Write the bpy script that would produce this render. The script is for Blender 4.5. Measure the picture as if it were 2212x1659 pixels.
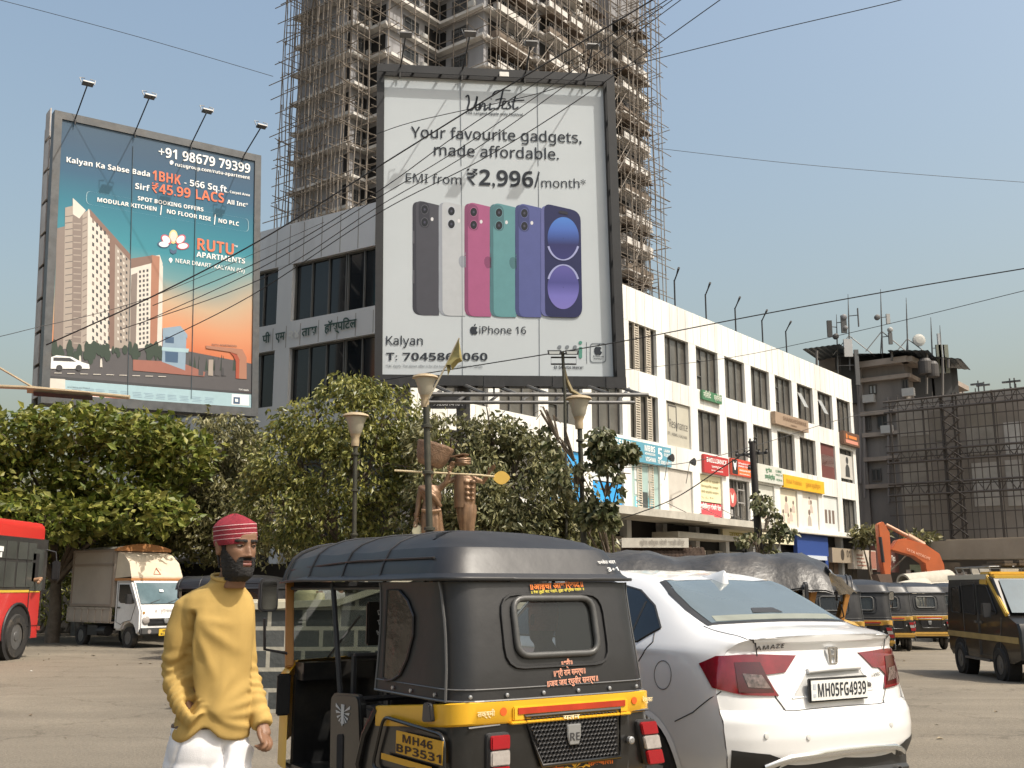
import bpy, bmesh, math, random
import numpy as np
from mathutils import Vector, Matrix, noise
from mathutils.bvhtree import BVHTree
for o in list(bpy.data.objects):
	bpy.data.objects.remove(o)
random.seed(7); np.random.seed(7)
SC = bpy.context.scene
COL = SC.collection
R = math.radians
# ---------------------------------------------------------------- camera
CX, CY, F, HZ, EYE = 1106.0, 829.5, 2250.0, 1268.0, 1.45   # photo measured on a 2212 x 1659 sheet
PITCH = math.atan((HZ - CY) / F)
cam = bpy.data.cameras.new('camera'); camo = bpy.data.objects.new('camera', cam); COL.objects.link(camo)
cam.sensor_width = 36.0; cam.lens = 36.0 * F / 2212.0; cam.clip_start = 0.1; cam.clip_end = 3000
camo.location = (0, 0, EYE); camo.rotation_euler = (math.pi / 2 + PITCH, 0, 0)
SC.camera = camo
# ---------------------------------------------------------------- sky and sun
SUN = Vector((0.47, -0.27, 0.84)).normalized()
w = bpy.data.worlds.new('World'); SC.world = w; w.use_nodes = True
nt = w.node_tree; bg = nt.nodes['Background']
sky = nt.nodes.new('ShaderNodeTexSky'); sky.sky_type = 'NISHITA'; sky.sun_disc = False
sky.sun_elevation = math.asin(SUN.z); sky.sun_rotation = math.atan2(SUN.x, SUN.y)
sky.altitude = 0; sky.air_density = 1.85; sky.dust_density = 7.0; sky.ozone_density = 1.2
nt.links.new(sky.outputs[0], bg.inputs[0]); bg.inputs[1].default_value = 0.15
sl = bpy.data.lights.new('sun', 'SUN'); sl.energy = 3.6; sl.angle = R(0.5); sl.color = (1.0, 0.945, 0.85)
so = bpy.data.objects.new('sun', sl); COL.objects.link(so)
so.rotation_euler = SUN.to_track_quat('Z', 'Y').to_euler(); so.location = (40, -25, 80)
SC.view_settings.view_transform = 'Standard'; SC.view_settings.look = 'None'
SC.view_settings.exposure = 0.3; SC.view_settings.gamma = 1.0
SC.cycles.max_bounces = 6; SC.cycles.transparent_max_bounces = 12
# ---------------------------------------------------------------- helpers
CP, SP = math.cos(PITCH), math.sin(PITCH)
EYEV = Vector((0, 0, EYE))
def ray(u, v):
	x = (u - CX) / F; y = (CY - v) / F
	return Vector((x, CP - y * SP, SP + y * CP))
def at(u, v, Y):
	d = ray(u, v); return EYEV + d * (Y / d.y)
def crop(x0, y0, k):                      # enlarged-view pixel -> sheet pixel
	return lambda x, y: ((x0 + k * x) / 1.73598, (y0 + k * y) / 1.73598)
def gz(x, y):
	s = min(1, max(0, (y - 8) / 20)); s = s * s * (3 - 2 * s)
	t = min(1, max(0, (x + 10) / 20)); return -s * (0.05 + 0.15 * t)
class Pl:                                  # a wall plane: a along u, b along v, d out along n
	def __init__(s, o, u, v):
		s.o = Vector(o); s.u = Vector(u).normalized(); s.v = Vector(v).normalized(); s.n = s.u.cross(s.v).normalized()
	def P(s, a, b, d=0.0): return s.o + s.u * a + s.v * b + s.n * d
	def px(s, u, v):
		d = ray(u, v); t = (s.o - EYEV).dot(s.n) / d.dot(s.n); q = EYEV + d * t - s.o
		return (q.dot(s.u), q.dot(s.v))
class MB:                                  # collects shapes into one mesh
	def __init__(s): s.v = []; s.f = []; s.m = []
	def add(s, vs, fs, m=0):
		b = len(s.v); s.v.extend(Vector(q) for q in vs)
		s.f.extend([tuple(b + i for i in f) for f in fs]); s.m.extend([m] * len(fs)); return s
	def bx(s, x0, x1, y0, y1, z0, z1, m=0):
		return s.add([(x, y, z) for x in (x0, x1) for y in (y0, y1) for z in (z0, z1)],
                     [(0, 1, 3, 2), (4, 6, 7, 5), (0, 4, 5, 1), (2, 3, 7, 6), (0, 2, 6, 4), (1, 5, 7, 3)], m)
	def pbox(s, pl, a0, a1, b0, b1, d0, d1, m=0):
		return s.add([pl.P(a, b, d) for a in (a0, a1) for b in (b0, b1) for d in (d0, d1)],
                     [(0, 1, 3, 2), (4, 6, 7, 5), (0, 4, 5, 1), (2, 3, 7, 6), (0, 2, 6, 4), (1, 5, 7, 3)], m)
	def beam(s, p, q, w, h, m=0, up=(0, 0, 1)):
		p = Vector(p); q = Vector(q); d = (q - p).normalized(); sd = d.cross(Vector(up))
		sd = sd.normalized() if sd.length > 1e-4 else Vector((1, 0, 0)); t = sd.cross(d).normalized()
		vs = [e + sd * a * w / 2 + t * b * h / 2 for e in (p, q) for a, b in ((-1, -1), (1, -1), (1, 1), (-1, 1))]
		return s.add(vs, [(3, 2, 1, 0), (4, 5, 6, 7), (0, 1, 5, 4), (1, 2, 6, 5), (2, 3, 7, 6), (3, 0, 4, 7)], m)
	def tube(s, pts, r, n=8, m=0, cap=True, closed=False):
		pts = [Vector(q) for q in pts]; k = len(pts); rr = r if isinstance(r, (list, tuple)) else [r] * k
		rings = []; up = None
		for i, q in enumerate(pts):
			a = pts[(i - 1) % k] if (closed or i > 0) else q; b = pts[(i + 1) % k] if (closed or i < k - 1) else q
			d = (b - a).normalized()
			if up is None: up = Vector((0, 0, 1)) if abs(d.z) < .9 else Vector((1, 0, 0))
			e = d.cross(up).normalized(); up = e.cross(d).normalized()
			rings.append([q + (e * math.cos(2 * math.pi * j / n) + up * math.sin(2 * math.pi * j / n)) * rr[i] for j in range(n)])
		if closed: rings.append(rings[0])
		return s.loft(rings, True, m, cap and not closed, cap and not closed)
	def loft(s, rings, closed=True, m=0, cap0=False, cap1=False):
		n = len(rings[0]); vs = [p for r in rings for p in r]; fs = []
		for i in range(len(rings) - 1):
			for j in range(n if closed else n - 1):
				k = (j + 1) % n; fs.append((i * n + j, i * n + k, (i + 1) * n + k, (i + 1) * n + j))
		if cap0: fs.append(tuple(range(n))[::-1])
		if cap1: fs.append(tuple((len(rings) - 1) * n + j for j in range(n)))
		return s.add(vs, fs, m)
	def lathe(s, c, prof, n=24, m=0, axis='z', cap=True):
		c = Vector(c); rings = []
		for r, h in prof:
			rg = []
			for j in range(n):
				a = 2 * math.pi * j / n; x, y = r * math.cos(a), r * math.sin(a)
				rg.append(c + (Vector((x, y, h)) if axis == 'z' else Vector((x, h, y)) if axis == 'y' else Vector((h, x, y))))
			rings.append(rg)
		return s.loft(rings, True, m, cap, cap)
	def prism(s, poly, vec, m=0):
		n = len(poly); a = [Vector(q) for q in poly]; vec = Vector(vec); b = [q + vec for q in a]
		return s.add(a + b, [tuple(range(n))[::-1], tuple(range(n, 2 * n))] + [(i, (i + 1) % n, n + (i + 1) % n, n + i) for i in range(n)], m)
	def pprism(s, pl, poly, d0, d1, m=0):
		return s.prism([pl.P(a, b, d0) for a, b in poly], pl.n * (d1 - d0), m)
	def ball(s, c, r, n=12, m=0):
		c = Vector(c); r = Vector(r) if not isinstance(r, (int, float)) else Vector((r, r, r)); rings = []
		k = max(4, n // 2)
		for i in range(k + 1):
			t = math.pi * i / k; q = max(.02, math.sin(t))
			rings.append([c + Vector((r.x * q * math.cos(2 * math.pi * j / n), r.y * q * math.sin(2 * math.pi * j / n), -r.z * math.cos(t))) for j in range(n)])
		return s.loft(rings, True, m, True, True)
	def mesh(s, me, mat=None, m=0):
		mat = mat or Matrix()
		return s.add([mat @ q.co for q in me.vertices], [tuple(f.vertices) for f in me.polygons], m)
	def xf(s, mat):
		s.v = [mat @ q for q in s.v]; return s
	def build(s, name, mats, par=None, smooth=None, world=False, weld=0, bevel=0, normals=True):
		me = bpy.data.meshes.new(name)
		if world and par is not None:
			r = par
			while r.parent: r = r.parent
			inv = r.matrix_basis.inverted(); vs = [inv @ q for q in s.v]
		else: vs = s.v
		me.from_pydata([tuple(q) for q in vs], [], s.f)
		if not isinstance(mats, (list, tuple)): mats = [mats]
		for q in mats: me.materials.append(q)
		if len(mats) > 1: me.polygons.foreach_set('material_index', s.m)
		if weld or normals or bevel or smooth is not None:
			bm = bmesh.new(); bm.from_mesh(me)
			if weld: bmesh.ops.remove_doubles(bm, verts=bm.verts, dist=weld)
			if normals: bmesh.ops.recalc_face_normals(bm, faces=bm.faces)
			if bevel:
				es = [e for e in bm.edges if len(e.link_faces) == 2 and e.calc_face_angle(0) > R(40)]
				bmesh.ops.bevel(bm, geom=es, offset=bevel, segments=2, affect='EDGES', clamp_overlap=True)
				if smooth is None: smooth = 35
			if smooth is not None:
				for f in bm.faces: f.smooth = True
				for e in bm.edges:
					if len(e.link_faces) == 2 and e.calc_face_angle(0) > R(smooth): e.smooth = False
			bm.to_mesh(me); bm.free()
		me.update()
		ob = bpy.data.objects.new(name, me); COL.objects.link(ob)
		if par is not None: ob.parent = par
		return ob
def tag(o, label=None, cat=None, group=None, kind=None):
	if label: o['label'] = label
	if cat: o['category'] = cat
	if group: o['group'] = group
	if kind: o['kind'] = kind
	return o
def thing(name, label, cat, loc=(0, 0, 0), rz=0.0, group=None):
	o = bpy.data.objects.new(name, None); COL.objects.link(o); o.empty_display_size = .2
	o.location = loc; o.rotation_euler = (0, 0, rz); o.matrix_basis = Matrix.Translation(loc) @ Matrix.Rotation(rz, 4, 'Z')
	return tag(o, label, cat, group)
def copy_tree(o, par=None):
	c = o.copy(); COL.objects.link(c)
	if par is not None: c.parent = par
	for ch in [q for q in o.children]: copy_tree(ch, c)
	return c
_TXT = None
def sans(s, bold):                          # plain sans-serif letter shapes
	out = ''
	for ch in s:
		o = ord(ch)
		if 65 <= o <= 90: o += (0x1D5D4 if bold else 0x1D5A0) - 65
		elif 97 <= o <= 122: o += (0x1D5EE if bold else 0x1D5BA) - 97
		elif 48 <= o <= 57: o += (0x1D7EC if bold else 0x1D7E2) - 48
		out += chr(o)
	return out
def text_mesh(s, bold=0.0, spacing=1.0):
	if all(ord(c) < 0x900 or c == '₹' for c in s): s = sans(s, bold > .012); bold = 0.0 if bold > .012 or bold < 0 else bold
	global _TXT
	if _TXT is None: cu = bpy.data.curves.new('t', 'FONT'); _TXT = bpy.data.objects.new('t', cu)
	cu = _TXT.data; cu.body = s; cu.size = 1; cu.offset = bold; cu.resolution_u = 3; cu.space_character = spacing
	me = bpy.data.meshes.new_from_object(_TXT)
	n = len(me.vertices); co = np.empty(n * 3); me.vertices.foreach_get('co', co); co = co.reshape(-1, 3)
	fs = [tuple(p.vertices) for p in me.polygons]; bpy.data.meshes.remove(me)
	return co, fs
def text_on(mb, pl, s, p, q, m=0, bold=0.0, d=0.02, h=None, mapf=None, spacing=1.0):
	"""text whose baseline runs from p to q (plane coordinates); h = cap height if it must differ"""
	co, fs = text_mesh(s, bold, spacing)
	if len(co) == 0: return
	x0, x1 = co[:, 0].min(), co[:, 0].max(); p = Vector((p[0], p[1])); q = Vector((q[0], q[1]))
	L = (q - p).length; e = (q - p) / L; nrm = Vector((-e.y, e.x)); k = L / (x1 - x0); ky = k if h is None else h / 0.73
	vs = []
	for x, y, z in co:
		t = p + e * ((x - x0) * k) + nrm * (y * ky); vs.append(mapf(t.x, t.y) if mapf else pl.P(t.x, t.y, d))
	mb.add(vs, fs, m)
def evaluated(ob):
	dg = bpy.context.evaluated_depsgraph_get(); dg.update()
	return bpy.data.meshes.new_from_object(ob.evaluated_get(dg))
def skin(verts, edges, radii, sub=1):
	me = bpy.data.meshes.new('k'); me.from_pydata([tuple(v) for v in verts], edges, []); ob = bpy.data.objects.new('k', me); COL.objects.link(ob)
	md = ob.modifiers.new('s', 'SKIN'); md.use_smooth_shade = True
	for i, r in enumerate(radii):
		sv = me.skin_vertices[0].data[i]; rr = r if isinstance(r, tuple) else (r, r); sv.radius = rr; sv.use_root = (i == 0)
	if sub: sb = ob.modifiers.new('b', 'SUBSURF'); sb.levels = sub; sb.render_levels = sub
	out = evaluated(ob); bpy.data.objects.remove(ob); return out
def remesh(mb, vox, smooth=3):
	ob = mb.build('k', bpy.data.materials.new('k'), normals=True)
	md = ob.modifiers.new('r', 'REMESH'); md.mode = 'VOXEL'; md.voxel_size = vox
	if smooth: s = ob.modifiers.new('m', 'SMOOTH'); s.factor = .5; s.iterations = smooth
	out = evaluated(ob); bpy.data.objects.remove(ob)
	bm = bmesh.new(); bm.from_mesh(out); seen = set(); isl = []
	for v in bm.verts:
		if v in seen: continue
		st = [v]; seen.add(v); cur = []
		while st:
			q = st.pop(); cur.append(q)
			for e in q.link_edges:
				o = e.other_vert(q)
				if o not in seen: seen.add(o); st.append(o)
		isl.append(cur)
	big = max(len(c) for c in isl); bmesh.ops.delete(bm, geom=[v for c in isl if len(c) < big for v in c], context='VERTS'); bm.to_mesh(out); bm.free()
	r = MB(); r.mesh(out); return r
# ---------------------------------------------------------------- materials
def mat(name, col, rough=.6, metal=0.0, var=.12, scale=4.0, bump=0.0, bscale=60.0, coat=0.0, col2=None, dirt=0.0, stretch=None, spec=.5, trans=0.0):
	m = bpy.data.materials.new(name); m.use_nodes = True; t = m.node_tree; N = t.nodes; L = t.links; b = N['Principled BSDF']
	b.inputs['Roughness'].default_value = rough; b.inputs['Metallic'].default_value = metal
	b.inputs['Coat Weight'].default_value = coat; b.inputs['Coat Roughness'].default_value = .05
	b.inputs['Specular IOR Level'].default_value = spec; b.inputs['Transmission Weight'].default_value = trans
	c = col; lo = tuple(max(0, x * (1 - var)) for x in c); hi = tuple(min(1, x * (1 + var)) for x in c)
	if col2: hi = col2
	tc = N.new('ShaderNodeTexCoord'); mp = N.new('ShaderNodeMapping'); L.new(tc.outputs['Object'], mp.inputs[0])
	if stretch: mp.inputs['Scale'].default_value = stretch
	nz = N.new('ShaderNodeTexNoise'); nz.inputs['Scale'].default_value = scale; nz.inputs['Detail'].default_value = 6; nz.inputs['Roughness'].default_value = .65
	L.new(mp.outputs[0], nz.inputs[0])
	cr = N.new('ShaderNodeValToRGB'); cr.color_ramp.elements[0].position = .32; cr.color_ramp.elements[1].position = .68
	cr.color_ramp.elements[0].color = lo + (1,); cr.color_ramp.elements[1].color = hi + (1,)
	L.new(nz.outputs['Fac'], cr.inputs[0]); out = cr.outputs[0]
	if dirt:
		n2 = N.new('ShaderNodeTexNoise'); n2.inputs['Scale'].default_value = scale * .37; n2.inputs['Detail'].default_value = 9; n2.inputs['Roughness'].default_value = .75
		L.new(mp.outputs[0], n2.inputs[0]); r2 = N.new('ShaderNodeValToRGB'); r2.color_ramp.elements[0].position = .5; r2.color_ramp.elements[1].position = .72
		r2.color_ramp.elements[1].color = (dirt, dirt, dirt, 1); L.new(n2.outputs['Fac'], r2.inputs[0])
		mx = N.new('ShaderNodeMixRGB'); mx.inputs[2].default_value = (.16, .13, .095, 1); L.new(r2.outputs[0], mx.inputs[0]); L.new(out, mx.inputs[1]); out = mx.outputs[0]
	L.new(out, b.inputs['Base Color'])
	if bump:
		n3 = N.new('ShaderNodeTexNoise'); n3.inputs['Scale'].default_value = bscale; n3.inputs['Detail'].default_value = 5; L.new(mp.outputs[0], n3.inputs[0])
		bp = N.new('ShaderNodeBump'); bp.inputs['Strength'].default_value = bump; bp.inputs['Distance'].default_value = .02
		L.new(n3.outputs['Fac'], bp.inputs['Height']); L.new(bp.outputs[0], b.inputs['Normal'])
	return m
def glassy(name, tint, see=.5, rough=.03, ior=1.5):
	m = bpy.data.materials.new(name); m.use_nodes = True; t = m.node_tree; N = t.nodes; L = t.links
	for q in list(N): N.remove(q)
	o = N.new('ShaderNodeOutputMaterial'); tr = N.new('ShaderNodeBsdfTransparent'); tr.inputs[0].default_value = tint + (1,)
	df = N.new('ShaderNodeBsdfDiffuse'); df.inputs[0].default_value = tuple(c * .25 for c in tint) + (1,)
	g = N.new('ShaderNodeBsdfGlossy'); g.inputs['Roughness'].default_value = rough; fr = N.new('ShaderNodeFresnel'); fr.inputs[0].default_value = ior
	a = N.new('ShaderNodeMixShader'); a.inputs[0].default_value = see; L.new(df.outputs[0], a.inputs[1]); L.new(tr.outputs[0], a.inputs[2])
	b = N.new('ShaderNodeMixShader'); L.new(fr.outputs[0], b.inputs[0]); L.new(a.outputs[0], b.inputs[1]); L.new(g.outputs[0], b.inputs[2]); L.new(b.outputs[0], o.inputs[0])
	return m
def leafmat(name, cols, trans=.3, rough=.45):
	m = bpy.data.materials.new(name); m.use_nodes = True; t = m.node_tree; N = t.nodes; L = t.links; b = N['Principled BSDF']
	ge = N.new('ShaderNodeNewGeometry'); cr = N.new('ShaderNodeValToRGB'); e = cr.color_ramp.elements
	while len(e) < len(cols): e.new(.5)
	for i, c in enumerate(cols): e[i].position = i / (len(cols) - 1); e[i].color = c + (1,)
	L.new(ge.outputs['Random Per Island'], cr.inputs[0]); L.new(cr.outputs[0], b.inputs['Base Color']); b.inputs['Roughness'].default_value = rough
	b.inputs['Specular IOR Level'].default_value = .4
	tl = N.new('ShaderNodeBsdfTranslucent'); L.new(cr.outputs[0], tl.inputs[0]); mx = N.new('ShaderNodeMixShader'); mx.inputs[0].default_value = trans
	L.new(b.outputs[0], mx.inputs[1]); L.new(tl.outputs[0], mx.inputs[2]); L.new(mx.outputs[0], N['Material Output'].inputs[0]); return m
_M = {}
def flat(col, rough=.6, var=.04, **k):
	key = (tuple(round(c, 3) for c in col), rough, tuple(sorted(k.items())))
	if key not in _M: _M[key] = mat('paint', tuple(col), rough, var=var, **k)
	return _M[key]
def rgb(r, g, b):
	f = lambda c: (c / 255 / 12.92) if c / 255 <= .04045 else ((c / 255 + .055) / 1.055) ** 2.4
	return (f(r), f(g), f(b))
BLACK = mat('black_steel', (.02, .02, .022), .5, var=.3, scale=8)
DARK = mat('dark_void', (.012, .011, .011), .9)
GREYST = mat('grey_steel', (.12, .12, .12), .45, .3, var=.25, scale=6, dirt=.4)
WHITE = mat('white_paint', (.74, .73, .69), .5, var=.05, dirt=.25)
RUBBER = mat('rubber', (.022, .021, .02), .85, var=.3, scale=12, dirt=.5)
CHROME = mat('chrome', (.7, .7, .7), .15, 1.0, var=.05)
INK = flat((.02, .024, .03), .8); WHT = flat((.82, .82, .8))
# ---------------------------------------------------------------- road
def road_material():
	m = mat('dusty_asphalt', (.20, .178, .148), .9, var=.10, scale=.6, bump=.5, bscale=55, spec=.25)
	t = m.node_tree; N = t.nodes; L = t.links; b = N['Principled BSDF']; src = b.inputs['Base Color'].links[0].from_socket
	tc = N.new('ShaderNodeTexCoord')
	n = N.new('ShaderNodeTexNoise'); n.inputs['Scale'].default_value = 38; n.inputs['Detail'].default_value = 8; L.new(tc.outputs['Object'], n.inputs[0])
	r = N.new('ShaderNodeValToRGB'); r.color_ramp.elements[0].position = .3; r.color_ramp.elements[1].position = .72
	r.color_ramp.elements[0].color = (.72, .72, .72, 1); r.color_ramp.elements[1].color = (1.12, 1.11, 1.08, 1); L.new(n.outputs['Fac'], r.inputs[0])
	mx = N.new('ShaderNodeMixRGB'); mx.blend_type = 'MULTIPLY'; mx.inputs[0].default_value = 1; L.new(src, mx.inputs[1]); L.new(r.outputs[0], mx.inputs[2])
	mp = N.new('ShaderNodeMapping'); mp.inputs['Rotation'].default_value = (0, 0, R(24)); mp.inputs['Scale'].default_value = (.10, 1.5, 1); L.new(tc.outputs['Object'], mp.inputs[0])
	w = N.new('ShaderNodeTexNoise'); w.inputs['Scale'].default_value = .9; w.inputs['Detail'].default_value = 5; w.inputs['Distortion'].default_value = .6; L.new(mp.outputs[0], w.inputs[0])
	r2 = N.new('ShaderNodeValToRGB'); r2.color_ramp.elements[0].position = .40; r2.color_ramp.elements[1].position = .62
	r2.color_ramp.elements[0].color = (.90, .90, .895, 1); r2.color_ramp.elements[1].color = (1.03, 1.03, 1.02, 1); L.new(w.outputs['Fac'], r2.inputs[0])
	m2 = N.new('ShaderNodeMixRGB'); m2.blend_type = 'MULTIPLY'; m2.inputs[0].default_value = 1; L.new(mx.outputs[0], m2.inputs[1]); L.new(r2.outputs[0], m2.inputs[2])
	v = N.new('ShaderNodeTexVoronoi'); v.inputs['Scale'].default_value = .9; L.new(tc.outputs['Object'], v.inputs[0])
	r3 = N.new('ShaderNodeValToRGB'); r3.color_ramp.elements[0].position = .015; r3.color_ramp.elements[1].position = .05
	r3.color_ramp.elements[0].color = (.45, .44, .43, 1); r3.color_ramp.elements[1].color = (1, 1, 1, 1); L.new(v.outputs['Distance'], r3.inputs[0])
	m3 = N.new('ShaderNodeMixRGB'); m3.blend_type = 'MULTIPLY'; m3.inputs[0].default_value = 1; L.new(m2.outputs[0], m3.inputs[1]); L.new(r3.outputs[0], m3.inputs[2])
	v2 = N.new('ShaderNodeTexVoronoi'); v2.feature = 'DISTANCE_TO_EDGE'; v2.inputs['Scale'].default_value = .33
	wn = N.new('ShaderNodeTexNoise'); wn.inputs['Scale'].default_value = 2.2; wn.inputs['Detail'].default_value = 6; L.new(tc.outputs['Object'], wn.inputs[0]); va = N.new('ShaderNodeVectorMath'); va.operation = 'ADD'; L.new(tc.outputs['Object'], va.inputs[0]); L.new(wn.outputs['Color'], va.inputs[1]); L.new(va.outputs[0], v2.inputs[0])
	r4 = N.new('ShaderNodeValToRGB'); r4.color_ramp.elements[0].position = .0; r4.color_ramp.elements[1].position = .012; r4.color_ramp.elements[0].color = (.66, .65, .64, 1); r4.color_ramp.elements[1].color = (1, 1, 1, 1); L.new(v2.outputs['Distance'], r4.inputs[0])
	m4 = N.new('ShaderNodeMixRGB'); m4.blend_type = 'MULTIPLY'; m4.inputs[0].default_value = .8; L.new(m3.outputs[0], m4.inputs[1]); L.new(r4.outputs[0], m4.inputs[2])
	n5 = N.new('ShaderNodeTexNoise'); n5.inputs['Scale'].default_value = .16; n5.inputs['Detail'].default_value = 3; L.new(tc.outputs['Object'], n5.inputs[0]); r5 = N.new('ShaderNodeValToRGB'); r5.color_ramp.elements[0].position = .42; r5.color_ramp.elements[1].position = .60; r5.color_ramp.elements[0].color = (.86, .85, .82, 1); r5.color_ramp.elements[1].color = (1.04, 1.02, .97, 1); L.new(n5.outputs['Fac'], r5.inputs[0])
	m5 = N.new('ShaderNodeMixRGB'); m5.blend_type = 'MULTIPLY'; m5.inputs[0].default_value = 1; L.new(m4.outputs[0], m5.inputs[1]); L.new(r5.outputs[0], m5.inputs[2])
	L.new(m5.outputs[0], b.inputs['Base Color']); return m
mb = MB()
xs = [-900, -300, -120, -60] + [-40 + 2 * i for i in range(41)] + [60, 120, 300, 900]
ys = [-300, -80, -20] + [-10 + 2 * i for i in range(31)] + [80, 120, 300, 1500]
mb.add([(x, y, gz(x, y)) for y in ys for x in xs], [(j * len(xs) + i, j * len(xs) + i + 1, (j + 1) * len(xs) + i + 1, (j + 1) * len(xs) + i) for j in range(len(ys) - 1) for i in range(len(xs) - 1)])
tag(mb.build('road', road_material(), smooth=60, normals=False), kind='structure')
# ---------------------------------------------------------------- white corner building
D38 = Vector((math.sin(R(38.2)), math.cos(R(38.2)), 0)); A0 = at(1340, HZ, 47); A0.z = 0
PR = Pl(A0, D38, (0, 0, 1))                                     # right wing: a = metres from the pier beside the hoarding
DL = Vector((0.83866, -0.54466, 0)); PLW = Pl((-10.023, 40.075, 0), DL, (0, 0, 1))   # left wing
CORN_R, CORN_L, END = -13.94, 7.394, 30.2
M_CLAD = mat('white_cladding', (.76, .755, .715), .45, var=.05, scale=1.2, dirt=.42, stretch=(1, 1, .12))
M_CLADG = mat('shade_grey_cladding', (.50, .515, .53), .4, var=.05, scale=1.0, dirt=.35, stretch=(1, 1, .2))  # shade of the left wing put into a greyer copy of the cladding
M_GROOVE = flat((.22, .21, .19), .8)
M_GLASS = mat('dusty_tinted_glass', (.095, .09, .08), .12, var=.35, scale=.7, dirt=.3, spec=.5)
M_GLASSD = mat('dark_tinted_glass', (.010, .013, .016), .08, var=.4, scale=.5, spec=.5)
M_FRAME = flat((.10, .10, .095), .5)
M_CONC = mat('weathered_concrete', (.42, .40, .35), .85, var=.15, scale=1.5, dirt=.5, bump=.2, bscale=20)
bld = thing('commercial_building', 'long white clad corner building with three rows of dark windows over shops', 'building', tuple(PR.P(-13.9, 0)))
ROWS = [(11.55, 13.87), (8.28, 10.5), (4.92, 7.16)]
BAYS = [(4.55 + 3.245 * k - (.02 if k >= 0 else .12), 4.55 + 3.245 * k + 2.43) for k in range(-5, 8)]
mb = MB()
TH = .34
for b0, b1, dd in ((13.87, 15.55, .004), (10.5, 11.55, 0), (7.16, 8.28, 0), (4.62, 4.92, .12)):
	mb.pbox(PR, CORN_R, END, b0, b1, -TH, dd, 0)
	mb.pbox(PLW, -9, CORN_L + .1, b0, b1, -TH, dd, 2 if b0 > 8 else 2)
xs_p = [CORN_R] + [x for bay in BAYS for x in bay] + [END]
for b0, b1 in ROWS:
	for i in range(0, len(xs_p), 2): mb.pbox(PR, xs_p[i], xs_p[i + 1], b0, b1, -TH, -.003, 0)
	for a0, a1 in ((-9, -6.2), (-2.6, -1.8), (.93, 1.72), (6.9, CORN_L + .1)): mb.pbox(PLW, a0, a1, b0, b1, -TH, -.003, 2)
random.seed(3)
a = CORN_R + .4
while a < END:
	mb.pbox(PR, a, a + .022, 13.90, 15.5, .004, .008, 1)
	if random.random() < .8: mb.pbox(PR, a + .1, a + .118, 10.52, 11.5, 0, .004, 1)
	if random.random() < .8: mb.pbox(PR, a + .3, a + .318, 7.2, 8.25, 0, .004, 1)
	a += .81
for a in (-3, -2.1, -1.2, -.2, .78, 1.5, 2.25, 3.2, 4.15, 5.05, 5.9, 6.7):
	mb.pbox(PLW, a, a + .035, 13.9, 15.5, .004, .008, 1); mb.pbox(PLW, a, a + .03, 10.53, 11.4, 0, .004, 1)
mb.pbox(PR, CORN_R + .6, END - .1, 0, 15.0, -14, -.55, 3)
mb.pbox(PLW, -9, CORN_L - .7, 0, 14.9, -14, -.56, 3)
mb.pbox(PR, END - .25, END, 4.9, 15.54, -14, -TH - .002, 0)
for k in range(-4, 9): mb.pbox(PR, 1.1 + 3.245 * k - .28, 1.1 + 3.245 * k + .1, -.4, 4.62, -.5, -.1, 2)
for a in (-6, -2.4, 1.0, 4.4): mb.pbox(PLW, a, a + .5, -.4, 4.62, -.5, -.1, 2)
mb.build('wall', [M_CLAD, M_GROOVE, M_CLADG, DARK], bld, world=True)
random.seed(5)
def window(pl, a0, a1, b0, b1, kind=0, dark=False, name='window'):
	f = MB(); d0, d1 = -.26, -.16
	f.pbox(pl, a0, a1, b0, b0 + .06, d0, d1); f.pbox(pl, a0, a1, b1 - .06, b1, d0, d1)
	n = 3
	for i in range(n + 1):
		x = a0 + (a1 - a0 - .05) * i / n; f.pbox(pl, x, x + .05, b0 + .06, b1 - .06, d0, d1)
	if kind == 1:                                            # louvred strips
		for x in (a0 + .55, a0 + 1.62):
			k = b0 + .05
			while k < b1 - .1: f.pbox(pl, x, x + .42, k, k + .05, -.15, -.05, 1); k += .115
			f.pbox(pl, x, x + .04, b0, b1, -.15, -.04, 1); f.pbox(pl, x + .38, x + .42, b0, b1, -.15, -.04, 1)
	if kind == 2: f.pbox(pl, a0 + .15, a0 + .85, b0 + .75, b0 + .79, d0, d1); f.pbox(pl, a0 + .15, a0 + .85, b1 - .7, b1 - .66, d0, d1)
	fo = f.build(name, [M_FRAME, flat((.55, .5, .42))], bld, world=True)
	g = MB(); g.pbox(pl, a0, a1, b0, b1, -.34, -.24); g.build('pane', M_GLASSD if dark else M_GLASS, fo, world=True)
	if kind == 3:                                            # opened sash
		s = MB(); x = a0 + .35; y = b0 + .85
		s.add([pl.P(x, y + .95, -.15), pl.P(x + .62, y + .95, -.15), pl.P(x + .62, y, .28), pl.P(x, y, .28), pl.P(x, y + .95, -.19), pl.P(x + .62, y + .95, -.19), pl.P(x + .62, y, .24), pl.P(x, y, .24)],
              [(0, 1, 2, 3), (7, 6, 5, 4), (0, 4, 5, 1), (1, 5, 6, 2), (2, 6, 7, 3), (3, 7, 4, 0)])
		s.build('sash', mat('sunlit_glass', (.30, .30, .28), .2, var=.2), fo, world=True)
for r, (b0, b1) in enumerate(ROWS):
	for k, (a0, a1) in enumerate(BAYS):
		window(PR, a0, a1, b0, b1, 1 if k == 4 else 3 if (r == 0 and k in (10, 11)) else 2 if (k + r) % 3 == 0 else 0)
	for a0, a1 in ((-6.2, -2.6), (-1.8, .93), (1.72, 4.4), (4.45, 6.9)): window(PLW, a0, a1, b0, b1, 0, True)
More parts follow.
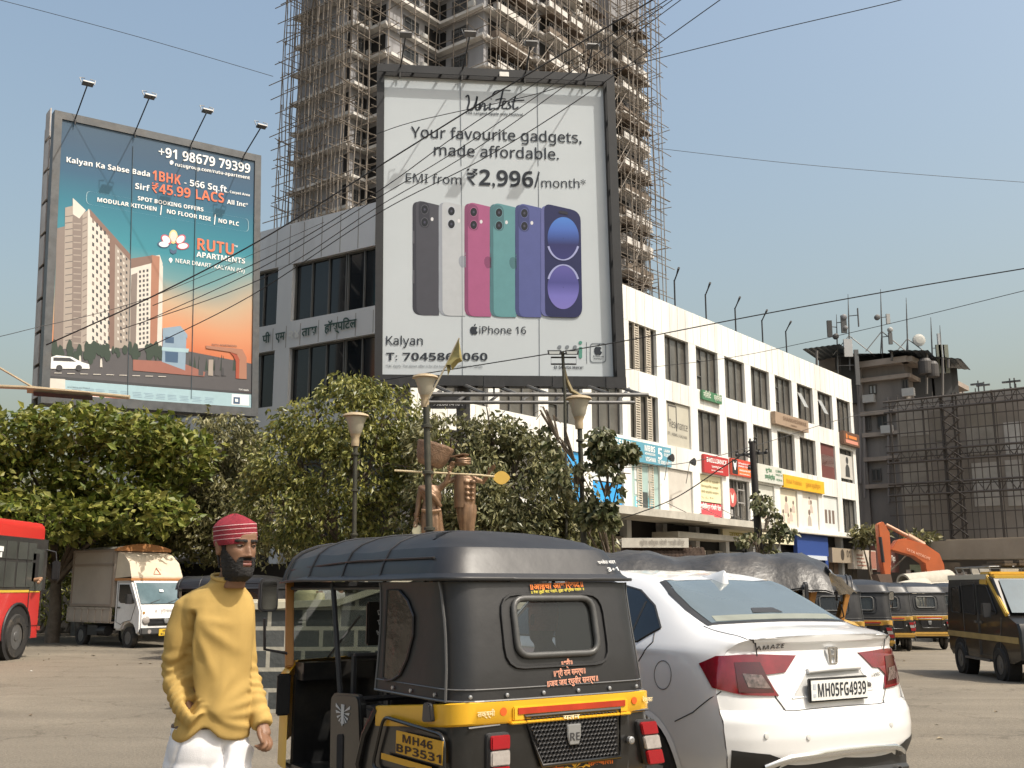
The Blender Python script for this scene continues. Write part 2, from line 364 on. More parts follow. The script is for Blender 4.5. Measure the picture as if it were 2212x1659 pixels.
def panel(k, r, col, name='window_film', c2=None, frac=(0, 1), lab=None):
	a0, a1 = BAYS[k]; b0, b1 = ROWS[r]; m = MB(); m.pbox(PR, a0 + .03, a1 - .03, b0 + (b1 - b0) * frac[0] + .03, b0 + (b1 - b0) * frac[1] - .03, -.14, -.10)
	return m.build(name, mat('film', col, .5, var=.06, scale=1.5, dirt=.12), bld, world=True)
panel(5, 2, (.52, .49, .44), 'roller_shutter')
m = MB()
PFILM = lambda k, r: (BAYS[k], ROWS[r])
panel(5, 1, (.44, .42, .35), 'printed_film')
f = MB(); a0, a1 = BAYS[5]; b0 = ROWS[1][0]
text_on(f, PR, 'Resonance', (a0 + .42, b0 + .95), (a1 - .2, b0 + .9), 0, .0, -.09, h=.42)
f.pbox(PR, a0 + .3, a0 + .36, b0 + 1.2, b0 + 2.0, -.10, -.085); f.pbox(PR, a0 + 1.1, a0 + 1.16, b0 + .8, b0 + 2.0, -.10, -.085); f.pbox(PR, a0 + .3, a0 + 1.16, b0 + 2.0, b0 + 2.06, -.10, -.085)
f.pbox(PR, a0 + .25, a0 + 1.05, b0 + 2.12, b0 + 2.2, -.10, -.085)
text_on(f, PR, 'IIT | AIIMS | KALYAN', (a0 + .2, b0 + .55), (a1 - .3, b0 + .5), 0, .0, -.09)
f.build('film_lettering', flat((.09, .085, .08)), bld, world=True)
panel(6, 2, (.68, .64, .42), 'printed_film', frac=(.36, 1))
panel(6, 2, (.62, .07, .09), 'printed_film', frac=(.0, .36))
f = MB(); a0, a1 = BAYS[6]; b0 = ROWS[2][0]
for i, t in enumerate(['पाचवी ते दहावी', 'वैयक्तिक लक्ष', 'सेमी इंग्लिश माध्यम', '५, ८, १०']): text_on(f, PR, t, (a0 + .25, b0 + 1.85 - i * .28), (a1 - (.3 if i < 3 else .9), b0 + 1.85 - i * .28), 0, .01, -.09, h=.11)
text_on(f, PR, 'ब्रिलियन्स कोचिंग सेंटर', (a0 + .1, b0 + .5), (a1 - .1, b0 + .46), 1, .03, -.09, h=.22)
f.build('film_lettering', [flat((.3, .25, .12)), WHT], bld, world=True)
for k, c in ((8, (.60, .60, .54)), (9, (.72, .66, .52)), (10, (.74, .70, .62)), (11, (.62, .64, .62))): panel(k, 2, c, 'printed_film')
f = MB()
def silhouette(pl, a, b, s, m0, m1):
	f.pprism(pl, [(a + s * .16 * math.cos(t), b + s * .82 + s * .18 * math.sin(t)) for t in [i * math.pi / 7 for i in range(14)]], -.10, -.088, m0)
	f.pprism(pl, [(a - .3 * s, b), (a + .3 * s, b), (a + .26 * s, b + .45 * s), (a + .1 * s, b + .62 * s), (a - .1 * s, b + .62 * s), (a - .26 * s, b + .45 * s)], -.10, -.089, m1)
for k, L in ((9, [(.5, .3, .7), (1.0, .8, 1.0), (1.6, .35, .8), (2.0, .9, .7), (1.2, .2, .6)]), (10, [(1.1, .2, 1.0), (1.45, 1.0, .8), (1.2, 1.5, .5)]), (8, [(1.2, .3, 1.1)])):
	for x, y, s in L: silhouette(PR, BAYS[k][0] + x, ROWS[2][0] + y, s, 0, 1 + int(x * 10) % 2)
for x in (.35, .95, 1.55): f.pbox(PR, BAYS[11][0] + x, BAYS[11][0] + x + .35, ROWS[2][0] + .5, ROWS[2][0] + 1.35, -.10, -.088, 0)
f.build('film_print', [flat((.16, .12, .10)), flat((.5, .42, .36)), flat((.38, .34, .30))], bld, world=True)
panel(11, 1, (.14, .05, .045), 'curtain'); panel(11, 1, (.32, .24, .22), 'curtain', frac=(.35, .7))
panel(12, 1, (.52, .50, .46), 'printed_film', frac=(.1, .85));
f = MB(); silhouette(PR, BAYS[12][0] + 1.5, ROWS[1][0] + .4, 1.35, 0, 0); f.build('film_print', flat((.05, .05, .05)), bld, world=True)
f = MB(); a0, a1 = BAYS[7]; b0 = ROWS[2][0]
f.pprism(PR, [(a0 + .5 + .5 * math.cos(t), b0 + 1.25 + .5 * math.sin(t)) for t in [i * math.pi / 12 for i in range(24)]], -.14, -.10, 0)
f.pprism(PR, [(a0 + .5 + x, b0 + 1.25 + y) for x, y in ((-.22, .28), (-.1, .12), (.1, .12), (.22, .28), (.17, 0), (.06, -.3), (-.06, -.3), (-.17, 0))], -.10, -.085, 1)
f.build('window_sticker', [flat((.45, .09, .08)), flat((.75, .6, .55))], bld, world=True)
f = MB()
for x, y, ww, h in ((1.15, 1.7, .9, .06), (1.15, 1.0, .9, .06), (1.15, .3, .06, 1.9), (1.95, .9, .06, 1.2), (.3, .25, .25, .35)): f.pbox(PR, a0 + x, a0 + x + ww, b0 + y, b0 + y + h, -.14, -.12)
f.build('window_sticker', flat((.3, .29, .28)), bld, world=True)
panel(4, 2, (.33, .45, .43), 'printed_film')
f = MB(); a0, a1 = BAYS[4]; b0 = ROWS[2][0]
for x in (.35, 1.55):
	for y, h, c in ((.1, .55, 0), (.75, .6, 1), (1.45, .6, 1)): f.pbox(PR, a0 + x, a0 + x + .42, b0 + y, b0 + y + h, -.10, -.085, c)
text_on(f, PR, '5', (a0 + .45, b0 + .25), (a0 + .7, b0 + .25), 2, .03, -.08)
f.pbox(PR, a0 + .85, a0 + 1.5, b0 + .05, b0 + .9, -.10, -.086, 3)
f.build('film_print', [flat((.2, .5, .6)), flat((.6, .64, .62)), WHT, flat((.05, .06, .06))], bld, world=True)
panel(3, 2, (.03, .30, .66), 'printed_film', frac=(0, .5)); panel(3, 2, (.55, .60, .62), 'printed_film', frac=(.5, 1)); panel(2, 2, (.04, .32, .68), 'printed_film')
f = MB(); silhouette(PR, BAYS[3][0] + 1.9, ROWS[2][0] + 1.1, 1.1, 0, 1); f.build('film_print', [flat((.12, .08, .06)), flat((.7, .7, .68))], bld, world=True)
f = MB()
f.pbox(PR, -6, 4.70, 4.42, 4.75, .12, 2.3, 0); f.pbox(PR, 4.71, 13.45, 4.40, 4.72, .12, 2.0, 0)
f.pbox(PR, 18.7, END, 4.55, 4.615, .125, .6, 0); f.pbox(PR, 3.0, 9.2, 3.72, 3.98, -.1, 1.3, 0)
f.build('canopy_slab', M_CONC, bld, world=True)
f = MB()
for i, (a0, a1, b1, c) in enumerate([(-6, .8, 3.7, 3), (1, 3.9, 3.6, 0), (4.3, 7.2, 3.5, 1), (7.5, 9.3, 3.3, 0), (9.7, 12.9, 3.3, 2), (13.1, 16.2, 3.3, 2), (16.3, 18.4, 3.4, 2), (23.6, 26.6, 3.2, 1), (26.9, 29.9, 3.1, 0)]):
	f.pbox(PR, a0, a1, -.4, b1, -.5, -.3, c)
	for x in np.arange(a0 + .3, a1, .9): f.pbox(PR, x, x + .05, -.3, b1 - .05, -.30, -.26, 4)
f.build('shop_front', [flat((.10, .085, .07)), flat((.16, .11, .08)), mat('rolled_shutter', (.30, .28, .24), .5, var=.1, dirt=.5, stretch=(1, 1, 14)), flat((.2, .17, .14)), M_FRAME], bld, world=True)
# ---------------------------------------------------------------- boards on the building, each a thing
def board(name, label, pl, r, col, texts, d=(.03, .16), tcols=None, extra=None, group='shop boards on the white building', cat='sign'):
	a0, a1, b0, b1 = r; t = thing(name, label, cat, tuple(pl.P((a0 + a1) / 2, b0, d[0])), 0, group)
	m = MB(); m.pbox(pl, a0, a1, b0, b1, d[0], d[1]); m.build('panel', mat('board', col, .45, var=.06, scale=2, dirt=.18), t, world=True)
	f = MB(); cols = tcols or [WHT]
	for s, x0, x1, y, h, c in texts: text_on(f, pl, s, (a0 + (a1 - a0) * x0, b0 + (b1 - b0) * y), (a0 + (a1 - a0) * x1, b0 + (b1 - b0) * y), c, .02, d[1] + .012, h=(b1 - b0) * h)
	if extra: extra(f, a0, a1, b0, b1, d[1])
	if f.v: f.build('lettering', cols, t, world=True)
	return t
board('shop_sign', 'blue tuition sign reading VISHWA KARS and MBBS 5 LAKH FEES', PR, (-.98, 4.6, 7.16, 8.10), (.10, .30, .40),
      [('VISHWA', .04, .42, .62, .30, 0), ('KARS', .04, .32, .12, .34, 0), ('MBBS', .55, .72, .60, .30, 0), ('ADMISSION', .55, .72, .42, .12, 0), ('VISHWA', .56, .73, .10, .22, 0), ('5', .77, .84, .30, .6, 0), ('LAKH', .87, .97, .72, .16, 0), ('FEES', .87, .97, .5, .16, 0), ('70 3083 4477', .76, .98, .08, .18, 0)])
board('shop_sign', 'red BRILLIANCE coaching sign between window rows', PR, (7.96, 10.68, 7.22, 8.16), (.42, .035, .035), [('BRILLIANCE', .1, .92, .60, .26, 0), ('Learning Centre', .3, .74, .34, .13, 0), ('Std V to X  |  State and CBSE', .28, .75, .14, .08, 0)])
def bull(f, a0, a1, b0, b1, d):
	f.pbox(PR, a0 + .05, a0 + .7, b0 + .05, b1 - .05, d, d + .008, 1); f.pbox(PR, a0 + .75, a1 - .03, b0 + .06, b0 + .45, d, d + .007, 2)
	f.pprism(PR, [(a0 + .37 + x, b0 + .52 + y) for x, y in ((-.2, .26), (-.1, .12), (.1, .12), (.2, .26), (.15, 0), (.05, -.25), (-.05, -.25), (-.15, 0))], d + .008, d + .014, 0)
board('shop_sign', 'orange red coaching sign with a black panel and a horned emblem', PR, (11.07, 13.70, 7.36, 8.25), (.55, .07, .04), [('CA Foundation Inter Final', .3, .97, .72, .12, 0), ('BOMBAY COMMERCE', .3, .97, .55, .10, 0), ('ADMISSIONS OPEN', .33, .9, .3, .10, 0), ('www.academy.in', .33, .8, .1, .08, 0)], tcols=[WHT, flat((.02, .02, .02)), flat((.75, .16, .04))], extra=bull)
board('shop_sign', 'pale grey clinic sign with green letters left of the yellow sign', PR, (14.3, 17.62, 7.27, 8.26), (.56, .57, .52), [('सुशील', .3, .55, .62, .2, 0), ('डायग्नोस्टिक्स', .26, .66, .22, .24, 0), ('CLINIC', .7, .95, .7, .14, 0), ('PHARMACY LAB', .7, .97, .5, .1, 0), ('98 200 44', .72, .95, .2, .12, 0)], tcols=[flat((.06, .2, .1))])
board('shop_sign', 'plain yellow sign with faded gold writing', PR, (17.72, 23.85, 7.18, 7.94), (.72, .42, .03), [('Dulal Prabhde', .06, .42, .35, .34, 0), ('दुलाल प्रतिष्ठान', .52, .9, .35, .34, 0)], tcols=[flat((.55, .27, .02))])
board('shop_sign', 'brown SHANKHESHWAR sign below the top window row', PR, (16.66, 21.5, 10.8, 11.52), (.33, .24, .17), [('SHANKHESHWAR', .22, .93, .45, .34, 0), ('FINANCE', .45, .62, .12, .16, 0)], d=(.03, .3), tcols=[flat((.17, .11, .07))])
board('shop_sign', 'small dark orange sign at the right corner of the white building', PR, (27.35, 30.22, 10.76, 11.64), (.13, .07, .045), [], d=(.03, .3), tcols=[flat((.6, .2, .05)), flat((.6, .25, .18))], extra=lambda f, a0, a1, b0, b1, d: [f.pbox(PR, a0 + .35, a1 - .3, b0 + .12, b0 + .34, d, d + .006, 1), f.pbox(PR, a0 + .9, a1 - .5, b0 + .46, b0 + .66, d, d + .006, 0), f.pprism(PR, [(a0 + .55 + .16 * math.cos(t), b0 + .56 + .18 * math.sin(t)) for t in [i * .5 for i in range(12)]], d, d + .006, 0)])
board('shop_sign', 'small green sign with white Marathi letters under a top row window', PR, (8.05, 10.22, 11.04, 11.53), (.05, .17, .08), [('मिलिंद', .04, .42, .25, .6, 0), ('क्लिनिक', .58, .97, .25, .6, 0)], tcols=[flat((.55, .6, .5))])
board('shop_sign', 'cream snack shop sign reading in large green Marathi letters', PR, (9.55, 18.5, 3.85, 4.42), (.66, .62, .44), [('नाष्टा', .08, .28, .2, .62, 0), ('सेंटर भेळ', .38, .52, .25, .5, 1), ('चहा', .56, .62, .3, .5, 1)], d=(.1, .25), tcols=[flat((.32, .28, .06)), flat((.12, .1, .08)), flat((.55, .2, .12))], extra=lambda f, a0, a1, b0, b1, d: f.pprism(PR, [(a0 + 6.1 + .25 * math.cos(t), b0 + .28 + .27 * math.sin(t)) for t in [i * .5 for i in range(12)]], d, d + .01, 2))
t = thing('shop', 'blue painted bank shop front with dark doorway', 'shop', tuple(PR.P(21, 0, .1)), 0)
m = MB(); m.pbox(PR, 18.75, 23.45, 3.3, 4.54, .1, .35); m.pbox(PR, 18.75, 19.9, -.3, 3.3, .1, .3); m.pbox(PR, 23.0, 23.45, -.3, 3.3, .1, .3); m.build('facade', flat((.02, .055, .22)), t, world=True)
m = MB(); m.pbox(PR, 19.9, 23.0, -.3, 3.3, -.1, .1); m.build('doorway', flat((.02, .02, .025)), t, world=True)
m = MB(); m.pbox(PR, 20.0, 23.0, 3.05, 3.3, .11, .42); m.build('light_strip', flat((.5, .55, .62)), t, world=True)
board('shop_sign', 'beige shop sign with a round face emblem and number 01', PR, (23.65, 27.0, 2.95, 3.85), (.30, .25, .19), [('01', .72, .9, .4, .5, 0)], d=(.1, .5), tcols=[flat((.05, .04, .03))], extra=lambda f, a0, a1, b0, b1, d: f.pprism(PR, [(a0 + 1.7 + .3 * math.cos(t), b0 + .5 + .36 * math.sin(t)) for t in [i * .5 for i in range(12)]], d, d + .01, 0))
board('shop_sign', 'white and pink notice sign beside the brown jewellers sign', PR, (27.2, 31.4, 2.6, 3.85), (.62, .56, .48), [], d=(.1, .5), tcols=[flat((.35, .16, .12))], extra=lambda f, a0, a1, b0, b1, d: [f.pbox(PR, a0 + 2.9, a1 - .05, b0 + .05, b1 - .05, d, d + .01, 0)] + [f.pbox(PR, a0 + .6, a0 + 2.3 - .2 * q, b0 + .2 + .22 * q, b0 + .27 + .22 * q, d, d + .01, 0) for q in range(4)])
board('shop_sign', 'maroon brown jewellers sign at the far end of the row', PR, (31.5, 36.0, 2.45, 4.2), (.10, .045, .04), [("Jewellers Tips", .18, .85, .45, .22, 0), ('GOLD', .42, .62, .18, .14, 0)], d=(.1, .5), tcols=[flat((.7, .66, .6))], extra=lambda f, a0, a1, b0, b1, d: f.pprism(PR, [(a0 + 2.2, b1 - .45), (a0 + 2.4, b1 - .45), (a0 + 2.38, b1 - .2), (a0 + 2.3, b1 - .08), (a0 + 2.22, b1 - .2)], d, d + .01, 0))
t = thing('hospital_sign', 'dark Marathi hospital letters fixed along the grey band of the left wing', 'sign', tuple(PLW.P(3, 10.55, 0)), 0)
m = MB()
for s, a0, a1, c in (('पी', .28, .71, 0), ('एम', .99, 1.51, 0), ('२४', 1.70, 2.28, 1), ('तास', 2.39, 3.2, 0), ('हॉस्पिटल', 3.56, 5.16, 0)): text_on(m, PLW, s, (a0, 10.85), (a1, 10.85), c, .03, .06, h=.34)
m.build('lettering', [flat((.025, .06, .05)), flat((.55, .56, .54))], t, world=True)
for i, x in enumerate((570, 742, 905, 1052, 1182)):            # lamp stubs along the parapet
	z4 = crop(2200, 1000, .66305); a, b = PR.px(*z4(x, 300)); t = thing('roof_lamp_post', 'thin black roof lamp post on the white parapet, one of the row of five', 'lamp post', tuple(PR.P(a, 15.0, -.7)), 0, 'lamp posts along the white parapet')
	m = MB(); m.tube([PR.P(a, 15.0, -.7), PR.P(a, 17.35, -.7)], .045, 6); m.build('post', BLACK, t, world=True)
	m = MB(); m.tube([PR.P(a, 17.3, -.7), PR.P(a - .25, 17.55, -.4), PR.P(a - .75, 17.7, 0)], [.04, .04, .07], 6); m.build('lamp_arm', BLACK, t, world=True)
z9 = crop(2250, 1550, .33906)
for i, (x, y) in enumerate(((770, 495), (1012, 540), (765, 1130), (1085, 1150), (1440, 1190), (1665, 1210))):
	dd = 1.3 if i > 1 else 1.0; a, b = Pl(PR.P(0, 0, dd), PR.u, PR.v).px(*z9(x, y)); t = thing('floodlight', 'small black floodlight on a thin arm over the shop boards', 'floodlight', tuple(PR.P(a, b, .3)), 0, 'small floodlights over the shop boards')
	m = MB()
	m.loft([[PR.P(a + r * math.cos(q), b + r * math.sin(q), dd + o) for q in [k * math.pi / 5 for k in range(10)]] for r, o in ((.05, -.1), (.12, 0), (.2, .16))], True, 0, True, True); m.build('lamp_head', BLACK, t, world=True)
	m = MB(); m.tube([PR.P(a, b, dd - .1), PR.P(a + (1.0 if i < 2 else -.9), b - (.9 if i < 2 else -.7), .12)], .018, 5); m.build('arm', GREYST, t, world=True)
# ---------------------------------------------------------------- apartment tower under repair
M_TOW = mat('grey_render', (.30, .30, .315), .85, var=.10, scale=.35, dirt=.35, stretch=(1, 1, .3))
M_TOWB = mat('brown_render', (.17, .135, .105), .85, var=.15, scale=.4, dirt=.3)
M_LEDGE = mat('white_ledge', (.62, .60, .57), .7, var=.08, scale=1, dirt=.35)
M_BAM = mat('bamboo', (.205, .175, .145), .75, var=.35, scale=.8)
TA = Vector((.616, .788, 0)); TB = Vector((-.788, .616, 0)); K0 = at(1038, HZ, 88); K0.z = 0
def tp(a, b, z=0.0): q = K0 + TA * a + TB * b; q.z = z; return q
I_ = (0, 5.5); J_ = (-6.9, 5.5)
PLAN = [(27, 0), (27, 20), (-9, 20), (-9.9, 13.4), (-9.9, 7.9), (-6.9, 7.9), (-6.9, 5.5), (0, 5.5), (0, 0)]
PLAN = [(0, 0), (6.5, 0), (6.5, -1.2), (13, -1.2), (13, .4), (20, .4), (20, -1.0), (26.5, -1.0), (26.5, 15), (-9.0, 15), (-9.0, 7.9), (-6.9, 7.9), (-6.9, 5.5), (0, 5.5)]
FH = 2.9; Z0 = 1.45 + (HZ - 131) / (2292 / 88.0) - FH * 16                                       # a ledge falls at the measured peak
tower = thing('apartment_tower', 'tall grey apartment tower wrapped in bamboo scaffolding behind the white building', 'apartment tower', tuple(tp(8, 8)))
TOP = 80
m = MB(); n = len(PLAN)
m.prism([tp(a, b, -1) for a, b in PLAN], (0, 0, TOP), 0)
m.build('wall', M_TOW, tower, world=True)
def leg(i):
	(a0, b0), (a1, b1) = PLAN[i], PLAN[(i + 1) % n]; p, q = tp(a0, b0), tp(a1, b1); return p, q
cen = tp(8, 9)
floors = [k for k in range(8, 22)]
for k in floors:                                              # white ledges round each floor
	m = MB(); z = Z0 + FH * k
	for i in list(range(0, 8)) + list(range(9, 14)):
		p, q = leg(i)
		if i == 8: continue
		d = (q - p).normalized(); nn = Vector((d.y, -d.x, 0))
		if (p + q).lerp(cen * 2, 0) is not None and nn.dot((p + q) / 2 - cen) < 0 and i not in (6, 2): pass
		jit = .75 if (i + k) % 3 else .55
		e = .02
		m.add([p + nn * -.05 - d * e + Vector((0, 0, z)), q + nn * -.05 + d * e + Vector((0, 0, z)), q + nn * jit + d * .5 + Vector((0, 0, z - .02)), p + nn * jit - d * .2 + Vector((0, 0, z - .02)),
               p + nn * -.05 - d * e + Vector((0, 0, z + .34)), q + nn * -.05 + d * e + Vector((0, 0, z + .34)), q + nn * jit + d * .5 + Vector((0, 0, z + .26)), p + nn * jit - d * .2 + Vector((0, 0, z + .26))],
              [(3, 2, 1, 0), (4, 5, 6, 7), (0, 1, 5, 4), (1, 2, 6, 5), (2, 3, 7, 6), (3, 0, 4, 7)])
	for v in m.v: v.z += .0037 * (hash((round(v.x, 1), k)) % 5)
	m.build('ledge', M_LEDGE, tower, world=True)
M_TGL = mat('tower_glass', (.05, .055, .06), .25, var=.4, scale=.6)
M_TFR = flat((.11, .11, .11), .6)
def twin(i, f0, f1, z0, z1, rec=False):
	p, q = leg(i); d = (q - p).normalized(); L = (q - p).length; pl = Pl(p, d, (0, 0, 1))
	if pl.n.dot((p + q) / 2 - cen) < 0: pl.n = -pl.n
	return pl, L * f0, L * f1
random.seed(11)
for k in floors[1:]:
	z = Z0 + FH * k
	for i, f0, f1 in ((12, .28, .58), (13, .30, .66), (10, .3, .7)):
		pl, a0, a1 = twin(i, f0, f1, 0, 0)
		f = MB(); zz = z + .95; h = 1.25
		for x0, x1, y0, y1 in ((a0, a1, zz, zz + .07), (a0, a1, zz + h - .07, zz + h), (a0, a0 + .07, zz + .07, zz + h - .07), (a1 - .07, a1, zz + .07, zz + h - .07), ((a0 + a1) / 2 - .03, (a0 + a1) / 2 + .03, zz + .07, zz + h - .07), (a0 + .25, a1 - .25, zz + .75, zz + .8)): f.pbox(pl, x0, x1, y0, y1, .01, .10)
		if random.random() < .45:
			for j in range(6): f.pbox(pl, a0 - .1, a1 + .1, zz - .3 + j * .13, zz - .28 + j * .13, .35, .37)
			for x in np.linspace(a0 - .1, a1 + .08, 6): f.pbox(pl, x, x + .02, zz - .3, zz + .4, .351, .369)
			f.pbox(pl, a0 - .1, a1 + .1, zz - .36, zz - .31, .02, .4)
		fo = f.build('window', M_TFR, tower, world=True)
		g = MB(); g.pbox(pl, a0 + .01, a1 - .01, zz + .01, zz + h - .01, -.05, .03); g.build('pane', M_TGL, fo, world=True)
		if random.random() < .4:
			c = MB(); x = a1 + .25; c.pbox(pl, x, x + .75, zz - .2, zz + .35, .05, .4); c.build('air_conditioner', flat((.5, .5, .48)), fo, world=True)
	for i, f0, f1 in ((11, .15, .9), (12, .70, .99), (13, .02, .16), (0, .1, .92), (2, .08, .55), (2, .65, .95), (4, .1, .9), (6, .1, .5), (6, .6, .92), (10, .78, .98), (9, .92, .99)):
		pl, a0, a1 = twin(i, f0, f1, 0, 0); o = MB(); rl = MB()
		o.pbox(pl, a0, a1, z + .24, z + 2.45, -.3, .012, 0)
		if i in (0, 2, 4, 6):                                 # projecting balcony with parapet and clutter
			o.pbox(pl, a0, a1, z + .05, z + .2, .0, 1.25, 1); o.pbox(pl, a0, a1, z + .2, z + .75, 1.15, 1.24, 1 if (k + i) % 3 else 2)
			for x in np.arange(a0, a1, .3): rl.pbox(pl, x, x + .03, z + .75, z + 1.15, 1.18, 1.21)
			rl.pbox(pl, a0, a1, z + 1.15, z + 1.19, 1.16, 1.23)
			for q in range(5):
				x = a0 + random.random() * (a1 - a0 - .6); o.pbox(pl, x, x + .3 + random.random() * .4, z + .2, z + .6 + random.random() * 1.0, .3, .8, random.choice((2, 3, 4)))
			if (k + i) % 2: o.add([pl.P(a0, z + 2.3, .02), pl.P(a1, z + 2.3, .02), pl.P(a1, z + 1.95, 1.6), pl.P(a0, z + 1.95, 1.6), pl.P(a0, z + 2.34, .02), pl.P(a1, z + 2.34, .02), pl.P(a1, z + 1.99, 1.6), pl.P(a0, z + 1.99, 1.6)], [(0, 1, 2, 3), (7, 6, 5, 4), (3, 2, 6, 7), (0, 3, 7, 4), (1, 5, 6, 2)], 3)
		ob = o.build('balcony' if rl.v else 'wall_opening', [DARK, M_LEDGE, M_TOWB, flat((.16, .12, .09)), flat((.35, .33, .31))], tower, world=True)
		if rl.v: rl.build('railing', M_TFR, ob, world=True)
# ---- bamboo scaffold: uprights, ledgers and short ties
sc = thing('bamboo_scaffold', 'bamboo pole scaffolding lashed round the tall grey apartment tower', 'scaffolding', tuple(tp(8, -2)))
random.seed(21); up = []; led = []; tie = MB()
faces = [(0, 1.5), (2, 1.4), (4, 1.5), (6, 1.4), (10, .45), (11, .9), (12, 1.3), (13, 1.2), (9, .5)]
ZL, ZH = 22.0, 72.0
segs = [((-.5, -1.1), (6.2, -1.1)), ((6.2, -2.4), (13.2, -2.4)), ((13.2, -1.2), (20, -1.2)), ((20, -2.3), (26.9, -2.3)), ((-10.0, 7.2), (-7.0, 7.2)), ((-7.7, 4.6), (-.9, 4.6)), ((-.9, 5.0), (-.9, -.9)), ((-9.8, 15.4), (-9.8, 7.0)), ((-7.8, 7.0), (-7.8, 4.6))]
for si, (p0, p1) in enumerate(segs):
	L = math.hypot(p1[0] - p0[0], p1[1] - p0[1]); dense = .6 if si == 7 else 1.0 if si == 3 else 1.3 if si < 4 else 1.9
	for lay in range(2):
		if lay and si in (5, 6, 8): continue
		dv = ((p1[1] - p0[1]) / L, -(p1[0] - p0[0]) / L); off = -lay * 1.0 if si < 4 or si in (4, 5) else -lay * .9
		if si >= 7 or si == 6: dv = (-1, 0) if si != 6 else (-1, 0); off = lay * 1.0
		elif si < 6: dv = (0, 1)
		x = random.random() * .5
		while x < L:
			a = p0[0] + (p1[0] - p0[0]) * x / L + dv[0] * off; b = p0[1] + (p1[1] - p0[1]) * x / L + dv[1] * off
			z = ZL + random.random() * 2; j = [random.gauss(0, .10) for _ in range(8)]
			up.append([tp(a + j[i], b + j[(i + 3) % 8], ZL + (ZH - ZL) * i / 7) for i in range(8)]); x += dense * (.75 + random.random() * .5)
		z = ZL + .6 * lay
		while z < ZH:
			o0, o1 = -random.random() * 1.5 - .3, random.random() * 1.5 + .3
			da, db = (p1[0] - p0[0]) / L, (p1[1] - p0[1]) / L; h0, h1 = random.gauss(0, .14), random.gauss(0, .14)
			led.append([tp(p0[0] + da * o0 + dv[0] * off, p0[1] + db * o0 + dv[1] * off, z + h0), tp((p0[0] + p1[0]) / 2 + dv[0] * off, (p0[1] + p1[1]) / 2 + dv[1] * off, z + (h0 + h1) / 2 - .1), tp(p1[0] + da * o1 + dv[0] * off, p1[1] + db * o1 + dv[1] * off, z + h1)]); z += 1.55 + random.random() * .5
	for q in range(int(L * (14 if si in (3, 7) else 4))):
		x = random.random() * L; z = ZL + random.random() * (ZH - ZL); a = p0[0] + (p1[0] - p0[0]) * x / L; b = p0[1] + (p1[1] - p0[1]) * x / L
		dv = (0, -1) if si < 6 else (-1, 0); l0, l1 = -.9, 1.0 + random.random() * 1.3; h = random.gauss(0, .15)
		tie.tube([tp(a + dv[0] * l0, b + dv[1] * l0, z), tp(a + dv[0] * l1, b + dv[1] * l1, z + h)], .045, 4)
for q in range(60):                                            # outward poles at the far right edge and far left edge
	z = ZL + random.random() * (ZH - ZL); b = -2.6 + random.random() * 4
	tie.tube([tp(25, b, z), tp(27.0 + random.random() * 1.9, b - .6, z + random.gauss(0, .2))], .05, 4)
	tie.tube([tp(-8.5, 9 + random.random() * 6, z), tp(-10.6 - random.random() * .8, 9 + random.random() * 6, z + random.gauss(0, .3))], .05, 4)
for q in range(30):                                            # diagonal braces
	a = random.random() * 24; z = ZL + random.random() * 32; tie.tube([tp(a, -2.6, z), tp(a + 3.2, -2.6, z + 4.2)], .045, 4)
for z in np.arange(ZL, ZH, 3.2): tie.tube([tp(27.2, -3.0, z), tp(27.3 + random.random() * .3, -2.9, z + 3.6)], .05, 4); tie.tube([tp(-10.6, 15, z), tp(-10.6 - random.random() * .3, 15, z + 3.6)], .05, 4)
random.shuffle(up); random.shuffle(led)
def poles(L, nm, r):
	for p in L[:100]: m = MB(); m.tube(p, r, 5, cap=False); m.build(nm, M_BAM, sc, world=True, normals=False, smooth=80)
	if len(L) > 100:
		m = MB()
		for p in L[100:]: m.tube(p, r, 5, cap=False)
		m.build(nm, M_BAM, sc, world=True, normals=False); tag(sc.children[-1], kind='stuff')
poles(up, 'upright_pole', .052); poles(led, 'ledger_pole', .044)
tag(tie.build('tie_pole', M_BAM, sc, world=True, normals=False), kind='stuff')
for zz in (27.5, 36, 44, 48.5):                                # bamboo mat platforms
	m = MB(); a = random.choice((9, 14, 21));
	for j in range(9): m.tube([tp(a + j * .3, -3.0, zz + .02 * j), tp(a + j * .3 + .1, -1.3, zz)], .05, 4)
	m.build('platform', M_BAM, sc, world=True)
# ---------------------------------------------------------------- old dark block at the right
M_OLD = mat('stained_concrete', (.22, .195, .175), .9, var=.3, scale=.25, dirt=.55, stretch=(1, 1, .35))
M_OLDL = mat('faded_plaster', (.30, .25, .21), .9, var=.25, scale=.4, dirt=.5)
z5 = crop(2900, 1000, .54243)
OC = at(*z5(965, 1500), 84); OC.z = 0
OB = Vector((-.788, .616, 0)); OA = Vector((.616, .788, 0))
POB = Pl(OC, -OB, (0, 0, 1)); POA = Pl(OC, OA, (0, 0, 1))      # left (shaded) face: a negative to the left
old = thing('old_apartment_block', 'dark stained old apartment block with tin sheds on its roof beyond the white building', 'apartment block', tuple(OC))
def opx(x, y, pl=POB): return pl.px(*z5(x, y))
a_l = opx(560, 900)[0] - 3; zt = opx(965, 645)[1]
m = MB(); m.pbox(POB, a_l, 0, -1, zt, -18, 0, 0); m.pbox(POB, a_l, opx(600, 700)[0], zt, zt + 1.2, -15, -.2, 0)
for y in (775, 1010, 1160, 1330, 1520):
	b = opx(800, y)[1]; m.pbox(POB, opx(600, 800)[0], .35, b - .12, b + .22, .0, .45, 1); m.pbox(POA, -.35, 16, b - .12, b + .2, .0, .5, 1)
m.pbox(POB, opx(600, 800)[0], .5, zt - .25, zt + .25, 0, .9, 1); m.pbox(POA, -.8, 16, zt - .25, zt + .2, 0, .9, 1)
